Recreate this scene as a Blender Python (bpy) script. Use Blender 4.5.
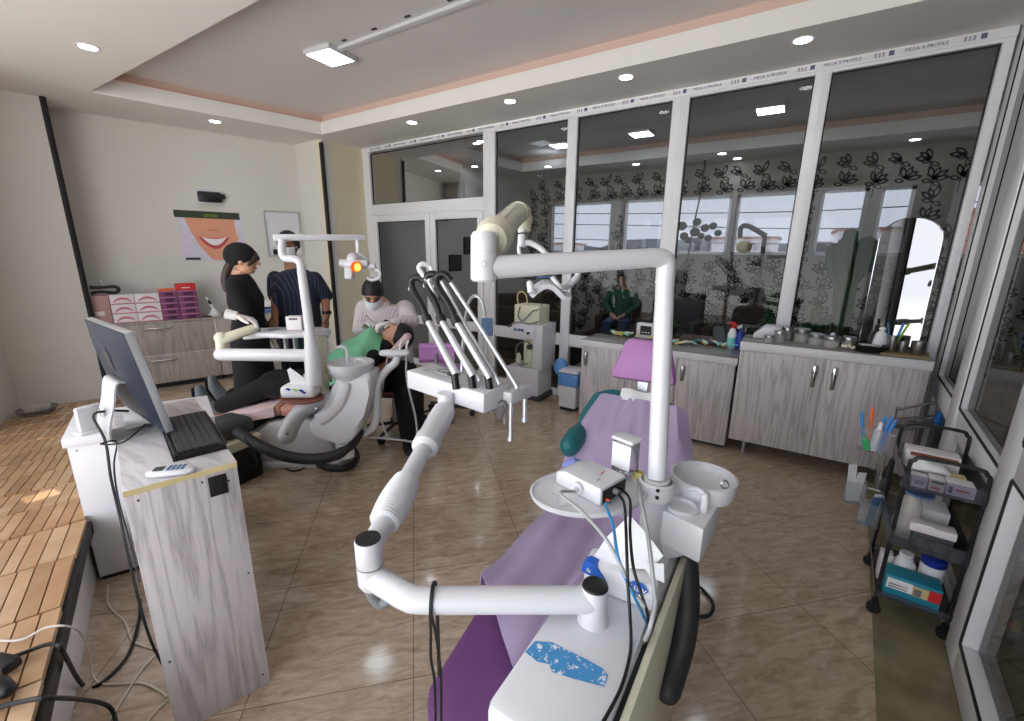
import bpy, bmesh, math, random
from mathutils import Vector, Matrix
random.seed(7)
V = Vector
PI = math.pi
for o in list(bpy.data.objects):
    bpy.data.objects.remove(o)
SC = bpy.context.scene
COL = SC.collection

# ------------------------------------------------------------------ camera
CAM_H = 1.62
FPX = 435.5
PITCH, ROLL, YAW = math.radians(14.0), math.radians(-0.66), math.radians(32.5)
_f = V((0, math.cos(PITCH), -math.sin(PITCH)))
_r = V((1, 0, 0))
_d = _f.cross(_r)
_c, _s = math.cos(ROLL), math.sin(ROLL)
_rot = Matrix.Rotation(YAW, 3, 'Z')
CR = _rot @ (_c * _r + _s * _d)
CD = _rot @ (-_s * _r + _c * _d)
CF = _rot @ _f
EYE = V((0, 0, CAM_H))
cam = bpy.data.cameras.new('camera')
cam.sensor_width = 36.0
cam.lens = FPX / 1024 * 36.0
cam.clip_start = 0.02
camo = bpy.data.objects.new('camera', cam)
camo.matrix_world = Matrix(((CR.x, -CD.x, -CF.x, EYE.x), (CR.y, -CD.y, -CF.y, EYE.y), (CR.z, -CD.z, -CF.z, EYE.z), (0, 0, 0, 1)))
COL.objects.link(camo)
SC.camera = camo

# survey helpers: from the photograph's sight lines to points in the room (metres)
def ray(px, py):
    return CR * ((px - 512) / FPX) + CD * ((py - 360.5) / FPX) + CF
def PD(px, py, D):
    return EYE + ray(px, py) * D
def PZ(px, py, z):
    v = ray(px, py)
    return EYE + v * ((z - EYE.z) / v.z)
def PY(px, py, y):
    v = ray(px, py)
    return EYE + v * (y / v.y)

# ------------------------------------------------------------------ view, world, sun, daylight
SC.view_settings.view_transform = 'Standard'
SC.view_settings.look = 'None'
SC.view_settings.gamma = 1.0
SC.view_settings.use_curve_mapping = False
SC.view_settings.exposure = -0.37
SC.cycles.max_bounces = 10
SC.cycles.diffuse_bounces = 5
SC.cycles.glossy_bounces = 4
SC.cycles.transmission_bounces = 6
SC.cycles.transparent_max_bounces = 24
SC.cycles.caustics_reflective = False
SC.cycles.caustics_refractive = False
SC.cycles.sample_clamp_indirect = 6.0

W = bpy.data.worlds.new('sky')
SC.world = W
W.use_nodes = True
nt = W.node_tree
nt.nodes.clear()
wo = nt.nodes.new('ShaderNodeOutputWorld')
wb = nt.nodes.new('ShaderNodeBackground')
wr = nt.nodes.new('ShaderNodeValToRGB')
wg = nt.nodes.new('ShaderNodeTexCoord')
wx = nt.nodes.new('ShaderNodeSeparateXYZ')
nt.links.new(wg.outputs['Generated'], wx.inputs[0])
wm = nt.nodes.new('ShaderNodeMapRange')
wm.inputs['From Min'].default_value = -1.0
wm.inputs['From Max'].default_value = 1.0
nt.links.new(wx.outputs['Z'], wm.inputs['Value'])
nt.links.new(wm.outputs[0], wr.inputs[0])
# extra brightness added below the horizon to light the ceilings, bright haze above it, bluer overhead
e_ = wr.color_ramp.elements
e_[0].position = 0.0
e_[0].color = (1.16, 1.15, 1.12, 1)
e_[1].position = 1.0
e_[1].color = (0.62, 0.74, 0.95, 1)
for pos_, col_ in ((0.47, (1.16, 1.15, 1.12, 1)), (0.50, (0.84, 0.86, 0.92, 1)), (0.62, (0.84, 0.86, 0.92, 1))):
    k_ = e_.new(pos_)
    k_.color = col_
nt.links.new(wr.outputs[0], wb.inputs['Color'])
wb.inputs['Strength'].default_value = 6.0
nt.links.new(wb.outputs[0], wo.inputs['Surface'])

def portal(loc, size, rot):
    l = bpy.data.lights.new('daylight_portal', 'AREA')
    l.shape = 'RECTANGLE'
    l.size, l.size_y = size
    l.cycles.is_portal = True
    o = bpy.data.objects.new('daylight_portal', l)
    o.location = loc
    o.rotation_euler = rot
    COL.objects.link(o)
portal((-2.2, -1.62, 1.525), (6.2, 2.75), (math.radians(90), 0, 0))
portal((-0.5, 8.05, 2.07), (9.0, 1.0), (math.radians(-90), 0, 0))
sun = bpy.data.lights.new('sun', 'SUN')
sun.energy = 9.0
sun.angle = math.radians(0.5)
sun.color = (1.0, 0.93, 0.82)
suno = bpy.data.objects.new('sun', sun)
COL.objects.link(suno)

# ------------------------------------------------------------------ materials
def lin(c):
    c = c / 255.0
    return c / 12.92 if c <= 0.04045 else ((c + 0.055) / 1.055) ** 2.4
def L3(rgb):
    return (lin(rgb[0]), lin(rgb[1]), lin(rgb[2]), 1.0)
def base_mat(name):
    m = bpy.data.materials.new(name)
    m.use_nodes = True
    n = m.node_tree
    b = n.nodes['Principled BSDF']
    return m, n, b
def mat(name, rgb, rough=0.5, metal=0.0, var=0.06, scale=14.0, bump=0.0, bscale=200.0, coat=0.0, alpha=1.0, sheen=0.0):
    m, n, b = base_mat(name)
    tc = n.nodes.new('ShaderNodeTexCoord')
    no = n.nodes.new('ShaderNodeTexNoise')
    no.inputs['Scale'].default_value = scale
    no.inputs['Detail'].default_value = 4
    n.links.new(tc.outputs['Object'], no.inputs['Vector'])
    rp = n.nodes.new('ShaderNodeValToRGB')
    c = L3(rgb)
    rp.color_ramp.elements[0].position = 0.3
    rp.color_ramp.elements[1].position = 0.7
    rp.color_ramp.elements[0].color = tuple(x * (1 - var) for x in c[:3]) + (1,)
    rp.color_ramp.elements[1].color = tuple(min(1, x * (1 + var)) for x in c[:3]) + (1,)
    n.links.new(no.outputs['Fac'], rp.inputs[0])
    n.links.new(rp.outputs[0], b.inputs['Base Color'])
    b.inputs['Roughness'].default_value = rough
    b.inputs['Metallic'].default_value = metal
    b.inputs['Coat Weight'].default_value = coat
    b.inputs['Sheen Weight'].default_value = sheen
    b.inputs['Alpha'].default_value = alpha
    if bump:
        n2 = n.nodes.new('ShaderNodeTexNoise')
        n2.inputs['Scale'].default_value = bscale
        n.links.new(tc.outputs['Object'], n2.inputs['Vector'])
        bp = n.nodes.new('ShaderNodeBump')
        bp.inputs['Strength'].default_value = bump
        bp.inputs['Distance'].default_value = 0.01
        n.links.new(n2.outputs['Fac'], bp.inputs['Height'])
        n.links.new(bp.outputs[0], b.inputs['Normal'])
    return m
def emis(name, rgb, strength):
    m, n, b = base_mat(name)
    b.inputs['Base Color'].default_value = L3(rgb)
    b.inputs['Emission Color'].default_value = L3(rgb)
    b.inputs['Emission Strength'].default_value = strength
    return m
def glass(name, tint, refl=0.9, ior=1.5, rough=0.0, haze=0.0, hazecol=(200, 200, 200)):
    m = bpy.data.materials.new(name)
    m.use_nodes = True
    n = m.node_tree
    n.nodes.clear()
    out = n.nodes.new('ShaderNodeOutputMaterial')
    tr = n.nodes.new('ShaderNodeBsdfTransparent')
    tr.inputs[0].default_value = (*tint, 1)
    gl = n.nodes.new('ShaderNodeBsdfGlossy')
    gl.inputs['Color'].default_value = (refl, refl, refl, 1)
    gl.inputs['Roughness'].default_value = rough
    fr = n.nodes.new('ShaderNodeFresnel')
    fr.inputs[0].default_value = ior
    mx = n.nodes.new('ShaderNodeMixShader')
    n.links.new(fr.outputs[0], mx.inputs[0])
    n.links.new(tr.outputs[0], mx.inputs[1])
    n.links.new(gl.outputs[0], mx.inputs[2])
    last = mx
    if haze:
        df = n.nodes.new('ShaderNodeBsdfDiffuse')
        df.inputs[0].default_value = L3(hazecol)
        m2 = n.nodes.new('ShaderNodeMixShader')
        m2.inputs[0].default_value = haze
        n.links.new(mx.outputs[0], m2.inputs[1])
        n.links.new(df.outputs[0], m2.inputs[2])
        last = m2
    n.links.new(last.outputs[0], out.inputs['Surface'])
    return m
def wood_grain(name, c0, c1, axis='Z', rough=0.45, freq=9.0, stretch=0.09, ring=3.0):
    m, n, b = base_mat(name)
    tc = n.nodes.new('ShaderNodeTexCoord')
    mp = n.nodes.new('ShaderNodeMapping')
    sc = {'X': (stretch, 1, 1), 'Y': (1, stretch, 1), 'Z': (1, 1, stretch)}[axis]
    mp.inputs['Scale'].default_value = sc
    n.links.new(tc.outputs['Object'], mp.inputs['Vector'])
    no = n.nodes.new('ShaderNodeTexNoise')
    no.inputs['Scale'].default_value = freq * 0.45
    no.inputs['Detail'].default_value = 3
    n.links.new(mp.outputs[0], no.inputs['Vector'])
    mu = n.nodes.new('ShaderNodeMath')
    mu.operation = 'MULTIPLY'
    mu.inputs[1].default_value = ring * 6
    n.links.new(no.outputs['Fac'], mu.inputs[0])
    fr = n.nodes.new('ShaderNodeMath')
    fr.operation = 'PINGPONG'
    fr.inputs[1].default_value = 1.0
    n.links.new(mu.outputs[0], fr.inputs[0])
    fine = n.nodes.new('ShaderNodeTexNoise')
    fine.inputs['Scale'].default_value = freq * 12
    fine.inputs['Detail'].default_value = 5
    n.links.new(mp.outputs[0], fine.inputs['Vector'])
    mx = n.nodes.new('ShaderNodeMath')
    mx.operation = 'MULTIPLY_ADD'
    mx.inputs[1].default_value = 0.45
    n.links.new(fr.outputs[0], mx.inputs[0])
    ml = n.nodes.new('ShaderNodeMath')
    ml.operation = 'MULTIPLY'
    ml.inputs[1].default_value = 0.6
    n.links.new(fine.outputs['Fac'], ml.inputs[0])
    n.links.new(ml.outputs[0], mx.inputs[2])
    rp = n.nodes.new('ShaderNodeValToRGB')
    rp.color_ramp.elements[0].position = 0.2
    rp.color_ramp.elements[1].position = 0.62
    rp.color_ramp.elements[0].color = L3(c0)
    rp.color_ramp.elements[1].color = L3(c1)
    n.links.new(mx.outputs[0], rp.inputs[0])
    n.links.new(rp.outputs[0], b.inputs['Base Color'])
    b.inputs['Roughness'].default_value = rough
    return m
def tile_floor(name):
    m, n, b = base_mat(name)
    tc = n.nodes.new('ShaderNodeTexCoord')
    mp = n.nodes.new('ShaderNodeMapping')
    mp.inputs['Rotation'].default_value = (0, 0, math.radians(-45))
    mp.inputs['Location'].default_value = (0.07, -0.2, 0)
    n.links.new(tc.outputs['Object'], mp.inputs['Vector'])
    br = n.nodes.new('ShaderNodeTexBrick')
    br.offset = 0.0
    br.inputs['Scale'].default_value = 1.0
    br.inputs['Brick Width'].default_value = 0.6
    br.inputs['Row Height'].default_value = 0.6
    br.inputs['Mortar Size'].default_value = 0.0022
    br.inputs['Mortar Smooth'].default_value = 0.1
    br.inputs['Color1'].default_value = (0.92, 0.92, 0.92, 1)
    br.inputs['Color2'].default_value = (1.08, 1.08, 1.08, 1)
    br.inputs['Mortar'].default_value = (0.45, 0.42, 0.4, 1)
    n.links.new(mp.outputs[0], br.inputs['Vector'])
    mp2 = n.nodes.new('ShaderNodeMapping')
    mp2.inputs['Scale'].default_value = (1.2, 4.2, 1)
    mp2.inputs['Rotation'].default_value = (0, 0, math.radians(8))
    n.links.new(mp.outputs[0], mp2.inputs['Vector'])
    no = n.nodes.new('ShaderNodeTexNoise')
    no.inputs['Scale'].default_value = 6.0
    no.inputs['Detail'].default_value = 9
    no.inputs['Roughness'].default_value = 0.68
    no.inputs['Distortion'].default_value = 1.1
    n.links.new(mp2.outputs[0], no.inputs['Vector'])
    rp = n.nodes.new('ShaderNodeValToRGB')
    e = rp.color_ramp.elements
    e[0].position = 0.28
    e[0].color = L3((142, 121, 102))
    e[1].position = 0.75
    e[1].color = L3((206, 191, 173))
    k = e.new(0.5)
    k.color = L3((180, 160, 139))
    n.links.new(no.outputs['Fac'], rp.inputs[0])
    mu = n.nodes.new('ShaderNodeMix')
    mu.data_type = 'RGBA'
    mu.blend_type = 'MULTIPLY'
    mu.inputs[0].default_value = 1.0
    n.links.new(rp.outputs[0], mu.inputs[6])
    n.links.new(br.outputs['Color'], mu.inputs[7])
    n.links.new(mu.outputs[2], b.inputs['Base Color'])
    b.inputs['Roughness'].default_value = 0.10
    b.inputs['IOR'].default_value = 1.5
    n2 = n.nodes.new('ShaderNodeTexNoise')
    n2.inputs['Scale'].default_value = 9
    n2.inputs['Detail'].default_value = 6
    n.links.new(tc.outputs['Object'], n2.inputs['Vector'])
    bp = n.nodes.new('ShaderNodeBump')
    bp.inputs['Strength'].default_value = 0.02
    bp.inputs['Distance'].default_value = 0.02
    n.links.new(n2.outputs['Fac'], bp.inputs['Height'])
    n.links.new(bp.outputs[0], b.inputs['Normal'])
    return m
def stripes(name, c0, c1, axis, freq, thr=0.85, rough=0.9):
    m, n, b = base_mat(name)
    tc = n.nodes.new('ShaderNodeTexCoord')
    sx = n.nodes.new('ShaderNodeSeparateXYZ')
    n.links.new(tc.outputs['Object'], sx.inputs[0])
    mu = n.nodes.new('ShaderNodeMath')
    mu.operation = 'MULTIPLY'
    mu.inputs[1].default_value = freq
    n.links.new(sx.outputs[axis], mu.inputs[0])
    fr = n.nodes.new('ShaderNodeMath')
    fr.operation = 'FRACT'
    n.links.new(mu.outputs[0], fr.inputs[0])
    gt = n.nodes.new('ShaderNodeMath')
    gt.operation = 'GREATER_THAN'
    gt.inputs[1].default_value = thr
    n.links.new(fr.outputs[0], gt.inputs[0])
    mx = n.nodes.new('ShaderNodeMix')
    mx.data_type = 'RGBA'
    mx.inputs[6].default_value = L3(c0)
    mx.inputs[7].default_value = L3(c1)
    n.links.new(gt.outputs[0], mx.inputs[0])
    n.links.new(mx.outputs[2], b.inputs['Base Color'])
    b.inputs['Roughness'].default_value = rough
    return m
def vein_decal(name, c0, c1, scale=60):
    m, n, b = base_mat(name)
    tc = n.nodes.new('ShaderNodeTexCoord')
    no = n.nodes.new('ShaderNodeTexNoise')
    no.inputs['Scale'].default_value = scale
    no.inputs['Detail'].default_value = 8
    no.inputs['Roughness'].default_value = 0.7
    n.links.new(tc.outputs['Object'], no.inputs['Vector'])
    rp = n.nodes.new('ShaderNodeValToRGB')
    rp.color_ramp.interpolation = 'CONSTANT'
    rp.color_ramp.elements[0].color = L3(c0)
    rp.color_ramp.elements[1].color = L3(c1)
    rp.color_ramp.elements[1].position = 0.57
    n.links.new(no.outputs['Fac'], rp.inputs[0])
    n.links.new(rp.outputs[0], b.inputs['Base Color'])
    b.inputs['Roughness'].default_value = 0.4
    return m

M = {}
M['wall'] = mat('cream_wall_paint', (216, 214, 208), 0.75, var=0.02, scale=3, bump=0.02, bscale=120)
M['column'] = mat('warm_cream_paint', (226, 217, 190), 0.75, var=0.02, scale=3)
M['ceil'] = mat('white_ceiling_paint', (228, 225, 222), 0.8, var=0.02, scale=2)
M['tray_ceil'] = mat('shaded_ceiling_paint', (222, 219, 219), 0.8, var=0.02, scale=2)  # white paint too; the recess shade is put into a slightly darker colour
M['cove'] = mat('glow_tinted_cove_paint', (206, 182, 170), 0.8, var=0.03, scale=4)  # warm glow of the LED strips put into the cove colour
M['upvc'] = mat('white_window_profile', (228, 229, 232), 0.32, var=0.02, scale=6)
M['seal'] = mat('black_rubber_seal', (20, 20, 22), 0.6)
M['glass'] = glass('window_glass', (0.80, 0.83, 0.84), 0.45, 1.5)
M['glass_adj'] = glass('sky_dimming_glass', (0.16, 0.165, 0.18), 0.9, 1.5)  # tint added to dim the bright sky and keep the far room dark
M['acrylic'] = glass('smoky_acrylic', (0.80, 0.80, 0.84), 0.9, 1.45, 0.05, haze=0.10, hazecol=(150, 150, 158))
M['clear'] = glass('clear_acrylic', (0.93, 0.94, 0.95), 0.9, 1.45, 0.03, haze=0.10, hazecol=(225, 228, 232))
M['floor'] = tile_floor('polished_marble_tile')
M['border'] = mat('grey_stone_border', (128, 119, 94), 0.25, var=0.38, scale=5)
M['strip'] = mat('black_trim', (22, 24, 24), 0.5)
M['wood'] = wood_grain('grey_wood_laminate', (160, 153, 154), (202, 196, 197), 'Z', 0.42, freq=20, stretch=0.06, ring=3.5)
M['woodtop'] = wood_grain('grey_wood_laminate_top', (178, 174, 178), (210, 207, 210), 'X', 0.38, freq=18, stretch=0.1, ring=3.0)
M['woodback'] = wood_grain('grey_wood_laminate_dark', (138, 129, 122), (164, 155, 148), 'Z', 0.45, freq=14)
M['edge'] = mat('yellowed_edge_band', (205, 190, 140), 0.6)
M['lamwhite'] = mat('white_laminate', (222, 222, 226), 0.4, var=0.02)
M['counter'] = mat('grey_counter_top', (142, 138, 136), 0.22, var=0.1, scale=5)
M['plastic'] = mat('white_plastic', (214, 215, 220), 0.33, var=0.015, scale=4, coat=0.2)
M['cream'] = mat('cream_plastic', (226, 223, 200), 0.4, var=0.03)
M['white'] = mat('white_paper', (236, 237, 240), 0.8, var=0.02)
M['black'] = mat('black_plastic', (16, 16, 18), 0.42)
M['blackmetal'] = mat('black_metal', (18, 18, 20), 0.35)
M['rubber'] = mat('dark_rubber_hose', (38, 38, 41), 0.55, bump=0.1)
M['greyfab'] = mat('dark_grey_vinyl', (62, 63, 67), 0.6)
M['hosegrey'] = mat('grey_ribbed_hose', (118, 120, 124), 0.5)
M['chrome'] = mat('chrome', (205, 205, 208), 0.14, metal=1.0, var=0.01)
M['steel'] = mat('brushed_steel', (175, 176, 178), 0.3, metal=1.0)
M['alu'] = mat('aluminium', (206, 209, 213), 0.34, metal=0.55, var=0.01)
M['purple'] = mat('purple_vinyl', (98, 56, 108), 0.5)
M['lilac'] = mat('lilac_vinyl', (186, 130, 192), 0.45, var=0.04, scale=5)
M['sheet'] = mat('lavender_sheet', (176, 160, 192), 0.85, var=0.05, scale=6, bump=0.12, bscale=22)
M['teal'] = mat('teal_vinyl', (24, 104, 110), 0.45)
M['pink'] = mat('salmon_vinyl', (196, 138, 120), 0.5, var=0.08)
M['brown'] = mat('brown_vinyl', (126, 74, 58), 0.5)
M['pinkcloth'] = mat('pale_pink_cloth', (222, 196, 196), 0.9)
M['green'] = mat('green_drape_cloth', (126, 198, 158), 0.9, var=0.1, scale=9)
M['skin'] = mat('skin', (196, 148, 120), 0.55, var=0.05)
M['skindark'] = mat('tanned_skin', (150, 104, 82), 0.55, var=0.05)
M['hair'] = mat('black_hair', (20, 17, 17), 0.6)
M['hairbrown'] = mat('dark_brown_hair', (52, 36, 30), 0.6)
M['blackcloth'] = mat('black_cloth', (17, 17, 20), 0.95, var=0.15)
M['greysock'] = mat('grey_sock', (108, 112, 118), 0.9, var=0.15, scale=80)
M['navy'] = stripes('navy_pinstripe_cloth', (26, 28, 48), (70, 74, 100), 1, 42)
M['shirt'] = stripes('white_striped_shirt', (214, 206, 208), (190, 180, 186), 0, 60, 0.6)
M['navytie'] = mat('navy_tie', (30, 34, 56), 0.7)
M['mask'] = mat('white_face_mask', (228, 230, 234), 0.9)
M['glove'] = mat('white_latex_glove', (232, 229, 226), 0.7)
M['eye'] = mat('dark_eye', (24, 18, 16), 0.3)
M['lip'] = mat('lip', (150, 84, 80), 0.5)
M['boxwhite'] = mat('white_carton', (226, 220, 222), 0.7)
M['boxpink'] = mat('pink_carton', (196, 120, 134), 0.7)
M['boxmagenta'] = mat('magenta_carton', (128, 62, 104), 0.65, var=0.2, scale=30)
M['boxdark'] = mat('dark_magenta_print', (74, 30, 62), 0.65)
M['boxlight'] = mat('lilac_print', (184, 130, 164), 0.65)
M['red'] = mat('red_carton', (200, 36, 40), 0.6)
M['orange'] = mat('orange_plastic', (236, 106, 40), 0.5)
M['yellow'] = mat('yellow_plastic', (222, 206, 130), 0.5)
M['blue'] = mat('bright_blue_plastic', (52, 140, 220), 0.45)
M['bluebag'] = mat('blue_bin_bag', (92, 148, 210), 0.4, var=0.2, scale=12)
M['darkblue'] = mat('dark_blue_plastic', (28, 52, 150), 0.45)
M['steelblue'] = mat('slate_blue_plastic', (84, 112, 152), 0.5)
M['aqua'] = mat('aqua_liquid_bottle', (120, 206, 206), 0.3)
M['greenpl'] = mat('green_plastic', (46, 168, 92), 0.45)
M['lime'] = mat('lime_plastic', (150, 200, 70), 0.5)
M['tealbox'] = mat('teal_box', (28, 132, 156), 0.5)
M['screen'] = mat('dark_slate_aluminium', (40, 45, 58), 0.3, var=0.15, scale=5)
M['screen'].node_tree.nodes['Principled BSDF'].inputs['IOR'].default_value = 1.12
M['led'] = emis('led_diffuser', (235, 246, 255), 14.0)
M['down'] = emis('downlight_lens', (240, 246, 255), 26.0)
M['cove_led'] = emis('warm_cove_led', (255, 208, 190), 0.5)
M['bulb'] = emis('warm_halogen_bulb', (255, 176, 70), 3.0)
M['paperwall'] = mat('grey_wallpaper', (156, 151, 145), 0.8, var=0.05)
M['leafdark'] = mat('dark_leaf_print', (52, 48, 46), 0.8)
M['cactus'] = mat('cactus_green', (38, 74, 38), 0.6, var=0.15)
M['leaf'] = mat('leaf_green', (58, 132, 52), 0.55, var=0.2)
M['leafdk'] = mat('dark_leaf_green', (34, 62, 36), 0.6, var=0.2)
M['potgrey'] = mat('grey_pot', (150, 156, 160), 0.6)
M['soil'] = mat('dark_soil', (40, 32, 26), 0.9)
M['sofa'] = mat('dark_brown_sofa', (70, 52, 44), 0.7)
M['darkgrey'] = mat('dark_grey_paint', (66, 68, 74), 0.6)
M['jeans'] = mat('blue_jeans', (60, 76, 112), 0.9)
M['greentop'] = mat('green_jumper', (52, 96, 74), 0.9)
M['frost'] = mat('frosted_jar', (206, 204, 198), 0.25, alpha=0.55)
M['deckbox'] = mat('off_white_board', (206, 201, 194), 0.6, var=0.06, scale=4)
M['cable_w'] = mat('white_cable', (206, 200, 188), 0.5)
M['cable_k'] = mat('black_cable', (14, 14, 15), 0.5)
M['cable_b'] = mat('blue_tube', (40, 130, 190), 0.35)
M['cable_g'] = mat('grey_tube', (164, 166, 168), 0.45)
M['decal'] = vein_decal('worn_blue_decal', (66, 146, 204), (226, 230, 236), 55)
M['tissueblue'] = mat('blue_print', (36, 100, 200), 0.45, var=0.15, scale=30)
M['postbg'] = mat('poster_lilac', (214, 208, 226), 0.6)
M['postgreen'] = mat('poster_green', (52, 62, 40), 0.6)
M['postlime'] = mat('poster_lime', (130, 160, 40), 0.6)
M['postskin'] = mat('poster_skin', (224, 158, 128), 0.6, var=0.04, scale=5)
M['postshade'] = mat('poster_skin_fold', (188, 112, 92), 0.6)
M['teeth'] = mat('poster_teeth', (240, 236, 236), 0.5)
M['lips'] = mat('poster_lips', (192, 76, 84), 0.5)
M['mirror'] = glass('mirror_glass', (0.55, 0.54, 0.53), 0.5, 4.0)
M['film'] = mat('printed_film_ink', (96, 92, 128), 0.7)
M['filmgrey'] = mat('faded_film_ink', (160, 158, 170), 0.7)
M['hill'] = mat('hazy_hill', (120, 128, 142), 0.9)
M['brick'] = mat('red_brick_house', (150, 98, 86), 0.9)
M['house'] = mat('pale_house', (198, 196, 196), 0.9)

def deck_mat():
    m, n, b = base_mat('varnished_parquet_boards')
    tc = n.nodes.new('ShaderNodeTexCoord')
    at = n.nodes.new('ShaderNodeAttribute')
    at.attribute_name = 'tone'
    no = n.nodes.new('ShaderNodeTexNoise')
    no.inputs['Scale'].default_value = 9
    no.inputs['Detail'].default_value = 5
    n.links.new(tc.outputs['Object'], no.inputs['Vector'])
    ad = n.nodes.new('ShaderNodeMath')
    ad.operation = 'MULTIPLY_ADD'
    ad.inputs[1].default_value = 0.45
    n.links.new(no.outputs['Fac'], ad.inputs[0])
    n.links.new(at.outputs['Fac'], ad.inputs[2])
    rp = n.nodes.new('ShaderNodeValToRGB')
    e = rp.color_ramp.elements
    e[0].position = 0.1
    e[0].color = L3((126, 92, 66))
    e[1].position = 1.1
    e[1].color = L3((210, 180, 146))
    k = e.new(0.6)
    k.color = L3((182, 144, 108))
    n.links.new(ad.outputs[0], rp.inputs[0])
    n.links.new(rp.outputs[0], b.inputs['Base Color'])
    b.inputs['Roughness'].default_value = 0.2
    return m
M['deck'] = deck_mat()

# ------------------------------------------------------------------ mesh builder
def frames(pts):
    n = len(pts)
    T = []
    for i in range(n):
        a = pts[max(0, i - 1)]
        b = pts[min(n - 1, i + 1)]
        t = (b - a)
        T.append(t.normalized() if t.length > 1e-9 else V((0, 0, 1)))
    up = V((0, 0, 1)) if abs(T[0].z) < 0.95 else V((0, 1, 0))
    s = T[0].cross(up).normalized()
    out = []
    for i in range(n):
        s = (s - T[i] * s.dot(T[i]))
        s = s.normalized() if s.length > 1e-6 else T[i].orthogonal().normalized()
        out.append((T[i], s, T[i].cross(s).normalized()))
    return out
def spline(pts, n=6):
    pts = [V(p) for p in pts]
    if len(pts) < 3:
        return pts
    P = [pts[0] * 2 - pts[1]] + pts + [pts[-1] * 2 - pts[-2]]
    out = []
    for i in range(1, len(P) - 2):
        p0, p1, p2, p3 = P[i - 1], P[i], P[i + 1], P[i + 2]
        for k in range(n):
            t = k / n
            out.append(0.5 * ((2 * p1) + (p2 - p0) * t + (2 * p0 - 5 * p1 + 4 * p2 - p3) * t * t + (3 * p1 - p0 - 3 * p2 + p3) * t ** 3))
    out.append(pts[-1])
    return out

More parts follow.
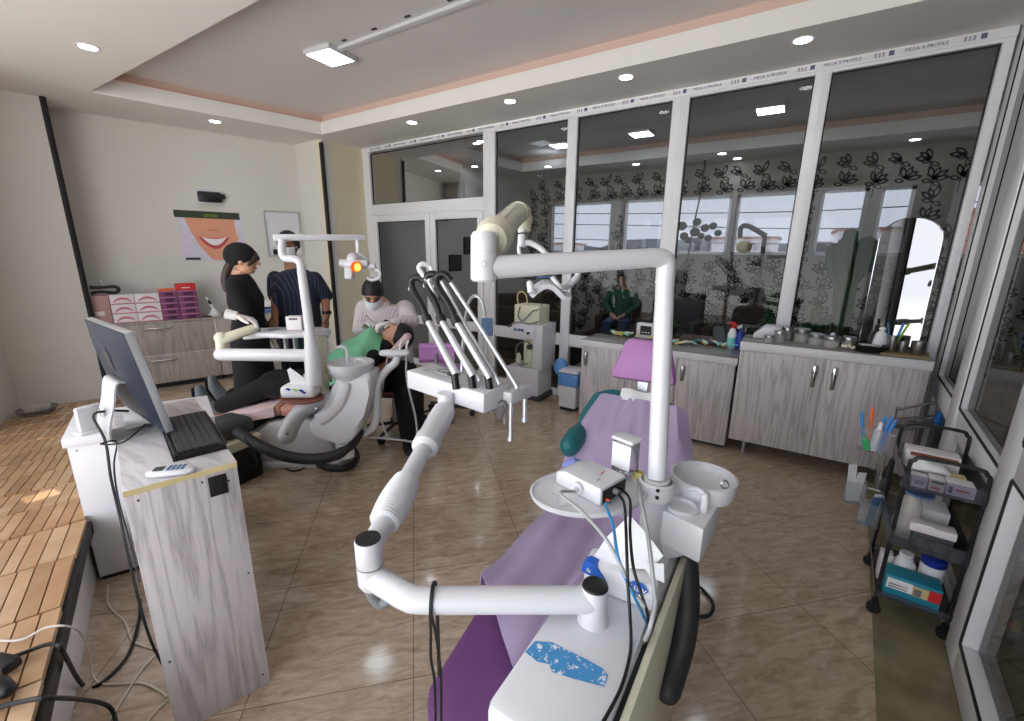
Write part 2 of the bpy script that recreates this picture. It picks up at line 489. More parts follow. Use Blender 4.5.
class MB:
    def __init__(self):
        self.bm = bmesh.new()
        self.mi = 0
        self.mats = []
    def use(self, m):
        if m not in self.mats:
            self.mats.append(m)
        self.mi = self.mats.index(m)
        return self
    def face(self, vs):
        try:
            f = self.bm.faces.new(vs)
            f.material_index = self.mi
            return f
        except ValueError:
            return None
    def quad(self, *pts):
        return self.face([self.bm.verts.new(V(p)) for p in pts])
    def box(self, c, s, rz=0.0, bev=0.0, mtx=None, seg=2):
        g = bmesh.ops.create_cube(self.bm, size=1.0)
        vs = g['verts']
        R = mtx if mtx is not None else Matrix.Rotation(rz, 3, 'Z')
        for v in vs:
            v.co = R @ V((v.co.x * s[0], v.co.y * s[1], v.co.z * s[2])) + V(c)
        fs = set(f for v in vs for f in v.link_faces)
        for f in fs:
            f.material_index = self.mi
        if bev > 0:
            es = list(set(e for v in vs for e in v.link_edges))
            r = bmesh.ops.bevel(self.bm, geom=es, offset=min(bev, min(s) * 0.48), segments=seg, profile=0.5, affect='EDGES')
            for f in r['faces']:
                f.material_index = self.mi
        return self
    def span(self, a, b, bev=0.0):
        a, b = V(a), V(b)
        return self.box((a + b) / 2, [abs(b[i] - a[i]) for i in range(3)], bev=bev)
    def bar(self, a, b, w, h, bev=0.0, up=(0, 0, 1)):
        a, b = V(a), V(b)
        t = (b - a)
        ln = t.length
        t.normalize()
        s = t.cross(V(up))
        s = s.normalized() if s.length > 1e-6 else t.orthogonal().normalized()
        u = s.cross(t).normalized()
        R = Matrix((s, t, u)).transposed()
        return self.box((a + b) / 2, (w, ln, h), mtx=R, bev=bev)
    def loft(self, pts, rad, seg=12, cap='flat', up=None, closed=False):
        pts = [V(p) for p in pts]
        n = len(pts)
        if not isinstance(rad, (list, tuple)):
            rad = [rad] * n
        rad = [(r, r) if not isinstance(r, (list, tuple)) else r for r in rad]
        fr = frames(pts)
        if up is not None:
            fr2 = []
            for (t, s, u) in fr:
                s2 = t.cross(V(up))
                s2 = s2.normalized() if s2.length > 1e-5 else s
                fr2.append((t, s2, s2.cross(t).normalized()))
            fr = fr2
        P, R, Fm = list(pts), list(rad), list(fr)
        if cap == 'round':
            for end in (0, 1):
                i = 0 if end == 0 else n - 1
                sg = -1 if end == 0 else 1
                t, s, u = fr[i]
                r = rad[i]
                ext = []
                for a in (35, 62, 82):
                    A = math.radians(a)
                    ext.append((pts[i] + t * sg * min(r) * math.sin(A), (r[0] * math.cos(A), r[1] * math.cos(A)), fr[i]))
                if end == 0:
                    for e in ext:
                        P.insert(0, e[0]); R.insert(0, e[1]); Fm.insert(0, e[2])
                else:
                    for e in ext:
                        P.append(e[0]); R.append(e[1]); Fm.append(e[2])
        rings = []
        for p, r, (t, s, u) in zip(P, R, Fm):
            rings.append([self.bm.verts.new(p + s * r[0] * math.cos(2 * PI * k / seg) + u * r[1] * math.sin(2 * PI * k / seg)) for k in range(seg)])
        for a, b in zip(rings[:-1], rings[1:]):
            for k in range(seg):
                self.face([a[k], a[(k + 1) % seg], b[(k + 1) % seg], b[k]])
        if closed:
            a, b = rings[-1], rings[0]
            for k in range(seg):
                self.face([a[k], a[(k + 1) % seg], b[(k + 1) % seg], b[k]])
        else:
            self.face(rings[0][::-1])
            self.face(rings[-1])
        return self
    def tube(self, pts, r, seg=8, n=6, cap='flat'):
        return self.loft(spline(pts, n), r, seg, cap)
    def cyl(self, a, b, r0, r1=None, seg=20):
        return self.loft([V(a), V(b)], [r0, r0 if r1 is None else r1], seg)
    def lathe(self, prof, o=(0, 0, 0), seg=24, sx=1.0, sy=1.0, mtx=None):
        o = V(o)
        R = mtx if mtx is not None else Matrix.Identity(3)
        rings = []
        for r, z in prof:
            if r < 1e-6:
                rings.append([self.bm.verts.new(o + R @ V((0, 0, z)))])
            else:
                rings.append([self.bm.verts.new(o + R @ V((r * sx * math.cos(2 * PI * k / seg), r * sy * math.sin(2 * PI * k / seg), z))) for k in range(seg)])
        for a, b in zip(rings[:-1], rings[1:]):
            if len(a) == 1 and len(b) == 1:
                continue
            for k in range(seg):
                k2 = (k + 1) % seg
                if len(a) == 1:
                    self.face([a[0], b[k2], b[k]])
                elif len(b) == 1:
                    self.face([a[k], a[k2], b[0]])
                else:
                    self.face([a[k], a[k2], b[k2], b[k]])
        return self
    def ball(self, c, r, seg=14, mtx=None):
        if not isinstance(r, (list, tuple)):
            r = (r, r, r)
        g = bmesh.ops.create_uvsphere(self.bm, u_segments=seg, v_segments=max(6, seg * 2 // 3), radius=1)
        R = mtx if mtx is not None else Matrix.Identity(3)
        fs = set()
        for v in g['verts']:
            v.co = R @ V((v.co.x * r[0], v.co.y * r[1], v.co.z * r[2])) + V(c)
            fs.update(v.link_faces)
        for f in fs:
            f.material_index = self.mi
        return self
    def prism(self, poly, vec, bev=0.0):
        vec = V(vec)
        a = [self.bm.verts.new(V(p)) for p in poly]
        b = [self.bm.verts.new(V(p) + vec) for p in poly]
        n = len(a)
        fs = [self.face(a[::-1]), self.face(b)]
        for k in range(n):
            fs.append(self.face([a[k], a[(k + 1) % n], b[(k + 1) % n], b[k]]))
        if bev > 0:
            es = list(set(e for f in fs if f for e in f.edges))
            r = bmesh.ops.bevel(self.bm, geom=es, offset=bev, segments=2, profile=0.5, affect='EDGES')
            for f in r['faces']:
                f.material_index = self.mi
        return self
    def grid(self, fn, nu, nv, thick=0.0):
        vs = [[self.bm.verts.new(V(fn(i / nu, j / nv))) for j in range(nv + 1)] for i in range(nu + 1)]
        fs = []
        for i in range(nu):
            for j in range(nv):
                fs.append(self.face([vs[i][j], vs[i + 1][j], vs[i + 1][j + 1], vs[i][j + 1]]))
        if thick:
            def P(i, j):
                return vs[max(0, min(nu, i))][max(0, min(nv, j))].co
            ws = []
            for i in range(nu + 1):
                row = []
                for j in range(nv + 1):
                    n = (P(i + 1, j) - P(i - 1, j)).cross(P(i, j + 1) - P(i, j - 1))
                    n = n.normalized() if n.length > 1e-10 else V((0, 0, 1))
                    row.append(self.bm.verts.new(vs[i][j].co - n * thick))
                ws.append(row)
            for i in range(nu):
                for j in range(nv):
                    self.face([ws[i][j + 1], ws[i + 1][j + 1], ws[i + 1][j], ws[i][j]])
            for i in range(nu):
                self.face([vs[i][0], ws[i][0], ws[i + 1][0], vs[i + 1][0]])
                self.face([vs[i + 1][nv], ws[i + 1][nv], ws[i][nv], vs[i][nv]])
            for j in range(nv):
                self.face([vs[0][j + 1], ws[0][j + 1], ws[0][j], vs[0][j]])
                self.face([vs[nu][j], ws[nu][j], ws[nu][j + 1], vs[nu][j + 1]])
        return self
    def mesh(self, name):
        bmesh.ops.recalc_face_normals(self.bm, faces=self.bm.faces)
        for f in self.bm.faces:
            f.smooth = True
        for e in self.bm.edges:
            if len(e.link_faces) == 2 and e.calc_face_angle(0) > math.radians(38):
                e.smooth = False
        me = bpy.data.meshes.new(name)
        self.bm.to_mesh(me)
        self.bm.free()
        for m in self.mats:
            me.materials.append(m)
        return me

def root_matrix(o):
    p = o
    while p.parent is not None:
        p = p.parent
    return Matrix.Translation(p.location) @ p.rotation_euler.to_matrix().to_4x4()
def obj(name, mb, m=None, parent=None, label=None, local=False):
    me = mb.mesh(name) if isinstance(mb, MB) else mb
    if m is not None and len(me.materials) == 0:
        me.materials.append(m)
    o = bpy.data.objects.new(name, me)
    COL.objects.link(o)
    if parent is not None:
        if not local:
            me.transform(root_matrix(parent).inverted())
        o.parent = parent
    if label:
        o['label'] = label
    return o
def tag(o, label, cat, group=None):
    o['label'] = label
    o['category'] = cat
    if group:
        o['group'] = group
    return o
def thing(name, label, cat, loc=(0, 0, 0), rz=0.0, group=None):
    o = bpy.data.objects.new(name, None)
    o.empty_display_size = 0.05
    COL.objects.link(o)
    o.location = loc
    o.rotation_euler = (0, 0, rz)
    return tag(o, label, cat, group)
def struct(name, mb, m=None, parent=None):
    o = obj(name, mb, m, parent)
    if parent is None:
        o['kind'] = 'structure'
    return o
def dup(root, loc, rz=None, label=None, group=None):
    r = root.copy()
    COL.objects.link(r)
    r.location = loc
    if rz is not None:
        r.rotation_euler = (0, 0, rz)
    if label:
        r['label'] = label
    if group:
        r['group'] = group
    for ch in list(root.children):
        c = ch.copy()
        COL.objects.link(c)
        c.parent = r
        for g in list(ch.children):
            d = g.copy()
            COL.objects.link(d)
            d.parent = c
    return r
def eval_mesh(o):
    dg = bpy.context.evaluated_depsgraph_get()
    dg.update()
    return bpy.data.meshes.new_from_object(o.evaluated_get(dg))
def remesh(mb, voxel, it=4):
    me = mb.mesh('tmp')
    o = bpy.data.objects.new('tmp', me)
    COL.objects.link(o)
    r = o.modifiers.new('r', 'REMESH')
    r.mode = 'VOXEL'
    r.voxel_size = voxel
    r.use_smooth_shade = True
    s = o.modifiers.new('s', 'SMOOTH')
    s.iterations = it
    s.factor = 0.5
    out = eval_mesh(o)
    out.materials.clear()
    bpy.data.objects.remove(o)
    for p in out.polygons:
        p.use_smooth = True
    return out
def text(name, s, size, m, parent, mtx, extrude=0.0006, align='CENTER', label=None):
    c = bpy.data.curves.new('t', 'FONT')
    c.body = s
    c.size = size
    c.extrude = extrude
    c.align_x = align
    c.align_y = 'CENTER'
    c.resolution_u = 2
    o = bpy.data.objects.new('t', c)
    COL.objects.link(o)
    me = eval_mesh(o)
    bpy.data.objects.remove(o)
    me.transform(mtx)
    me.materials.clear()
    me.materials.append(m)
    return obj(name, me, None, parent, label)
def basis(o, x, y):
    x, y = V(x).normalized(), V(y).normalized()
    z = x.cross(y)
    return Matrix(((x.x, y.x, z.x, o[0]), (x.y, y.y, z.y, o[1]), (x.z, y.z, z.z, o[2]), (0, 0, 0, 1)))


# ================================================================== THE SETTING
SOF, CEIL, FAS = 3.005, 3.235, 3.147
YW = 4.46
def RX(y):
    return 0.784 + 0.09 * (y - 2.39)

b = MB().use(M['floor'])
b.quad((-8, -2.2, 0), (5, -2.2, 0), (5, 9, 0), (-8, 9, 0))
struct('floor', b)
b = MB().use(M['border'])
b.prism([(RX(4.4) - 0.27, 4.4, 0.0), (RX(-1.6) - 0.24, -1.6, 0.0), (RX(-1.6) - 0.01, -1.6, 0.0), (RX(4.4) - 0.01, 4.4, 0.0)], (0, 0, 0.003))
struct('trim_1', b)

# ceiling: flat soffit ring, white fascia, glow-tinted cove and raised tray in shaded white, over both rooms
b = MB().use(M['ceil'])
T1 = [(-5.71, 1.67), (-5.19, 3.70), (0.60, 3.62), (0.60, 1.67)]
T2 = [(-4.55, 5.15), (-4.35, 7.1), (2.9, 7.1), (2.9, 5.15)]
def q(*p):
    b.quad(*[(x, y, SOF) for x, y in p])
q((-5.52, -2.2), (5, -2.2), (5, 0.5), (-5.52, 0.5))
q((-8, 0.5), (5, 0.5), (5, 1.67), (-8, 1.67))
q((-8, 1.67), (-5.71, 1.67), (-5.19, 3.70), (-8, 3.70))
q((0.6, 1.67), (5, 1.67), (5, 3.62), (0.6, 3.62))
b.bm.faces.new([b.bm.verts.new((x, y, SOF)) for x, y in [(-8, 3.70), (-5.19, 3.70), (0.6, 3.62), (5, 3.62), (5, 5.15), (-8, 5.15)]])
q((-8, 5.15), (-4.55, 5.15), (-4.35, 7.1), (-8, 7.1))
q((2.9, 5.15), (5, 5.15), (5, 7.1), (2.9, 7.1))
q((-8, 7.1), (5, 7.1), (5, 9), (-8, 9))
for T in (T1, T2):
    cx = sum(p[0] for p in T) / 4
    cy = sum(p[1] for p in T) / 4
    O2 = [(p[0] + (0.07 if p[0] > cx else -0.07), p[1] + (0.07 if p[1] > cy else -0.07)) for p in T]
    for k in range(4):
        p, r = T[k], T[(k + 1) % 4]
        P, R = O2[k], O2[(k + 1) % 4]
        b.use(M['ceil'])
        b.quad((*p, SOF), (*r, SOF), (*r, FAS), (*p, FAS))
        b.quad((*p, FAS), (*r, FAS), (*R, FAS), (*P, FAS))
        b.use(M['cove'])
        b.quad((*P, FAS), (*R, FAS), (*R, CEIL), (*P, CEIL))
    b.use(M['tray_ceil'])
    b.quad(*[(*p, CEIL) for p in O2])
cl_ = struct('ceiling', b)
# warm LED strips lying on the ledge of the cove in this room
for k in range(4):
    p, r = T1[k], T1[(k + 1) % 4]
    cx, cy = sum(t[0] for t in T1) / 4, sum(t[1] for t in T1) / 4
    off = [(0.045 if t[0] > cx else -0.045, 0.045 if t[1] > cy else -0.045) for t in (p, r)]
    b = MB().use(M['cove_led'])
    b.bar((p[0] + off[0][0], p[1] + off[0][1], FAS + 0.006), (r[0] + off[1][0], r[1] + off[1][1], FAS + 0.006), 0.014, 0.008)
    obj('cove_light_strip', b, None, cl_)

def wall(name, pts, m, z0=0.0, z1=SOF + 0.02, th=0.12):
    b = MB().use(m)
    for a, c in zip(pts[:-1], pts[1:]):
        a, c = V((*a, z0)), V((*c, z0))
        n = V((-(c - a).y, (c - a).x, 0)).normalized() * th
        b.prism([a, c, c + n, a + n], (0, 0, z1 - z0))
    return struct(name, b)
# walls are listed so that their thickness grows away from the room
wall('wall_left', [(-6.47, 0.83), (-6.287, 1.484), (-6.71, 1.60)][::1], M['wall'])
wall('wall_back', [(-6.71, 1.60), (-6.01, 3.85)], M['wall'])
wall('wall_column', [(-6.01, 3.85), (-5.40, 3.83)], M['wall'])
wall('wall_return', [(-5.40, 3.83), (-5.40, 4.50)], M['column'])
wall('wall_front', [(-5.40, 0.45), (-6.47, 0.83)], M['wall'])
# solid side wall by the wooden platform with a made-up high opening that shapes a patch of sun
b = MB().use(M['wall'])
b.span((-5.52, -1.6, 0), (-5.40, 0.20, SOF + 0.02))
b.span((-5.52, 0.20, 0), (-5.40, 0.47, 1.84))
b.span((-5.52, 0.20, 2.05), (-5.40, 0.47, SOF + 0.02))
b.span((-5.52, 0.36, 1.84), (-5.40, 0.47, 2.05))
struct('wall_side', b)
# rear wall behind the camera with a wide glazed opening
b = MB().use(M['wall'])
b.span((-5.52, -1.75, 0), (5, -1.6, 0.15))
b.span((-5.52, -1.75, 2.9), (5, -1.6, SOF + 0.02))
b.span((-5.52, -1.75, 0.15), (-5.3, -1.6, 2.9))
b.span((0.9, -1.75, 0.15), (5, -1.6, 2.9))
struct('wall_rear', b)
b = MB().use(M['upvc'])
for k in range(6):
    x = -5.3 + 1.24 * k
    b.span((x - 0.035, -1.71, 0.15), (x + 0.035, -1.64, 2.9))
b.span((-5.3, -1.71, 0.15), (0.9, -1.64, 0.22))
b.span((-5.3, -1.71, 2.83), (0.9, -1.64, 2.9))
struct('window_9', b)

# black corner strips
b = MB().use(M['strip'])
b.box((-6.275, 1.475, SOF / 2), (0.045, 0.03, SOF), rz=0.3)
struct('trim_2', b)
b = MB().use(M['strip'])
b.box((-5.40, 3.825, SOF / 2 - 0.02), (0.05, 0.03, SOF - 0.04))
struct('trim_3', b)

# ---- glazed partition facing the camera: frames, panes, door
def frame(b, x0, x1, z0, z1, w, y0=YW, d=0.065):
    b.use(M['upvc'])
    for a, c in (((x0, z0), (x0 + w, z1)), ((x1 - w, z0), (x1, z1)), ((x0 + w, z0), (x1 - w, z0 + w)), ((x0 + w, z1 - w), (x1 - w, z1))):
        b.span((a[0], y0, a[1]), (c[0], y0 + d, c[1]), bev=0.006)
def seal(b, x0, x1, z0, z1, y):
    b.use(M['seal'])
    t = 0.008
    for a, c in (((x0, z0), (x0 + t, z1)), ((x1 - t, z0), (x1, z1)), ((x0, z0), (x1, z0 + t)), ((x0, z1 - t), (x1, z1))):
        b.span((a[0], y - 0.004, a[1]), (c[0], y + 0.012, c[1]))
def pane(name, x0, x1, z0, z1, parent, y=YW + 0.035):
    b = MB().use(M['glass'])
    b.quad((x0, y, z0), (x1, y, z0), (x1, y, z1), (x0, y, z1))
    return obj(name, b, None, parent)
b = MB().use(M['upvc'])
b.span((-5.40, YW - 0.01, 2.945), (0.985, YW + 0.08, SOF), bev=0.004)
hd = struct('trim_4', b)
# repeated factory film print along the head of the partition
xx = -5.1
k = 0
while xx < 0.75:
    mt = basis((xx, YW - 0.0115, 2.976), (1, 0, 0), (0, 0, 1))
    text('printed_film', 'MEGA X PROFILE', 0.030, M['film'], hd, mt)
    bb = MB().use(M['filmgrey'])
    for j in range(3):
        bb.span((xx + 0.19 + j * 0.022, YW - 0.012, 2.962), (xx + 0.202 + j * 0.022, YW - 0.009, 2.99))
    bb.use(M['film'])
    bb.span((xx + 0.27, YW - 0.012, 2.962), (xx + 0.30, YW - 0.009, 2.992))
    obj('printed_film', bb, None, hd)
    xx += 0.47
mull = [(-5.40, -5.25), (-3.275, -3.106), (-2.194, -2.082), (-1.153, -1.005), (-0.089, 0.019), (0.925, 0.985)]
b = MB().use(M['upvc'])
for a, c in mull:
    b.span((a, YW - 0.005, 0), (c, YW + 0.075, 2.95), bev=0.008)
    if c - a > 0.1:
        b.span(((a + c) / 2 - 0.003, YW - 0.008, 0), ((a + c) / 2 + 0.003, YW - 0.004, 2.94))
struct('trim_5', b)
RAIL = (0.60, 0.735)
for i in range(1, 5):
    x0, x1 = mull[i][1], mull[i + 1][0]
    b = MB()
    b.use(M['upvc']).span((x0, YW, RAIL[0]), (x1, YW + 0.07, RAIL[1]), bev=0.006)
    b.span((x0, YW, 0.0), (x1, YW + 0.07, 0.07), bev=0.006)
    b.span((x0, YW, 2.925), (x1, YW + 0.07, 2.95))
    seal(b, x0, x1, RAIL[1], 2.925, YW + 0.03)
    w = struct('window_%d' % i, b)
    pane('glass_pane', x0, x1, RAIL[1], 2.93, w)
    pane('glass_pane', x0, x1, 0.07, RAIL[0], w)
x0, x1 = mull[0][1], mull[1][0]
b = MB()
b.use(M['upvc']).span((x0, YW - 0.003, 2.10), (x1, YW + 0.07, 2.25), bev=0.006)
seal(b, x0, x1, 2.25, 2.925, YW + 0.03)
w = struct('window_5', b)
pane('glass_pane', x0, x1, 2.25, 2.93, w)
xm = -4.14
for i, (a, c) in enumerate(((x0, xm), (xm, x1))):
    b = MB()
    frame(b, a + 0.004, c - 0.004, 0.01, 2.098, 0.085, YW - 0.012)
    b.span((a + 0.09, YW - 0.012, 0.62), (c - 0.09, YW + 0.05, 0.74), bev=0.006)
    seal(b, a + 0.089, c - 0.089, 0.74, 2.013, YW + 0.02)
    d = struct('door_%d' % (i + 1), b)
    pane('glass_pane', a + 0.089, c - 0.089, 0.74, 2.013, d, YW + 0.03)
    pane('glass_pane', a + 0.089, c - 0.089, 0.09, 0.62, d, YW + 0.03)

# the partition stands slightly askew to the soffit: turn everything built above about its left end
def yw(x):
    return 4.475 - 0.0325 * (x + 5.4)
for o in list(COL.objects):
    r = o
    while r.parent:
        r = r.parent
    if r.name.split('.')[0] in ('trim_4', 'trim_5', 'window_1', 'window_2', 'window_3', 'window_4', 'window_5', 'door_1', 'door_2') and o.type == 'MESH':
        for v in o.data.vertices:
            x1 = v.co.x * 4.2995 / 4.46 / (1 + 0.0325 * v.co.x / 4.46)
            v.co.x, v.co.y = x1, v.co.y - 4.46 + yw(x1)
# ---- glazed side wall on the right (runs towards the camera)
RD = V((0.09, 1, 0)).normalized()
RN = V((-1, 0.09, 0)).normalized()
def RP(y, z, off=0.0):
    return V((RX(y), y, z)) + RN * off
def rbox(b, y0, y1, z0, z1, off0=-0.06, off1=0.0, bev=0.006):
    a, c = RP(y0, z0, off0), RP(y1, z0, off0)
    e, g = RP(y1, z0, off1), RP(y0, z0, off1)
    b.prism([a, c, e, g], (0, 0, z1 - z0), bev=bev)
def rpane(name, y0, y1, z0, z1, parent):
    b = MB().use(M['glass'])
    b.quad(RP(y0, z0, -0.03), RP(y1, z0, -0.03), RP(y1, z1, -0.03), RP(y0, z1, -0.03))
    return obj(name, b, None, parent)
def rseal(b, y0, y1, z0, z1, off=0.0):
    b.use(M['seal'])
    t = 0.009
    rbox(b, y0 - t, y0 + 0.001, z0, z1, off - 0.004, off + 0.003, 0)
    rbox(b, y1 - 0.001, y1 + t, z0, z1, off - 0.004, off + 0.003, 0)
    rbox(b, y0, y1, z0 - t, z0 + 0.001, off - 0.004, off + 0.003, 0)
    rbox(b, y0, y1, z1 - 0.001, z1 + t, off - 0.004, off + 0.003, 0)
b = MB().use(M['upvc'])
rbox(b, 4.10, 4.28, 0, SOF)
rbox(b, -1.6, 4.10, 2.92, SOF)
struct('trim_6', b)
b = MB().use(M['upvc'])
rbox(b, 3.24, 3.42, 0, 2.92, -0.06, 0.012)
rbox(b, 2.12, 2.34, 0.7, 2.9, -0.06, 0.01)
rbox(b, 2.28, 2.40, 0, 2.9, -0.06, -0.004)
rbox(b, -1.6, -1.5, 0, 2.9)
struct('trim_7', b)
for i, (y0, y1) in enumerate(((3.42, 4.10), (2.34, 3.24))):
    b = MB().use(M['upvc'])
    rbox(b, y0, y1, 0.66, 0.815)
    rbox(b, y0, y1, 0.0, 0.08)
    rseal(b, y0, y1, 0.815, 2.9)
    w = struct('window_%d' % (6 + i), b)
    rpane('glass_pane', y0, y1, 0.815, 2.9, w)
    rpane('glass_pane', y0, y1, 0.08, 0.66, w)
# sliding leaf at the near end
b = MB().use(M['upvc'])
rbox(b, 2.11, 2.28, 0.02, 2.88, -0.05, 0.02)
rbox(b, 1.0, 2.11, 0.02, 0.16, -0.05, 0.02)
rbox(b, 1.0, 2.11, 0.86, 1.0, -0.05, 0.02)
rbox(b, 0.9, 1.0, 0.02, 2.88, -0.05, 0.02)
rseal(b, 1.0, 2.11, 0.16, 0.86, 0.02)
rseal(b, 1.0, 2.11, 1.0, 2.88, 0.02)
d = struct('door_3', b)
rpane('glass_pane', 1.0, 2.11, 0.16, 0.86, d)
rpane('glass_pane', 1.0, 2.11, 1.0, 2.88, d)
b = MB().use(M['upvc'])
rbox(b, -1.5, 0.9, 0.0, 0.16)
w = struct('window_8', b)
rpane('glass_pane', -1.5, 0.9, 0.16, 2.9, w)

# ---- the room beyond the glass
YF = 7.9
wins = [(-4.18, -2.95), (-2.71, -1.98), (-1.86, -1.0), (-0.925, -0.10), (0.153, 0.685), (0.82, 1.17), (1.62, 2.45), (2.6, 3.5)]
WZ0, WZ1 = 1.62, 2.52
b = MB().use(M['paperwall'])
xs = [-5.6]
for a, c in wins:
    b.span((xs[-1], YF, WZ0), (a, YF + 0.14, WZ1))
    xs.append(c)
b.span((xs[-1], YF, WZ0), (4.1, YF + 0.14, WZ1))
b.span((-5.6, YF, 0), (4.1, YF + 0.14, WZ0))
b.span((-5.6, YF, WZ1), (4.1, YF + 0.14, SOF + 0.02))
fw = struct('wall_far', b)
# printed vines of dark leaves on the paper
b = MB().use(M['leafdark'])
def clear_of_windows(pts):
    for x, z in pts:
        if not (0.05 < z < 2.98 and -4.7 < x < 4.0):
            return False
        for a, c in wins:
            if a - 0.005 < x < c + 0.005 and WZ0 - 0.005 < z < WZ1 + 0.005:
                return False
    return True
def leaf_print(x, z, ang, ln, wd):
    ring_o, ring_i = [], []
    for k in range(12):
        t = 2 * PI * k / 12
        for ring, f in ((ring_o, 1.0), (ring_i, 0.5)):
            u, w_ = ln * (0.5 + 0.5 * math.cos(t) * f), wd * math.sin(t) * f * (0.55 + 0.45 * math.sin(t) ** 2)
            ring.append((x + u * math.cos(ang) - w_ * math.sin(ang), z + u * math.sin(ang) + w_ * math.cos(ang)))
    if not clear_of_windows(ring_o):
        return
    Y = YF - 0.0015
    vo = [b.bm.verts.new((px, Y, pz)) for px, pz in ring_o]
    vi = [b.bm.verts.new((px, Y, pz)) for px, pz in ring_i]
    for k in range(12):
        b.face([vo[k], vo[(k + 1) % 12], vi[(k + 1) % 12], vi[k]])
xv = -4.6
col = 0
while xv < 4.0:
    z = 0.2 + 0.22 * (col % 2)
    while z < 2.95:
        sw = 0.05 * math.sin(z * 6 + col)
        sgn = 1 if int(z / 0.22) % 2 else -1
        for a in (0.15, 0.65, 1.2, 1.85):
            leaf_print(xv + sw, z, a if sgn > 0 else PI - a, 0.15 + 0.03 * random.random(), 0.036)
        for a in (-0.5, 2.9):
            leaf_print(xv + sw, z - 0.03, a, 0.11, 0.030)
        pts = [(xv + sw - 0.006, z - 0.2), (xv + sw + 0.006, z - 0.2), (xv + sw + 0.006, z), (xv + sw - 0.006, z)]
        if clear_of_windows(pts):
            b.quad(*[(px, YF - 0.0014, pz) for px, pz in pts])
        z += 0.24
    xv += 0.31
    col += 1
obj('leaf_print', b, None, fw)
b = MB().use(M['wall'])
b.prism([(-5.40, 4.53, 0), (-4.78, YF, 0), (-4.9, YF, 0), (-5.52, 4.53, 0)], (0, 0, SOF + 0.02))
struct('wall_far_left', b)
b = MB().use(M['paperwall'])
b.span((4.0, -1.6, 0), (4.12, YF, SOF + 0.02))
struct('wall_far_right', b)
for i, (a, c) in enumerate(wins):
    b = MB().use(M['upvc'])
    t = 0.04
    for p, r in (((a, WZ0), (a + t, WZ1)), ((c - t, WZ0), (c, WZ1)), ((a, WZ0), (c, WZ0 + t)), ((a, WZ1 - t), (c, WZ1))):
        b.span((p[0], YF + 0.05, p[1]), (r[0], YF + 0.10, r[1]))
    w = struct('window_%d' % (10 + i), b)
    g = MB().use(M['glass_adj'])
    g.quad((a, YF + 0.08, WZ0), (c, YF + 0.08, WZ0), (c, YF + 0.08, WZ1), (a, YF + 0.08, WZ1))
    obj('glass_pane', g, None, w)
# beyond the windows: ridge, a few houses and overhead wires
b = MB().use(M['hill'])
pts = []
for k in range(41):
    x = -90 + k * 4.5
    pts.append((x, 3.0 + 0.7 * math.sin(k * 0.9) + 0.4 * math.sin(k * 2.3) + 0.04 * k))
b.bm.faces.new([b.bm.verts.new((x, 80 + 3 * math.sin(x), h)) for x, h in pts] + [b.bm.verts.new((90, 80, -1)), b.bm.verts.new((-90, 80, -1))])
b.prism([(-90, 80, -2), (90, 80, -2), (90, 100, -2), (-90, 100, -2)], (0, 0, 4.2))
struct('ground_hills', b)
hs = [(2.3, 22, 2.4, 3.0, 2.5, 'house'), (-2.2, 24, 2.6, 2.6, 2.3, 'house'), (5.6, 20, 3.0, 3.2, 2.9, 'brick'), (-14, 26, 4, 3, 2.1, 'house')]
for i, (x, y, w_, d_, h, m) in enumerate(hs):
    t = thing('house', ['pale flat roofed house outside, beyond the cactus', 'pale house outside behind the hanging flower sign', 'red brick house outside by the right corner', 'low pale house outside at far left'][i], 'house', (x, y, 0))
    b = MB().use(M[m])
    b.span((x - w_ / 2, y - d_ / 2, 0), (x + w_ / 2, y + d_ / 2, h))
    obj('wall', b, None, t)
    b = MB().use(M['brick'])
    b.span((x - w_ / 2 - 0.1, y - d_ / 2 - 0.1, h), (x + w_ / 2 + 0.1, y + d_ / 2 + 0.1, h + 0.1))
    obj('roof', b, None, t)
for i, (z0, z1) in enumerate(((2.35, 2.2), (2.65, 2.6), (2.95, 3.0), (1.95, 1.9))):
    b = MB().use(M['cable_k'])
    b.tube([(-14, 12, z0 + 0.4), (-4, 12, z0), (2, 12, z1), (10, 12, z1 + 0.5)], 0.012, 5)
    tag(obj('overhead_wire', b), ['second lowest overhead wire outside the far windows', 'second highest overhead wire outside the far windows', 'topmost overhead wire outside the far windows', 'lowest overhead wire outside the far windows'][i], 'wire', 'overhead wires outside')

# ---- lights
def downlight(x, y, label, z=SOF, power=5.0):
    t = thing('ceiling_downlight', label, 'ceiling light', (x, y, z), group='recessed downlights')
    b = MB().use(M['plastic'])
    b.lathe([(0.050, -0.001), (0.068, -0.004), (0.070, 0.0), (0.05, 0.0)], (x, y, z), 24)
    obj('bezel', b, None, t)
    b = MB().use(M['down'])
    b.lathe([(0, -0.0025), (0.052, -0.0025), (0.052, 0.0)], (x, y, z), 24)
    obj('lens', b, None, t)
    if power:
        l = bpy.data.lights.new('downlight_lamp', 'SPOT')
        l.energy = power
        l.spot_size = math.radians(110)
        l.spot_blend = 0.8
        l.shadow_soft_size = 0.05
        l.color = (0.93, 0.96, 1.0)
        o = bpy.data.objects.new('downlight_lamp', l)
        COL.objects.link(o)
        o.location = (0, 0, -0.02)
        o.parent = t
for x, y, lb in [(-4.485, 1.354, 'recessed downlight in the flat soffit above the left cream wall'),
                 (-5.739, 2.736, 'recessed downlight above the smile poster wall'),
                 (-3.834, 3.89, 'recessed downlight above the glazed door'),
                 (-2.513, 3.857, 'recessed downlight above the window pane behind the suction machine'),
                 (-1.384, 3.846, 'recessed downlight above the grey cabinet with the lavender chair'),
                 (-0.177, 3.828, 'recessed downlight nearest the right glass corner')]:
    downlight(x, y, lb, power=9.0)
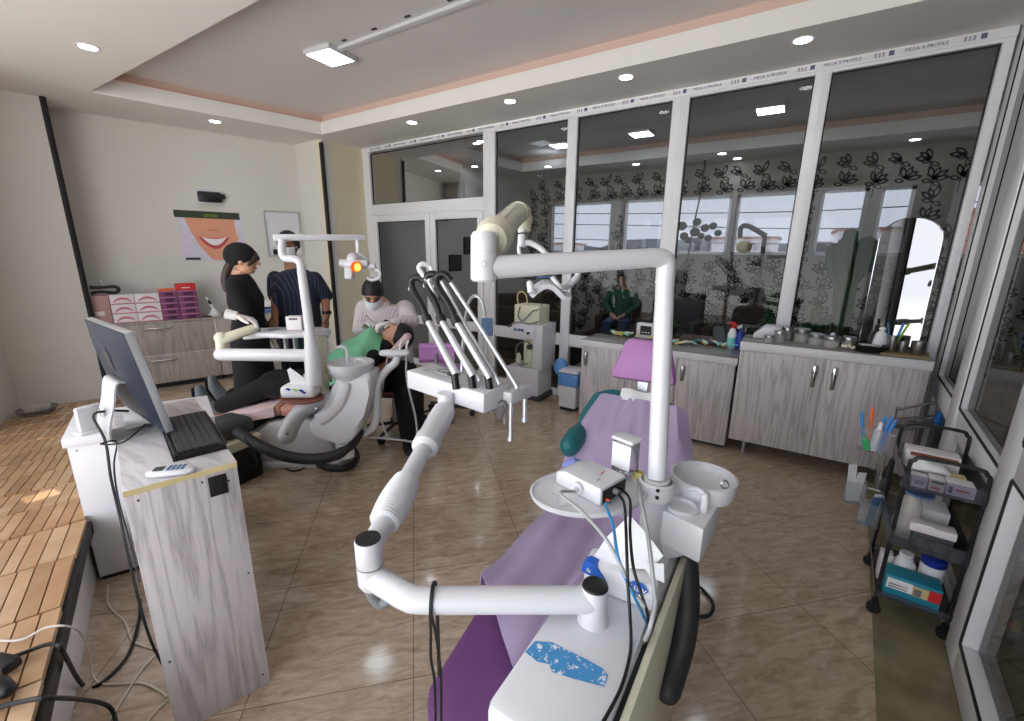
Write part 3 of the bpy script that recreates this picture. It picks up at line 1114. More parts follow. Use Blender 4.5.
for x, y, lb in [(-1.121, 7.238, 'farther left downlight seen through the glass near the flower sign'), (-0.975, 7.7, 'downlight over the dark leaf wallpaper seen through the glass'),
                 (0.994, 7.535, 'downlight over the wallpaper behind the cactus'), (-3.73, 6.903, 'downlight behind the second glass pane in the far room'),
                 (-3.683, 4.971, 'downlight just behind the glass over the door top'), (-5.0 + 0.2, 6.297, 'downlight in the far room over the left wall'), (-2.4, 7.4, 'downlight in the far room above the seated person'),
                 (2.2, 7.2, 'downlight in the far room at the right end')]:
    downlight(x, y, lb, power=5.0)
def led_panel(x, y, rz, label, w=0.30, power=12.0):
    t = thing('led_panel', label, 'ceiling light', (x, y, CEIL), rz)
    b = MB().use(M['plastic'])
    b.box((0, 0, -0.018), (w, w, 0.036), bev=0.004)
    obj('housing', b, None, t, local=True)
    b = MB().use(M['led'])
    b.box((0, 0, -0.0375), (w - 0.035, w - 0.035, 0.003))
    obj('diffuser', b, None, t, local=True)
    return t
led_panel(-3.58, 2.70, 0.1, 'square white light panel on the ceiling above the dental chairs')
led_panel(-2.05, 6.45, 0.0, 'square light panel in the far room seen through the third glass pane')
led_panel(-0.50, 6.15, 0.0, 'square light panel in the far room seen through the fourth glass pane')
led_panel(-3.3, 6.5, 0.0, 'square light panel in the far room behind the second glass pane')
b = MB().use(M['plastic'])
b.span((-3.43, 2.655, CEIL - 0.022), (0.5, 2.695, CEIL))
t = obj('cable_trunking', b)
tag(t, 'white surface cable trunking running along the raised ceiling from the light panel', 'trunking')
for x in (-3.3, -2.95, -2.6, -2.2, -1.8):
    b = MB().use(M['darkgrey'])
    b.span((x, 2.60, CEIL - 0.006), (x + 0.05, 2.62, CEIL))
    obj('fixing_clip', b, None, t)
suno.rotation_euler = V((0.80, 0.05, -0.60)).to_track_quat('-Z', 'Y').to_euler()

# ================================================================== LEFT SIDE: PLATFORM, DESK, BACK WALL
A0 = V((-2.70, 0.467, 0))
EV = V((-0.946, 0.324, 0)).normalized()
GV = V((-0.324, -0.946, 0)).normalized()
def dz(s):
    return 0.378 if s < -0.2 else max(0.012, 0.378 - 0.0985 * (s + 0.2))
def dp(s, g, dzz=0.0):
    p = A0 + EV * s + GV * g
    return V((p.x, p.y, dz(s) + dzz))
deck = thing('wooden_platform', 'low wooden platform of varnished parquet boards sloping away beside the left wall', 'platform', (A0.x, A0.y, 0))
b = MB().use(M['deck'])
tone = b.bm.faces.layers.float.new('tone')
S0, S1 = -1.75, 3.62
s = S0
row = 0
rnd = random.Random(3)
while s < S1 - 0.05:
    s2 = min(s + 0.345, S1)
    gmax = 0.86 if s > 2.2 else (0.95 if s > 1.9 else 1.25)
    g = 0.012 - 0.010 * rnd.random()
    off = 0.006 * rnd.random()
    while g < gmax:
        g2 = min(g + 0.044 + 0.014 * rnd.random(), gmax + 0.01)
        e = 0.0025
        lip = 0.006
        nf = len(b.bm.faces)
        b.bm.faces.ensure_lookup_table()
        top = [dp(s + 0.004, g + e, lip + off), dp(s2, g + e, off), dp(s2, g2 - e, off), dp(s + 0.004, g2 - e, lip + off)]
        b.prism([p - V((0, 0, 0.022)) for p in top], (0, 0, 0.022))
        b.bm.faces.ensure_lookup_table()
        t = rnd.uniform(0.15, 0.62)
        for f in b.bm.faces[nf:]:
            f[tone] = t
        g = g2
    s = s2
    row += 1
obj('board_top', b, None, deck)
b = MB().use(M['strip'])
for a, c in zip([S0, -0.2, 1.0, 2.2], [-0.2, 1.0, 2.2, S1]):
    b.prism([dp(a, -0.004, -0.085), dp(c, -0.004, -0.085), dp(c, -0.004, -0.024), dp(a, -0.004, -0.024)], GV * 0.02)
obj('dark_edge_strip', b, None, deck)
b = MB().use(M['deckbox'])
def d0(s, g, z):
    p = A0 + EV * s + GV * g
    return V((p.x, p.y, z))
b.prism([d0(S0, 0.035, 0), d0(2.7, 0.035, 0), d0(2.7, 0.035, max(0.01, dz(2.7) - 0.03)), d0(-0.2, 0.035, dz(-0.2) - 0.03), d0(S0, 0.035, dz(S0) - 0.03)], GV * 0.02)
obj('side_panel', b, None, deck)

# shallow glass dish on the platform
p = PZ(37, 411, 0.06)
p = V((-6.02, 0.88, dz(3.25) + 0.012))
t = thing('glass_dish', 'shallow clear dish on the platform in the left wall corner', 'dish', p)
b = MB().use(M['clear'])
b.lathe([(0, 0.004), (0.10, 0.004), (0.14, 0.05), (0.15, 0.05), (0.115, 0.0), (0, 0)], p, 24)
obj('bowl', b, None, t)

# ---- tall narrow counter with grey grain (near) and low white desk behind it
CA = V((-1.561, 0.349, 0))
CDV = V((-0.968, 0.25, 0)).normalized()
CPV = V((0.25, 0.968, 0)).normalized()
CW, CL, CH = 0.288, 0.86, 0.93
def cp(l, w, z):
    p = CA + CDV * l + CPV * w
    return V((p.x, p.y, z))
cnt = thing('reception_counter', 'narrow tall grey wood grain counter carrying the computer', 'counter', (CA.x, CA.y, 0))
def cbox(m, l0, l1, w0, w1, z0, z1, bev=0.002):
    b = MB().use(m)
    b.prism([cp(l0, w0, z0), cp(l1, w0, z0), cp(l1, w1, z0), cp(l0, w1, z0)], (0, 0, z1 - z0), bev=bev)
    return b
obj('end_panel', cbox(M['wood'], 0, 0.018, 0, CW, 0, CH - 0.019), None, cnt)
obj('top_panel', cbox(M['woodtop'], 0, CL, 0, CW, CH - 0.019, CH), None, cnt)
obj('back_panel', cbox(M['lamwhite'], 0.02, CL, CW - 0.05, CW - 0.032, 0.06, CH - 0.019), None, cnt)
obj('far_end_panel', cbox(M['wood'], CL - 0.02, CL, 0, CW, 0, CH - 0.019), None, cnt)
b = cbox(M['edge'], 0.0, CL, CW - 0.0005, CW + 0.001, CH - 0.019, CH - 0.001, 0)
b.prism([cp(-0.001, 0, CH - 0.019), cp(0.0005, 0, CH - 0.019), cp(0.0005, CW, CH - 0.019), cp(-0.001, CW, CH - 0.019)], (0, 0, 0.018))
obj('edge_band', b, None, cnt)
sk = cbox(M['black'], -0.004, 0.0, CW - 0.085, CW - 0.035, CH - 0.10, CH - 0.03, 0.0015)
obj('socket_plate', sk, None, cnt)
for l_, w_, z_ in ((0, 0.03, CH - 0.04), (0, CW - 0.03, CH - 0.06), (0, CW - 0.015, 0.50), (0, 0.02, 0.3), (0, CW - 0.02, 0.05), (0, CW - 0.10, CH - 0.04)):
    b = MB().use(M['black'])
    b.cyl(cp(-0.0015, w_, z_), cp(0.0, w_, z_), 0.0035, seg=10)
    obj('screw', b, None, cnt)

DA = V((-2.715, 0.455, 0))
DX = V((0.42, 0.907, 0)).normalized()
DY = V((-0.945, 0.327, 0)).normalized()
def dkp(l, w, z):
    p = DA + DX * l + DY * w
    return V((p.x, p.y, z))
desk = thing('white_desk', 'low white laminate desk end behind the grey counter and computer', 'desk', (DA.x, DA.y, 0))
def dbox(m, l0, l1, w0, w1, z0, z1, bev=0.002):
    b = MB().use(m)
    b.prism([dkp(l0, w0, z0), dkp(l1, w0, z0), dkp(l1, w1, z0), dkp(l0, w1, z0)], (0, 0, z1 - z0), bev=bev)
    return b
obj('desk_top', dbox(M['lamwhite'], -0.012, 0.57, -0.012, 0.42, 0.725, 0.765), None, desk)
obj('front_panel', dbox(M['lamwhite'], 0.0, 0.55, 0, 0.018, 0.02, 0.725), None, desk)
obj('side_panel', dbox(M['lamwhite'], 0.0, 0.018, 0.02, 0.41, 0.02, 0.725), None, desk)
obj('side_panel', dbox(M['lamwhite'], 0.532, 0.55, 0.02, 0.41, 0.02, 0.725), None, desk)
obj('plinth', dbox(M['black'], 0.01, 0.55, 0.004, 0.41, 0.0, 0.02, 0), None, desk)
b = MB().use(M['black'])
b.cyl(dkp(0.03, -0.001, 0.70), dkp(0.03, 0.001, 0.70), 0.004, seg=10)
obj('screw', b, None, desk)

# ---- all in one computer seen from behind, edge on
MON = cp(0.27, 0.20, CH)
mon = thing('desktop_computer', 'slim all in one desktop computer seen from behind on the grey counter', 'computer', MON)
tilt = math.radians(9)
MN = (CPV * math.cos(tilt) + V((0, 0, 1)) * math.sin(tilt)).normalized()      # screen faces the far side, tipped up
MU = (V((0, 0, 1)) * math.cos(tilt) - CPV * math.sin(tilt)).normalized()
MBASE = PD(170, 432, 1.60)
MX = Matrix.Rotation(math.radians(11.3), 3, 'Z') @ CDV
MP = Matrix.Rotation(math.radians(11.3), 3, 'Z') @ CPV
MN = (MP * math.cos(tilt) + V((0, 0, 1)) * math.sin(tilt)).normalized()
MU = (V((0, 0, 1)) * math.cos(tilt) - MP * math.sin(tilt)).normalized()
def mp(x, y, n):
    return MBASE + MX * x + MU * y + MN * n
MW, MH = 0.52, 0.385
b = MB().use(M['alu'])
b.prism([mp(0, 0, -0.012), mp(MW, 0, -0.012), mp(MW, MH, -0.012), mp(0, MH, -0.012)], MN * 0.026, bev=0.003)
obj('edge_frame', b, None, mon)
b = MB().use(M['black'])
b.prism([mp(0.01, 0.075, 0.014), mp(MW - 0.01, 0.075, 0.014), mp(MW - 0.01, MH - 0.01, 0.014), mp(0.01, MH - 0.01, 0.014)], MN * 0.001)
obj('screen', b, None, mon)
b = MB().use(M['screen'])
def back(u, v):
    x, y = u * MW, v * MH
    k = (1 - (2 * u - 1) ** 4) * (1 - (2 * v - 1) ** 4)
    return mp(x, y, -0.0125 - 0.026 * k)
b.grid(back, 24, 18)
obj('back_shell', b, None, mon)
# fruit shaped emblem on the back
b = MB().use(M['black'])
ec = (MW * 0.46, MH * 0.68)
def bk(x, y):
    return back(x / MW, y / MH) - MN * 0.002
pts = []
for k in range(28):
    a = 2 * PI * k / 28
    r = 0.042 * (1 + 0.10 * math.cos(2 * a) - 0.16 * max(0, math.sin(a)) ** 8)
    if abs(a) < 0.5 or a > 2 * PI - 0.5:
        r -= 0.014 * (1 - (min(a, 2 * PI - a) / 0.5) ** 2)
    pts.append(bk(ec[0] - r * math.cos(a), ec[1] + r * 1.08 * math.sin(a)))
b.bm.faces.new([b.bm.verts.new(p) for p in pts])
lf = []
for k in range(10):
    a = 2 * PI * k / 10
    u, v = 0.013 * math.cos(a), 0.0055 * math.sin(a)
    lf.append(bk(ec[0] - 0.004 - (u * 0.6 - v * 0.8), ec[1] + 0.043 + (u * 0.8 + v * 0.6)))
b.bm.faces.new([b.bm.verts.new(p) for p in lf])
obj('emblem', b, None, mon)
# stand: bent aluminium sheet, foot on the counter
hx = 0.21
st_top = mp(hx, 0.17, -0.045)
foot_f = V((cp(0, 0.245, 0).x, cp(0, 0.245, 0).y, 0)) - V((CA.x, CA.y, 0))
def sp(l, w, z):
    return cp(l, w, z)
lc = (V((st_top.x, st_top.y, 0)) - CA).dot(CDV)
wc = (V((st_top.x, st_top.y, 0)) - CA).dot(CPV)
prof = [(wc + 0.02, st_top.z + 0.01), (wc - 0.012, st_top.z + 0.018), (wc - 0.024, st_top.z - 0.005), (wc - 0.036, st_top.z - 0.06), (wc - 0.062, CH + 0.05), (wc - 0.062, CH + 0.012), (wc - 0.045, CH + 0.004), (wc + 0.14, CH + 0.004)]
sm = spline([V((w, z, 0)) for w, z in prof], 5)
b = MB().use(M['alu'])
hw = 0.08
def stand(u, v):
    i = u * (len(sm) - 1)
    k = min(int(i), len(sm) - 2)
    f = i - k
    p = sm[k].lerp(sm[k + 1], f)
    q0 = cp(lc, 0, 0)
    q1 = q0 + MX * ((v - 0.5) * 2 * hw) + MP * p.x
    return V((q1.x, q1.y, p.y))
b.grid(stand, len(sm) - 1, 4, thick=0.006)
st = obj('stand', b, None, mon)
b = MB().use(M['seal'])
cc = sp(lc, wc - 0.066, CH + 0.10)
b.lathe([(0.0, 0.001), (0.016, 0.001), (0.018, 0.0)], cc, 16, mtx=V((0, 0, 1)).rotation_difference(-CPV).to_matrix())
obj('cable_hole', b, None, mon)

# keyboard
KB = PZ(192, 436, CH)
kb = thing('keyboard', 'black full size keyboard on the grey counter in front of the computer', 'keyboard', (KB.x, KB.y, CH))
kx, ky = CDV, CPV
R = Matrix((kx, ky, V((0, 0, 1)))).transposed()
b = MB().use(M['black'])
b.box((KB.x, KB.y, CH + 0.011), (0.42, 0.145, 0.020), mtx=R, bev=0.006)
obj('case', b, None, kb)
for r_ in range(6):
    for c_ in range(16):
        l_, w_ = -0.19 + c_ * 0.0252, -0.052 + r_ * 0.0205
        b = MB().use(M['greyfab'])
        pc = V((KB.x, KB.y, 0)) + kx * l_ + ky * w_
        b.box((pc.x, pc.y, CH + 0.024), (0.020, 0.016, 0.008), mtx=R, bev=0.002, seg=1)
        obj('key', b, None, kb)
# handset
HB = PZ(171, 474.5, CH)
hs_ = thing('cordless_handset', 'white cordless handset with grey display on the near end of the counter', 'phone', (HB.x, HB.y, CH))
h1, h2 = PZ(150, 477, CH), PZ(193, 472.5, CH)
hd_ = (h2 - h1).normalized()
hn = V((-hd_.y, hd_.x, 0))
b = MB().use(M['plastic'])
b.loft([h1 + V((0, 0, 0.012)), h1.lerp(h2, 0.15) + V((0, 0, 0.012)), h1.lerp(h2, 0.85) + V((0, 0, 0.012)), h2 + V((0, 0, 0.012))], [(0.016, 0.009), (0.025, 0.012), (0.025, 0.012), (0.016, 0.009)], 16, 'round', up=(0, 0, 1))
obj('body', b, None, hs_)
R2 = Matrix((hd_, hn, V((0, 0, 1)))).transposed()
b = MB().use(M['darkgrey'])
b.box(h1.lerp(h2, 0.24) + V((0, 0, 0.0245)), (0.026, 0.026, 0.002), mtx=R2)
obj('display', b, None, hs_)
for i in range(4):
    for j in range(3):
        b = MB().use(M['steelblue'])
        b.box(h1.lerp(h2, 0.48 + 0.11 * i) + hn * (j - 1) * 0.012 + V((0, 0, 0.0245)), (0.008, 0.008, 0.002), mtx=R2)
        obj('button', b, None, hs_)
# white router standing on the desk behind the stand
rt = PZ(93, 431, 0.765)
t = thing('white_router', 'small white upright device on the low desk behind the computer stand', 'router', (rt.x, rt.y, 0.765))
b = MB().use(M['plastic'])
b.box((rt.x, rt.y, 0.765 + 0.07), (0.03, 0.10, 0.12), rz=0.2, bev=0.01)
obj('case', b, None, t)
b = MB().use(M['plastic'])
b.box((rt.x, rt.y, 0.771), (0.07, 0.12, 0.012), rz=0.2, bev=0.004)
obj('base', b, None, t)
# crumpled paper sheets by the computer
pc = cp(0.62, 0.12, CH)
b = MB().use(M['white'])
b.grid(lambda u, v: cp(0.55 + 0.2 * u, 0.03 + 0.14 * v, CH + 0.004 + 0.012 * abs(math.sin(5 * u + 3 * v))), 8, 6, thick=0.001)
tag(obj('paper_sheet', b), 'crumpled white sheet on the far end of the grey counter', 'paper')

# ---- stool / cable box group behind the counter
p = PZ(262, 470, 0.0)
sb = V((-2.62, 1.18, 0))
t = thing('junction_box', 'black floor box with a cream lid and dark grey cushion behind the counter', 'box', (sb.x, sb.y, 0))
sx = PZ(238, 479, 0)
def place_box():
    c = sx
    b = MB().use(M['black'])
    b.box((c.x, c.y, 0.125), (0.20, 0.26, 0.25), rz=0.15, bev=0.008)
    obj('black_case', b, None, t)
    b = MB().use(M['cream'])
    b.box((c.x - 0.03, c.y - 0.0, 0.285), (0.26, 0.30, 0.07), rz=0.15, bev=0.01)
    obj('cream_lid', b, None, t)
    b = MB().use(M['greyfab'])
    b.box((c.x - 0.07, c.y - 0.02, 0.385), (0.27, 0.34, 0.13), rz=0.15, bev=0.06, seg=4)
    obj('cushion', b, None, t)
t.location = (sx.x, sx.y, 0)
place_box()

# ---- back wall: poster, black speaker, white board, drawer cabinet
WA, WB = V((-6.71, 1.60, 0)), V((-6.01, 3.85, 0))
WT = (WB - WA).normalized()
WN = V((WT.y, -WT.x, 0))
def onback(px, py, off=0.0):
    v = ray(px, py)
    P0 = WA + WN * off
    tt = (P0 - EYE).dot(WN) / v.dot(WN)
    return EYE + v * tt
UPZ = V((0, 0, 1))
pa, pb = onback(174.5, 211, 0.003), onback(240, 212, 0.003)
pz1 = 2.26
s0, s1 = (pa - WA).dot(WT), (pb - WA).dot(WT)
z1 = (pa.z + pb.z) / 2
z0 = onback(187, 261, 0.003).z
def wpt(s_, z_, off=0.003):
    p = WA + WT * s_ + WN * off
    return V((p.x, p.y, z_))
pw, ph = s1 - s0, z1 - z0
poster = thing('dental_poster', 'poster of a big smiling mouth with a dark green header on the back wall', 'poster', wpt(s0 + pw / 2, z0))
def wquad(m, u0, u1, v0, v1, off):
    b = MB().use(m)
    b.prism([wpt(s0 + pw * u0, z0 + ph * v0, off), wpt(s0 + pw * u1, z0 + ph * v0, off), wpt(s0 + pw * u1, z0 + ph * v1, off), wpt(s0 + pw * u0, z0 + ph * v1, off)], WN * 0.001)
    return b
def wblob(m, pts, off):
    b = MB().use(m)
    b.bm.faces.new([b.bm.verts.new(wpt(s0 + pw * u, z0 + ph * v, off)) for u, v in pts])
    return b
obj('sheet', wquad(M['postbg'], 0.02, 1, 0, 0.93, 0.002), None, poster)
obj('header_band', wquad(M['postgreen'], -0.02, 0.98, 0.86, 1.0, 0.004), None, poster)
text('header_text', 'smile', 0.07, M['postlime'], poster, basis(wpt(s0 + pw * 0.52, z0 + ph * 0.925, 0.0065), WT, UPZ))
obj('footer_band', wquad(M['postgreen'], 0.05, 0.27, 0.02, 0.07, 0.005), None, poster)
obj('printed_face', wblob(M['postskin'], [(0.12, 0.86), (0.19, 0.58), (0.28, 0.33), (0.4, 0.12), (0.46, 0.02), (0.74, 0.02), (0.78, 0.12), (0.86, 0.35), (0.89, 0.6), (0.88, 0.86)], 0.005), None, poster)
obj('printed_nose', wblob(M['postshade'], [(0.42, 0.64), (0.47, 0.61), (0.52, 0.625), (0.57, 0.61), (0.62, 0.65), (0.57, 0.635), (0.52, 0.645), (0.47, 0.635)], 0.006), None, poster)
def lipcurve(w_, up_, dn_, cx=0.53, cy=0.46):
    P = []
    for k in range(17):
        a = -1 + 2 * k / 16
        P.append((cx + w_ * a, cy + up_ * (1 - a * a) - 0.02 + 0.05 * a * a))
    for k in range(1, 16):
        a = 1 - 2 * k / 16
        P.append((cx + w_ * a, cy - dn_ * (1 - a * a) - 0.02 + 0.05 * a * a))
    return P
obj('printed_lips', wblob(M['lips'], lipcurve(0.24, 0.03, 0.19), 0.006), None, poster)
obj('printed_teeth', wblob(M['teeth'], lipcurve(0.19, 0.01, 0.12), 0.007), None, poster)
b = wblob(M['postskin'], [(0.87 + 0.055 * math.cos(a), 0.48 + 0.075 * math.sin(a)) for a in [k * PI / 7 for k in range(14)]], 0.006)
obj('printed_fingertip', b, None, poster)

# black gadget box above the poster
a_, c_ = onback(195, 197, 0.04), onback(224, 197, 0.04)
m_ = (a_ + c_) / 2
t = thing('wall_speaker', 'small black boxy unit fixed above the smile poster', 'speaker', m_)
b = MB().use(M['black'])
Rw = Matrix((WT, -WN, UPZ)).transposed()
b.box(m_, (0.25, 0.07, 0.125), mtx=Rw, bev=0.02)
obj('case', b, None, t)
b = MB().use(M['black'])
b.box(m_ + WT * 0.14 + V((0, 0, 0.015)), (0.05, 0.05, 0.06), mtx=Rw, bev=0.008)
obj('side_knob', b, None, t)
b = MB().use(M['plastic'])
b.box(m_ - WN * 0.036 + V((0, 0, -0.01)), (0.30, 0.006, 0.18), mtx=Rw, bev=0.002)
obj('mounting_plate', b, None, t)

# framed white board
a_, c_ = onback(264, 211, 0.012), onback(298, 211, 0.012)
t = thing('white_board', 'small framed white board on the back wall behind the man in scrubs', 'board', ((a_ + c_) / 2))
bs0, bs1 = (a_ - WA).dot(WT), (c_ - WA).dot(WT)
zb0 = onback(272, 256, 0.012).z
b = MB().use(M['lamwhite'])
b.prism([wpt(bs0, zb0, 0.004), wpt(bs1, zb0, 0.004), wpt(bs1, a_.z, 0.004), wpt(bs0, a_.z, 0.004)], WN * 0.008)
obj('board_face', b, None, t)
b = MB().use(M['alu'])
for u0, u1, v0, v1 in ((bs0 - 0.01, bs0 + 0.008, zb0, a_.z), (bs1 - 0.008, bs1 + 0.01, zb0, a_.z), (bs0, bs1, a_.z - 0.008, a_.z + 0.01), (bs0, bs1, zb0 - 0.01, zb0 + 0.008)):
    b.prism([wpt(u0, v0, 0.002), wpt(u1, v0, 0.002), wpt(u1, v1, 0.002), wpt(u0, v1, 0.002)], WN * 0.016)
obj('frame', b, None, t)
b = MB().use(M['black'])
b.prism([wpt(bs0 + 0.05, zb0 + 0.02, 0.02), wpt(bs0 + 0.2, zb0 + 0.02, 0.02), wpt(bs0 + 0.2, zb0 + 0.09, 0.02), wpt(bs0 + 0.05, zb0 + 0.09, 0.02)], WN * 0.03, bev=0.005)
obj('eraser', b, None, t)

# back drawer cabinet with boxes on top: built in the wall's own directions
CBH = 0.80
CBO = 0.46
c0, c1 = onback(118, 330, CBO), onback(214, 318, CBO)
u0, u1 = 0.08, (c1 - WA).dot(WT)
u2 = u1 + 0.42
cab = thing('drawer_cabinet', 'dark grey grained drawer cabinet against the back wall under the glove boxes', 'cabinet', wpt(u1 / 2, 0, 0.2))
def bbox(m, s_0, s_1, o0, o1, z_0, z_1, bev=0.003):
    b = MB().use(m)
    b.prism([wpt(s_0, z_0, o0), wpt(s_1, z_0, o0), wpt(s_1, z_0, o1), wpt(s_0, z_0, o1)], (0, 0, z_1 - z_0), bev=bev)
    return b
obj('carcass', bbox(M['woodback'], u0, u1, 0.01, CBO - 0.02, 0.06, CBH - 0.02), None, cab)
obj('plinth', bbox(M['black'], u0, u1, 0.02, CBO - 0.06, 0, 0.06, 0), None, cab)
obj('cabinet_top', bbox(M['woodback'], u0 - 0.01, u2 + 0.01, 0.005, CBO + 0.005, CBH - 0.02, CBH), None, cab)
for z_0, z_1 in ((0.41, 0.775), (0.07, 0.40)):
    d = obj('drawer', bbox(M['woodback'], u0 + 0.004, u1 - 0.006, CBO - 0.02, CBO, z_0, z_1), None, cab)
    b = MB().use(M['chrome'])
    hc = (u0 + u1) / 2 - 0.05
    b.tube([wpt(hc - 0.12, z_1 - 0.06, CBO), wpt(hc - 0.10, z_1 - 0.055, CBO + 0.025), wpt(hc + 0.10, z_1 - 0.055, CBO + 0.025), wpt(hc + 0.12, z_1 - 0.06, CBO)], 0.013, 8)
    obj('handle', b, None, d)
obj('side_unit', bbox(M['woodback'], u1 + 0.004, u2, 0.01, CBO, 0.06, CBH - 0.02), None, cab)
b = MB().use(M['lamwhite'])
b.prism([wpt(u1 - 0.005, 0.40, CBO), wpt(u1 + 0.004, 0.40, CBO), wpt(u1 + 0.004, CBH - 0.02, CBO), wpt(u1 - 0.005, CBH - 0.02, CBO)], WN * 0.002)
b.prism([wpt(u0, 0.402, CBO), wpt(u1, 0.402, CBO), wpt(u1, 0.408, CBO), wpt(u0, 0.408, CBO)], WN * 0.002)
obj('edge_band', b, None, cab)

def carton(name, label, s_0, s_1, o0, o1, z_0, z_1, m, deco, group=None):
    t = thing(name, label, 'box', wpt((s_0 + s_1) / 2, z_0, (o0 + o1) / 2), group=group)
    obj('carton', bbox(m, s_0 + 0.002, s_1 - 0.002, o0, o1, z_0 + 0.001, z_1 - 0.001, 0.003), None, t)
    b = MB()
    w_, h_ = s_1 - s_0, z_1 - z_0
    if deco == 'arch':
        b.use(M['boxpink'])
        for k in range(8):
            x0, x1 = s_0 + w_ * (0.15 + 0.09 * k), s_0 + w_ * (0.15 + 0.09 * (k + 1))
            f0 = math.sin(PI * k / 8) ** 0.7 if k else 0
            f1 = math.sin(PI * (k + 1) / 8) ** 0.7 if k < 7 else 0
            b.quad(wpt(x0, z_0 + h_ * (0.18 + 0.3 * f0), o1 + 0.001), wpt(x1, z_0 + h_ * (0.18 + 0.3 * f1), o1 + 0.001), wpt(x1, z_0 + h_ * (0.32 + 0.42 * f1), o1 + 0.001), wpt(x0, z_0 + h_ * (0.32 + 0.42 * f0), o1 + 0.001))
        b.prism([wpt(s_0 + 0.004, z_0 + 0.002, o1), wpt(s_1 - 0.004, z_0 + 0.002, o1), wpt(s_1 - 0.004, z_0 + 0.012, o1), wpt(s_0 + 0.004, z_0 + 0.012, o1)], WN * 0.001)
    elif deco == 'dark':
        b.use(M['boxdark'])
        b.prism([wpt(s_0 + w_ * 0.3, z_0 + h_ * 0.15, o1), wpt(s_1 - w_ * 0.2, z_0 + h_ * 0.15, o1), wpt(s_1 - w_ * 0.2, z_0 + h_ * 0.7, o1), wpt(s_0 + w_ * 0.3, z_0 + h_ * 0.7, o1)], WN * 0.001)
        b.use(M['boxlight'])
        b.prism([wpt(s_0 + 0.004, z_0 + h_ * 0.8, o1), wpt(s_1 - 0.004, z_0 + h_ * 0.8, o1), wpt(s_1 - 0.004, z_0 + h_ * 0.92, o1), wpt(s_0 + 0.004, z_0 + h_ * 0.92, o1)], WN * 0.001)
    else:
        b.use(M['boxwhite'])
        b.prism([wpt(s_0 + w_ * 0.3, z_0 + h_ * 0.3, o1), wpt(s_1 - w_ * 0.3, z_0 + h_ * 0.3, o1), wpt(s_1 - w_ * 0.3, z_0 + h_ * 0.45, o1), wpt(s_0 + w_ * 0.3, z_0 + h_ * 0.45, o1)], WN * 0.001)
    obj('front_print', b, None, t)
    return t
FO = CBO - 0.03
sA = (onback(113, 318, FO) - WA).dot(WT)
sB = (onback(138, 318, FO) - WA).dot(WT)
sC = (onback(162, 312, FO) - WA).dot(WT)
sD = (onback(180, 310, FO) - WA).dot(WT)
sE = (onback(199, 306, FO) - WA).dot(WT)
hW = 0.105
ords = ['lowest', 'middle', 'top']
for k in range(3):
    carton('glove_box', '%s white and pink glove box in the left stack on the back cabinet' % ords[k], sA, sB, FO - 0.13, FO, CBH + hW * k, CBH + hW * (k + 1), M['boxwhite'], 'arch', 'white glove boxes on the back cabinet')
    carton('glove_box', '%s white and pink glove box in the stack touching the magenta boxes' % ords[k], sB, sC, FO - 0.13, FO, CBH + hW * k, CBH + hW * (k + 1), M['boxwhite'], 'arch', 'white glove boxes on the back cabinet')
carton('side_carton', 'plain pink carton at the left end of the glove box row', sA - 0.19, sA - 0.005, FO - 0.22, FO - 0.05, CBH, CBH + 0.31, mat('faded_pink_carton', (186, 150, 146), 0.7), 'plain')
o5 = ['lowest', 'second lowest', 'middle', 'second highest', 'topmost']
hM = 0.068
for k in range(5):
    carton('magenta_box', '%s slim magenta box in the stack beside the white glove boxes' % o5[k], sC, sD - 0.006, FO - 0.13, FO, CBH + hM * k, CBH + hM * (k + 1), M['boxmagenta'], 'dark', 'slim magenta boxes on the back cabinet')
    carton('magenta_box', '%s slim magenta box in the stack under the red box' % o5[k], sD, sE, FO - 0.13, FO, CBH + hM * k, CBH + hM * (k + 1), M['boxmagenta'], 'dark', 'slim magenta boxes on the back cabinet')
carton('red_box', 'red box lying on top of the right magenta stack', sD - 0.01, sE, FO - 0.13, FO, CBH + hM * 5, CBH + hM * 5 + 0.075, M['red'], 'plain')
# yellow strip on top of the left magenta stack
t = tag(obj('yellow_carton', bbox(M['orange'], sC, sD - 0.02, FO - 0.11, FO - 0.01, CBH + hM * 5, CBH + hM * 5 + 0.02)), 'flat orange carton on the left magenta stack beside the red box', 'box')
# black clamp lying on the boxes
ck = wpt(sA - 0.02, CBH + 3 * hW, FO - 0.08)
t = thing('black_clamp', 'black hinged clamp lying on top of the left glove boxes', 'clamp', ck)
for dz_, nm in ((0.02, 'lower_jaw'), (0.085, 'upper_jaw')):
    b = MB().use(M['black'])
    b.tube([ck - WT * 0.12 + V((0, 0, dz_)), ck - WT * 0.04 + V((0, 0, dz_ + (0.015 if dz_ < 0.05 else -0.005))), ck + WT * 0.08 + V((0, 0, dz_)), ck + WT * 0.12 + V((0, 0, 0.06))], 0.017, 8)
    obj(nm, b, None, t)
b = MB().use(M['steel'])
b.cyl(ck + V((0, 0, 0.09)), ck + V((0, 0, 0.17)) - WT * 0.03, 0.006)
obj('pin', b, None, t)
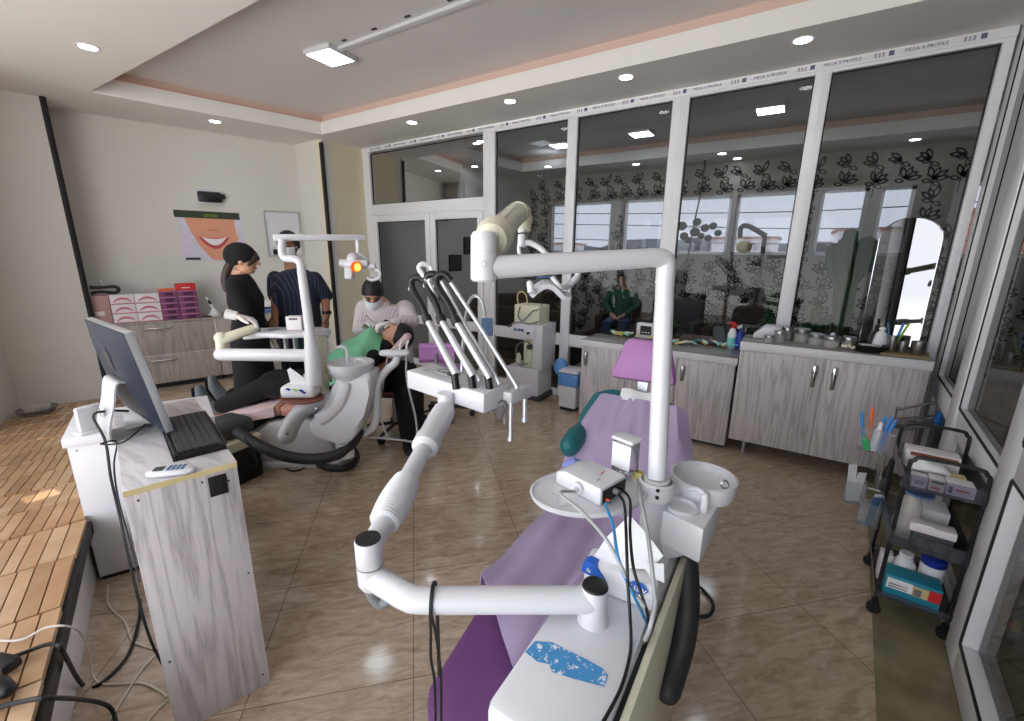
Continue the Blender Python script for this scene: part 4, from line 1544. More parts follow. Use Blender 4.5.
# white swab stand
sw = wpt((onback(216, 316, FO) - WA).dot(WT), CBH, FO - 0.1)
t = thing('syringe_stand', 'small white stand with an upright syringe near the cabinet end', 'stand', sw)
b = MB().use(M['plastic'])
b.lathe([(0.07, 0), (0.075, 0.01), (0.05, 0.04), (0.03, 0.08), (0, 0.085)], sw, 18)
obj('stand_base', b, None, t)
b = MB().use(M['white'])
b.cyl(sw + V((0, 0, 0.08)), sw + V((0, 0, 0.24)) - WT * 0.06, 0.012)
obj('syringe', b, None, t)
b = MB().use(M['black'])
b.cyl(sw + V((0, 0, 0.15)) - WT * 0.026, sw + V((0, 0, 0.20)) - WT * 0.045, 0.0135)
obj('dark_band', b, None, t)
t = tag(obj('dark_tray', bbox(M['blackmetal'], (sw - WA).dot(WT) - 0.14, (sw - WA).dot(WT) - 0.04, FO - 0.1, FO, CBH, CBH + 0.015)), 'small dark tray left of the syringe stand on the cabinet', 'tray')
# papers behind the woman
for k, (px, py, m) in enumerate(((268, 300, 'steelblue'), (264, 304, 'white'))):
    pp = onback(px, py, 0.3)
    sC_ = (pp - WA).dot(WT)
    b = bbox(M[m], sC_ - 0.12, sC_ + 0.12, 0.18, 0.42, CBH + 0.002 + 0.08 * k, CBH + 0.06 + 0.10 * k, 0.004)
    tag(obj('document_tray', b), ['blue folder pile behind the woman in black', 'white paper pile on the blue folders behind the woman'][k], 'papers')
bb = bbox(M['woodback'], u2 + 0.02, u2 + 0.75, 0.02, 0.44, 0.0, CBH, 0.004)
t = thing('side_cabinet', 'low grey cabinet behind the standing man and woman', 'cabinet', wpt(u2 + 0.4, 0, 0.2))
obj('carcass', bb, None, t)
obj('door', bbox(M['woodback'], u2 + 0.03, u2 + 0.74, 0.44, 0.455, 0.07, CBH - 0.03), None, t)

# ---- cables at lower left
def cable(name, label, pts, r, m, cat='cable', group=None):
    b = MB().use(m)
    b.tube(pts, r, 8, 8)
    return tag(obj(name, b), label, cat, group)
zt = 0.378 + 0.018
cable('power_cable', 'thick black cable bent over the platform edge to the tiles', [PZ(-20, 560 + 100, zt), PZ(8, 658, zt), PZ(45, 645, zt + 0.01), PZ(57, 645, zt + 0.01), PZ(63, 652, zt - 0.01), PZ(82, 684, 0.012), PZ(100, 684, 0.008), PZ(128, 655, 0.008), PZ(139, 620, 0.008), PZ(140, 600, 0.008)], 0.0065, M['cable_k'])
cable('power_cable', 'black cable along the lower left corner dropping over the platform', [PZ(-20, 712, zt), PZ(20, 702, zt + 0.01), PZ(50, 698, zt + 0.02), PZ(85, 700, 0.20), PZ(108, 706, 0.06), PZ(116, 722, 0.01), PZ(118, 760, 0.01)], 0.0065, M['cable_k'])
cable('network_cable', 'white cable arching off the platform edge towards the counter', [PZ(-15, 640, zt), PZ(20, 640, zt), PZ(45, 628, zt + 0.02), PZ(66, 626, zt + 0.02), PZ(80, 632, 0.28), PZ(88, 650, 0.12), PZ(93, 676, 0.01), PZ(105, 684, 0.006), PZ(140, 683, 0.006), PZ(158, 690, 0.006), PZ(166, 696, 0.006)], 0.0035, M['cable_w'])
cable('network_cable', 'white cable on the tiles running below the white desk', [PZ(108, 585, 0.006), PZ(109, 605, 0.006), PZ(125, 622, 0.006), PZ(132, 640, 0.006), PZ(150, 648, 0.006), PZ(160, 648, 0.006)], 0.0035, M['cable_w'])
cable('network_cable', 'white cable slanting across the tiles under the counter end', [PZ(155, 655, 0.006), PZ(140, 672, 0.006), PZ(122, 700, 0.006), PZ(108, 724, 0.006), PZ(100, 745, 0.006)], 0.0035, M['cable_w'])
cable('network_cable', 'short white cable curving at the foot of the counter end panel', [PZ(168, 700, 0.006), PZ(155, 712, 0.006), PZ(147, 724, 0.006), PZ(140, 745, 0.006)], 0.0035, M['cable_w'])
pl = PZ(1, 664, zt + 0.02)
t = thing('black_plug', 'black plug and adapter lying on the wooden platform at the left edge', 'plug', pl)
b = MB().use(M['black'])
b.box(pl + V((0, 0, 0.0)), (0.09, 0.05, 0.035), rz=0.4, bev=0.01)
obj('plug_body', b, None, t)
b = MB().use(M['black'])
b.loft([PZ(-2, 688, zt + 0.02), PZ(6, 690, zt + 0.02)], [0.03, 0.022], 14, 'round')
obj('adapter', b, None, t)
# computer cables down the back of the counter
hole = sp(lc, wc - 0.066, CH + 0.10)
b1 = cable('computer_cable', 'black power cable looping from the computer stand down behind the counter', [mp(hx, 0.06, -0.05), hole + CPV * 0.02, hole - CPV * 0.02 - V((0, 0, 0.01)), sp(lc - 0.04, -0.03, CH + 0.0), sp(lc - 0.1, -0.035, CH - 0.12), sp(lc - 0.22, -0.03, 0.72), sp(lc - 0.28, -0.03, 0.5), sp(lc - 0.33, -0.02, 0.25), sp(lc - 0.35, 0.02, 0.02)], 0.0045, M['cable_k'])
cable('usb_cable', 'thin black cable curling from the computer over the counter edge', [sp(lc - 0.09, wc + 0.05, CH + 0.05), sp(lc - 0.13, wc - 0.02, CH + 0.012), sp(lc - 0.10, wc - 0.08, CH + 0.012), sp(lc - 0.09, 0.0, CH + 0.005), sp(lc - 0.10, -0.02, CH - 0.08), sp(lc - 0.06, -0.03, 0.7), sp(lc - 0.2, -0.02, 0.55), sp(lc - 0.33, -0.015, 0.5)], 0.003, M['cable_k'])

# ================================================================== PEOPLE
def hand(mb, wrist, d, n, size=0.19, curl=0.35, side=1, spread=0.10, fr=1.0):
    """palm, five separate bent fingers; d = pointing direction, n = back-of-hand normal"""
    d = V(d).normalized()
    n = V(n)
    n = (n - d * n.dot(d)).normalized()
    s = d.cross(n).normalized() * side
    w = V(wrist)
    pl = size * 0.5
    mb.loft([w - d * 0.02, w + d * pl * 0.35, w + d * pl * 0.8, w + d * pl], [(0.026, 0.020), (0.036, 0.017), (0.042, 0.015), (0.038, 0.012)], 12, 'round', up=n)
    lens = [0.40, 0.47, 0.50, 0.46, 0.37]
    for i, k in enumerate((-1.0, -0.35, 0.32, 0.95)):
        base = w + d * pl * 0.92 + s * (-k) * 0.031
        L = size * (0.44, 0.50, 0.46, 0.36)[i]
        dirv = (d + s * (-k) * spread).normalized()
        pts = [base]
        a = 0.0
        for j, f in enumerate((0.45, 0.32, 0.23)):
            a += curl * (0.7 + 0.25 * j) + 0.06 * i
            pts.append(pts[-1] + (dirv * math.cos(a) - n * math.sin(a)) * L * f)
        mb.loft(pts, [0.0095 * fr, 0.009 * fr, 0.0082 * fr, 0.0065 * fr], 8, 'round')
    b0 = w + d * pl * 0.25 + s * 0.026
    td = (d * 0.75 + s * 0.65 - n * 0.25).normalized()
    p1 = b0 + td * size * 0.17
    p2 = p1 + (td + d * 0.4).normalized() * size * 0.15
    p3 = p2 + (td + d * 0.9 - n * 0.2).normalized() * size * 0.11
    mb.loft([b0 - td * 0.01, p1, p2, p3], [0.013 * fr, 0.011 * fr, 0.0095 * fr, 0.007 * fr], 8, 'round')

class Figure:
    """a frame of reference for one person: r = right hand side, f = facing, u = up"""
    def __init__(self, pos, face):
        self.o = V(pos)
        self.f = V((face[0], face[1], 0)).normalized()
        self.r = V((self.f.y, -self.f.x, 0))
        self.u = V((0, 0, 1))
    def __call__(self, r, f, u):
        return self.o + self.r * r + self.f * f + self.u * u

def head(mb, c, look, up, sc=1.0, ears=True, nose=True):
    """skull, jaw, nose, ears and neck stub; c = centre of head, look = facing"""
    look = V(look).normalized()
    up = (V(up) - look * V(up).dot(look)).normalized()
    s = look.cross(up).normalized()
    R = Matrix((s, look, up)).transposed()
    c = V(c)
    mb.ball(c + up * 0.018 * sc, (0.074 * sc, 0.094 * sc, 0.100 * sc), 20, mtx=R)
    mb.ball(c + look * 0.022 * sc - up * 0.048 * sc, (0.058 * sc, 0.066 * sc, 0.066 * sc), 16, mtx=R)
    mb.ball(c + look * 0.056 * sc - up * 0.088 * sc, (0.026 * sc, 0.024 * sc, 0.020 * sc), 12, mtx=R)
    mb.ball(c + look * 0.080 * sc + up * 0.028 * sc, (0.050 * sc, 0.014 * sc, 0.010 * sc), 12, mtx=R)
    if nose:
        mb.loft([c + look * 0.086 * sc + up * 0.018 * sc, c + look * 0.102 * sc - up * 0.008 * sc, c + look * 0.112 * sc - up * 0.026 * sc], [0.010 * sc, 0.012 * sc, 0.016 * sc], 10, 'round')
    mb.ball(c + look * 0.080 * sc - up * 0.058 * sc, (0.024 * sc, 0.012 * sc, 0.007 * sc), 10, mtx=R)
    if ears:
        for k in (-1, 1):
            mb.ball(c + s * k * 0.076 * sc - look * 0.006 * sc - up * 0.005 * sc, (0.009 * sc, 0.020 * sc, 0.030 * sc), 10, mtx=R)
    return R, s, look, up
def eyes(parent, c, s, look, up, sc=1.0):
    for k in (-1, 1):
        b = MB().use(M['eye'])
        b.ball(c + s * k * 0.031 * sc + look * 0.086 * sc + up * 0.008 * sc, (0.013 * sc, 0.008 * sc, 0.007 * sc), 10, mtx=Matrix((s, look, up)).transposed())
        obj('eye', b, None, parent)
        b = MB().use(M['hair'])
        b.loft([c + s * k * 0.014 * sc + look * 0.093 * sc + up * 0.030 * sc, c + s * k * 0.034 * sc + look * 0.091 * sc + up * 0.036 * sc, c + s * k * 0.052 * sc + look * 0.078 * sc + up * 0.028 * sc], [0.005, 0.006, 0.003], 6, 'round')
        obj('eyebrow', b, None, parent)
def face_mask(parent, c, s, look, up, sc=1.0):
    b = MB().use(M['mask'])
    def fn(u, v):
        a = (u - 0.5) * 2.3
        y = -0.098 + 0.098 * v
        bulge = 0.016 * math.cos((u - 0.5) * PI) * math.sin(v * PI * 0.9 + 0.15)
        rr = (0.070 + 0.006 * v) * sc
        return c + s * math.sin(a) * rr + look * (math.cos(a) * (0.098 * sc) + bulge + 0.012) + up * y * sc
    b.grid(fn, 14, 8, thick=0.003)
    m = obj('face_mask', b, None, parent)
    for k in (-1, 1):
        b = MB().use(M['mask'])
        for v in (-0.085, -0.015):
            b.tube([c + s * k * 0.066 * sc + look * 0.05 * sc + up * v * sc, c + s * k * 0.080 * sc + look * 0.01 * sc + up * (v * 0.5 + 0.01) * sc, c + s * k * 0.080 * sc - look * 0.015 * sc + up * 0.012 * sc], 0.0022, 5, 3)
        obj('ear_loop', b, None, m)
def hair_cap(parent, c, s, look, up, m, sc=1.0, front=0.42, name='hair', low=-0.035):
    b = MB().use(m)
    def fn(u, v):
        a = u * 2 * PI
        fwd = math.cos(a)
        # lower rim rises at the forehead, drops at the nape
        lo = (front * 1.25 if fwd > 0 else 0) * fwd + (low * 10 * (1 - max(0, fwd)) if fwd < 1 else 0)
        th0 = lo
        th = th0 + (PI / 2 - th0) * v
        x, y, z = 0.081 * math.sin(a) * math.cos(th), 0.101 * math.cos(a) * math.cos(th), 0.108 * math.sin(th)
        return c + (s * x + look * y + up * (z + 0.018)) * sc
    b.grid(fn, 24, 8, thick=0.006)
    return obj(name, b, None, parent)

# ---- woman in black by the chair (stands, turned to the right, gloved hand on the tray arm)
wp = PD(250, 340, 3.5)
wdir = CR * 1.0 + V((CF.x, CF.y, 0)) * 0.30
F = Figure((wp.x, wp.y, 0), wdir)
wom = thing('person', 'woman in long black coat and black cap standing behind the dental chair', 'person', F.o)
hc = F(0, 0.03, 1.535)
mb = MB().use(M['skin'])
R_, s_, lk_, up_ = head(mb, hc, F.f * 1 - F.u * 0.05, F.u, 0.94)
mb.loft([F(0, -0.02, 1.36), F(0, 0.0, 1.46)], [0.052, 0.048], 14)
mb.loft([F(0, 0, 0.92), F(0, 0.01, 1.08), F(0, 0.01, 1.24), F(0, -0.01, 1.36), F(0, -0.015, 1.41)], [(0.155, 0.115), (0.125, 0.095), (0.145, 0.11), (0.15, 0.08), (0.06, 0.055)], 20, 'round', up=F.f)
for k in (-1, 1):
    mb.loft([F(0.085 * k, 0, 0.95), F(0.085 * k, 0.01, 0.5), F(0.08 * k, -0.01, 0.09), F(0.08 * k, 0.0, 0.06)], [0.085, 0.058, 0.040, 0.045], 12)
    mb.loft([F(0.08 * k, -0.05, 0.045), F(0.085 * k, 0.05, 0.04), F(0.09 * k, 0.15, 0.03)], [(0.035, 0.04), (0.042, 0.035), (0.035, 0.02)], 12, 'round')
ha = PD(254, 320, 3.05)
sh_r, el_r, wr_r = F(0.17, -0.01, 1.35), F(0.20, 0.06, 1.08), ha - F.f * 0.10 + V((0, 0, 0.03))
sh_l, el_l, wr_l = F(-0.17, -0.01, 1.35), F(-0.20, 0.02, 1.08), F(-0.12, 0.13, 0.90)
for a, e, w_ in ((sh_r, el_r, wr_r), (sh_l, el_l, wr_l)):
    mb.loft([a, e, w_], [0.046, 0.036, 0.026], 12, 'round')
hand(mb, wr_r, ha - wr_r, F.u, 0.17, 0.5, 1)
hand(mb, wr_l, F.f * 0.5 + F.r * 0.3 - F.u, F.f, 0.17, 0.5, -1)
obj('body', remesh(mb, 0.0075, 3), M['skin'], wom)
b = MB().use(M['blackcloth'])
b.loft([F(0, 0.0, 0.22), F(0, 0.0, 0.55), F(0, 0, 0.92), F(0, 0.01, 1.08), F(0, 0.01, 1.24), F(0, -0.01, 1.36), F(0, -0.012, 1.43)], [(0.215, 0.17), (0.20, 0.15), (0.178, 0.135), (0.145, 0.112), (0.162, 0.128), (0.168, 0.095), (0.07, 0.066)], 24, up=F.f)
for a, e, w_ in ((sh_r, el_r, wr_r), (sh_l, el_l, wr_l)):
    b.loft([a, e, e.lerp(w_, 0.9)], [0.062, 0.050, 0.040], 14, 'round')
obj('black_coat', remesh(b, 0.011, 5), M['blackcloth'], wom)
b = MB().use(M['blackcloth'])
for k in (-1, 1):
    b.loft([F(0.085 * k, 0, 0.5), F(0.08 * k, 0, 0.07)], [0.085, 0.06], 14)
obj('trousers', b, None, wom)
for k in (-1, 1):
    b = MB().use(M['black'])
    b.loft([F(0.08 * k, -0.07, 0.04), F(0.085 * k, 0.06, 0.04), F(0.09 * k, 0.17, 0.03)], [(0.04, 0.04), (0.047, 0.04), (0.038, 0.027)], 12, 'round')
    obj('shoe', b, None, wom)
b = MB().use(M['glove'])
hand(b, wr_r, ha - wr_r, F.u, 0.18, 0.5, 1, fr=1.2)
b.loft([wr_r - (ha - wr_r).normalized() * 0.07, wr_r], [0.036, 0.031], 12)
obj('glove', b, None, wom)
b = MB().use(M['glove'])
hand(b, wr_l, F.f * 0.5 + F.r * 0.3 - F.u, F.f, 0.18, 0.5, -1, fr=1.2)
obj('glove', b, None, wom)
b = MB().use(M['blackcloth'])
b.ball(hc - lk_ * 0.022 + up_ * 0.040, (0.092, 0.112, 0.094), 20, mtx=R_)
b.ball(hc - lk_ * 0.075 + up_ * 0.03, (0.078, 0.06, 0.075), 16, mtx=R_)
obj('black_cap', remesh(b, 0.008, 6), M['blackcloth'], wom)
b = MB().use(M['hairbrown'])
b.tube([hc - lk_ * 0.085 - up_ * 0.02, hc - lk_ * 0.12 - up_ * 0.09, hc - lk_ * 0.135 - up_ * 0.17, hc - lk_ * 0.12 - up_ * 0.25], [0.03] * 18 + [0.012], 10, 6)
b.loft([hc + lk_ * 0.075 + up_ * 0.055, hc + lk_ * 0.088 + up_ * 0.02 + s_ * 0.03, hc + lk_ * 0.05 - up_ * 0.03 + s_ * 0.066], [0.022, 0.02, 0.012], 8, 'round')
b.loft([hc + lk_ * 0.075 + up_ * 0.055, hc + lk_ * 0.088 + up_ * 0.02 - s_ * 0.03, hc + lk_ * 0.05 - up_ * 0.03 - s_ * 0.066], [0.022, 0.02, 0.012], 8, 'round')
obj('brown_hair', b, None, wom)
eyes(wom, hc, s_, lk_, up_, 0.94)
b = MB().use(M['lip'])
b.ball(hc + lk_ * 0.085 - up_ * 0.055, (0.022, 0.008, 0.006), 8, mtx=R_)
obj('mouth', b, None, wom)

# ---- man in navy pinstriped scrubs
mpnt = PD(300, 330, 3.85)
F = Figure((mpnt.x, mpnt.y, 0), -V((CF.x, CF.y, 0)) + CR * 0.05)
man = thing('person', 'man in navy pinstriped scrubs and white mask standing by the back wall', 'person', F.o)
hc = F(0.085, 0.03, 1.585)
hc = PD(289, 246, 3.80)
mb = MB().use(M['skindark'])
R_, s_, lk_, up_ = head(mb, hc, F.f + F.r * 0.02 - F.u * 0.12, F.u, 1.0)
mb.loft([F(0.02, -0.02, 1.38), hc - F.u * 0.07], [0.06, 0.055], 14)
mb.loft([F(0, 0, 0.92), F(0, 0.01, 1.1), F(0, 0.01, 1.25), F(0, -0.01, 1.40), F(0.01, -0.015, 1.45)], [(0.165, 0.12), (0.155, 0.115), (0.175, 0.12), (0.19, 0.085), (0.07, 0.06)], 20, 'round', up=F.f)
for k in (-1, 1):
    mb.loft([F(0.09 * k, 0, 0.95), F(0.095 * k, 0.01, 0.5), F(0.095 * k, -0.01, 0.09)], [0.09, 0.062, 0.045], 12)
    mb.loft([F(0.095 * k, -0.05, 0.045), F(0.1 * k, 0.05, 0.04), F(0.105 * k, 0.18, 0.03)], [(0.038, 0.04), (0.045, 0.035), (0.038, 0.02)], 12, 'round')
hl = PD(327, 322, 3.8)
hr = PD(276, 322, 3.65)
shl, shr = F(-0.165, -0.01, 1.375), F(0.165, -0.01, 1.375)
ell, elr = PD(325, 296, 3.85), PD(276, 296, 3.80)
for a, e, w_ in ((shl, ell, hl + V((0, 0, 0.05))), (shr, elr, hr + V((0, 0, 0.05)))):
    mb.loft([a, e, w_], [0.056, 0.044, 0.030], 12, 'round')
hand(mb, hl + V((0, 0, 0.05)), V((0, 0, -1)) + F.f * 0.15, -F.r, 0.19, 0.3, 1)
hand(mb, hr + V((0, 0, 0.05)), V((0, 0, -0.8)) + F.f * 0.5, F.f + F.u * 0.3, 0.19, 0.45, 1)
obj('body', remesh(mb, 0.0075, 3), M['skindark'], man)
b = MB().use(M['navy'])
b.loft([F(0, 0.0, 0.72), F(0, 0, 0.92), F(0, 0.01, 1.1), F(0, 0.01, 1.25), F(0, -0.01, 1.40), F(0.01, -0.012, 1.455)], [(0.205, 0.15), (0.20, 0.15), (0.19, 0.145), (0.195, 0.145), (0.185, 0.102), (0.085, 0.075)], 24, up=F.f)
for a, e in ((shl, ell), (shr, elr)):
    b.loft([a, a.lerp(e, 0.5), a.lerp(e, 0.95)], [0.066, 0.068, 0.068], 16, 'round')
me = remesh(b, 0.010, 5)
o = obj('scrub_top', me, M['navy'], man)
b = MB().use(M['navy'])
for k in (-1, 1):
    b.loft([F(0.09 * k, 0, 0.95), F(0.095 * k, 0.01, 0.5), F(0.095 * k, -0.01, 0.07)], [0.105, 0.085, 0.07], 14)
obj('scrub_trousers', b, None, man)
for k in (-1, 1):
    b = MB().use(M['black'])
    b.loft([F(0.095 * k, -0.07, 0.04), F(0.1 * k, 0.06, 0.04), F(0.105 * k, 0.19, 0.03)], [(0.045, 0.04), (0.05, 0.04), (0.04, 0.027)], 12, 'round')
    obj('shoe', b, None, man)
face_mask(man, hc, s_, lk_, up_)
eyes(man, hc, s_, lk_, up_)
hair_cap(man, hc, s_, lk_, up_, M['hair'], 1.02)
b = MB().use(M['black'])
wv = hl + V((0, 0, 0.085))
b.lathe([(0.028, -0.012), (0.033, -0.012), (0.033, 0.012), (0.028, 0.012), (0.028, -0.012)], wv, 18)
w_ = obj('watch', b, None, man)
b = MB().use(M['black'])
b.cyl(wv + (-F.r) * 0.03 + F.f * 0.012, wv + (-F.r) * 0.042 + F.f * 0.016, 0.018)
obj('watch_face', b, None, w_)

# ---- dental chair with the patient (far chair): survey points along its length
AXF, AXH = PD(206, 404, 3.45), PD(398, 345, 3.45)
ax = V((AXH.x - AXF.x, AXH.y - AXF.y, 0)).normalized()
an = V((ax.y, -ax.x, 0))                     # towards the camera side
if an.dot(V((0, 0, 0)) - V((AXF.x, AXF.y, 0))) < 0:
    an = -an
def AX(px, py, D=3.45, n=0.0, z=0.0):
    p = PD(px, py, D) + an * n
    p.z += z
    return p

# ---- seated dentist
dp_ = PD(388, 330, 3.78)
look = AXH - PD(372, 292, 3.7)
fdir = V((look.x, look.y, 0)) + (-V((CF.x, CF.y, 0))) * 0.6
F = Figure((dp_.x, dp_.y, 0), fdir)
den = thing('person', 'seated dentist in white striped shirt and mask leaning over the patient', 'person', F.o)
hc = PD(373, 293, 3.62)
neck = PD(381, 304, 3.72)
hipz = PD(393, 372, 3.86)
mb = MB().use(M['skin'])
lk = (F.f * 0.75 - F.u * 0.62 - CR * 0.1)
R_, s_, lk_, up_ = head(mb, hc, lk, F.u * 0.8 + F.f * 0.5, 1.0)
mb.loft([neck - F.u * 0.02, hc - lk_ * 0.03 - up_ * 0.04], [0.06, 0.056], 14)
chest = PD(387, 326, 3.76)
belly = PD(392, 352, 3.84)
mb.loft([hipz, belly, chest, neck - F.u * 0.04, neck], [(0.17, 0.13), (0.155, 0.12), (0.175, 0.12), (0.17, 0.08), (0.07, 0.06)], 20, 'round', up=F.f)
sh1, sh2 = PD(365, 309, 3.70), PD(405, 309, 3.80)
el1, el2 = PD(360, 332, 3.66), PD(412, 321, 3.62)
h1, h2 = PD(370, 322, 3.50), PD(383, 324, 3.47)
w1, w2 = h1.lerp(el1, 0.45), h2.lerp(el2, 0.30)
for a, e, w_ in ((sh1, el1, w1), (sh2, el2, w2)):
    mb.loft([a, e, w_], [0.048, 0.040, 0.029], 12, 'round')
kn = [F(-0.16, 0.42, 0.50), F(0.16, 0.42, 0.50)]
ft = [F(-0.18, 0.32, 0.06), PD(407, 416, 3.62)]
ft[1] = V((ft[1].x, ft[1].y, 0.06))
kn[1] = PD(400, 366, 3.60)
for i, k in enumerate((-1, 1)):
    mb.loft([hipz + F.r * 0.09 * k, kn[i], ft[i] + V((0, 0, 0.05))], [0.09, 0.062, 0.045], 14, 'round')
    mb.loft([ft[i] - F.f * 0.05, ft[i] + F.f * 0.06 - V((0, 0, 0.01)), ft[i] + F.f * 0.17 - V((0, 0, 0.02))], [(0.04, 0.04), (0.045, 0.035), (0.035, 0.02)], 12, 'round')
hand(mb, w1, h1 - w1, F.u, 0.18, 0.55, 1)
hand(mb, w2, h2 - w2, F.u, 0.18, 0.45, -1)
obj('body', remesh(mb, 0.0075, 3), M['skin'], den)
b = MB().use(M['shirt'])
b.loft([hipz - F.u * 0.05, belly, chest, neck - F.u * 0.05, neck - F.u * 0.005], [(0.19, 0.15), (0.18, 0.145), (0.195, 0.14), (0.20, 0.11), (0.088, 0.084)], 24, up=F.f)
for a, e, w_ in ((sh1, el1, w1), (sh2, el2, w2)):
    b.loft([a, e, e.lerp(w_, 0.85)], [0.082, 0.064, 0.046], 14, 'round')
obj('striped_shirt', remesh(b, 0.010, 5), M['shirt'], den)
b = MB().use(M['shirt'])
b.lathe([(0.066, -0.02), (0.082, -0.02), (0.070, 0.025), (0.062, 0.025), (0.066, -0.02)], neck + F.u * 0.0 , 20)
obj('collar', b, None, den)
b = MB().use(M['navytie'])
tp = [neck + F.f * 0.075 - F.u * 0.02, chest + F.f * 0.148, belly + F.f * 0.155]
b.loft([tp[0], tp[0].lerp(tp[1], 0.2), tp[1], tp[2]], [(0.022, 0.008), (0.018, 0.007), (0.032, 0.006), (0.036, 0.006)], 10, up=F.f)
obj('tie', b, None, den)
b = MB().use(M['navy'])
for i, k in enumerate((-1, 1)):
    b.loft([hipz + F.r * 0.09 * k, kn[i], ft[i] + V((0, 0, 0.04))], [0.125, 0.09, 0.066], 14, 'round')
b.ball(hipz, (0.19, 0.17, 0.14), 16)
obj('dark_trousers', remesh(b, 0.011, 4), M['blackcloth'], den)
for i in range(2):
    b = MB().use(M['black'])
    b.loft([ft[i] - F.f * 0.07, ft[i] + F.f * 0.06 - V((0, 0, 0.01)), ft[i] + F.f * 0.18 - V((0, 0, 0.02))], [(0.045, 0.045), (0.05, 0.042), (0.04, 0.027)], 12, 'round')
    obj('shoe', b, None, den)
for w_, h_, sd in ((w1, h1, 1), (w2, h2, -1)):
    b = MB().use(M['glove'])
    hand(b, w_, h_ - w_, F.u, 0.19, 0.5, sd, fr=1.25)
    b.loft([w_ - (h_ - w_).normalized() * 0.05, w_], [0.036, 0.031], 12)
    obj('glove', b, None, den)
face_mask(den, hc, s_, lk_, up_)
eyes(den, hc, s_, lk_, up_)
hair_cap(den, hc, s_, lk_, up_, M['hair'], 1.03, front=0.36)
# dental probe held in the left hand
b = MB().use(M['steel'])
b.tube([h1 + V((0, 0, 0.06)) - CR * 0.03, h1 + CR * 0.02, h1 + CR * 0.06 - V((0, 0, 0.05))], 0.004, 6)
tag(obj('dental_probe', b), 'thin steel probe held in the seated dentist gloved hand', 'dental tool')

# ---- patient lying on the far chair
pat = thing('person', 'patient lying on the far dental chair under a green drape, dark trousers', 'person', V((AXF.x, AXF.y, 0)))
phd = AX(397, 337, 3.46)
plook = (V((0, 0, 1)) * 0.9 - ax * 0.15 - CR * 0.1)
mb = MB().use(M['skin'])
R_, s_, lk_, up_ = head(mb, phd, plook, ax, 0.98)
pneck, pch, pwa, phip = AX(386, 345), AX(366, 352, 3.45), AX(344, 371, 3.45), AX(318, 386, 3.45)
mb.loft([pneck, phd - up_ * 0.06], [0.055, 0.052], 12)
mb.loft([phip, pwa, pch, AX(380, 347), pneck], [(0.165, 0.10), (0.15, 0.095), (0.17, 0.105), (0.16, 0.075), (0.06, 0.055)], 20, 'round', up=V((0, 0, 1)))
kn_ = [AX(272, 383, 3.45, 0.09), AX(272, 383, 3.45, -0.09)]
an_ = [AX(224, 404, 3.45, 0.09), AX(222, 401, 3.45, -0.10)]
for k in (0, 1):
    mb.loft([phip + an * (0.09 if k == 0 else -0.09), kn_[k], an_[k]], [0.085, 0.06, 0.042], 12, 'round')
    mb.loft([an_[k], an_[k] - ax * 0.06 + V((0, 0, 0.03)), an_[k] - ax * 0.10 + V((0, 0, 0.12))], [(0.038, 0.038), (0.042, 0.038), (0.034, 0.022)], 12, 'round')
psh = [AX(378, 352, 3.45, 0.18), AX(378, 346, 3.45, -0.18)]
pel = [AX(352, 378, 3.45, 0.19), AX(352, 370, 3.45, -0.19)]
pwr = [AX(334, 384, 3.45, 0.12), AX(330, 378, 3.45, -0.10)]
for k in (0, 1):
    mb.loft([psh[k], pel[k], pwr[k]], [0.048, 0.038, 0.028], 12, 'round')
    hand(mb, pwr[k], -ax + an * (-0.4 if k == 0 else 0.4), V((0, 0, 1)), 0.18, 0.3, 1 if k == 0 else -1)
obj('body', remesh(mb, 0.0075, 3), M['skin'], pat)
b = MB().use(M['blackcloth'])
for k in (0, 1):
    b.loft([phip + an * (0.09 if k == 0 else -0.09), kn_[k], an_[k].lerp(kn_[k], 0.10)], [0.115, 0.088, 0.062], 14, 'round')
b.loft([phip - ax * 0.08, phip, pwa], [(0.17, 0.10), (0.185, 0.118), (0.165, 0.108)], 18, 'round', up=V((0, 0, 1)))
b.loft([kn_[0] * 0.5 + kn_[1] * 0.5 + V((0, 0, 0.02)), phip], [(0.13, 0.08), (0.16, 0.11)], 16, 'round', up=V((0, 0, 1)))
obj('black_trousers', remesh(b, 0.011, 5), M['blackcloth'], pat)
b = MB().use(M['greentop'])
b.loft([pwa, pch, AX(380, 347), pneck], [(0.165, 0.105), (0.185, 0.118), (0.17, 0.086), (0.07, 0.064)], 18, 'round', up=V((0, 0, 1)))
for k in (0, 1):
    b.loft([psh[k], pel[k], pwr[k].lerp(pel[k], 0.1)], [0.064, 0.052, 0.042], 12, 'round')
obj('dark_top', remesh(b, 0.011, 4), M['blackcloth'], pat)
b = MB().use(M['green'])
rows = [(AX(384, 350), 0.20), (AX(370, 350), 0.31), (AX(350, 361), 0.32), (AX(326, 379), 0.27)]
def drape(u, v):
    f = u * 3
    k = min(int(f), 2)
    p = rows[k][0].lerp(rows[k + 1][0], f - k)
    w_ = rows[k][1] + (rows[k + 1][1] - rows[k][1]) * (f - k)
    t = (v - 0.5) * 2
    z = 0.172 - 0.235 * abs(t) ** 2.4 + 0.008 * math.sin(13 * u + 9 * v)
    return p + an * (w_ * t) + V((0, 0, z * (0.55 + 0.45 * min(1, u / 0.25))))
b.grid(drape, 18, 18, thick=0.004)
obj('green_drape', b, None, pat)
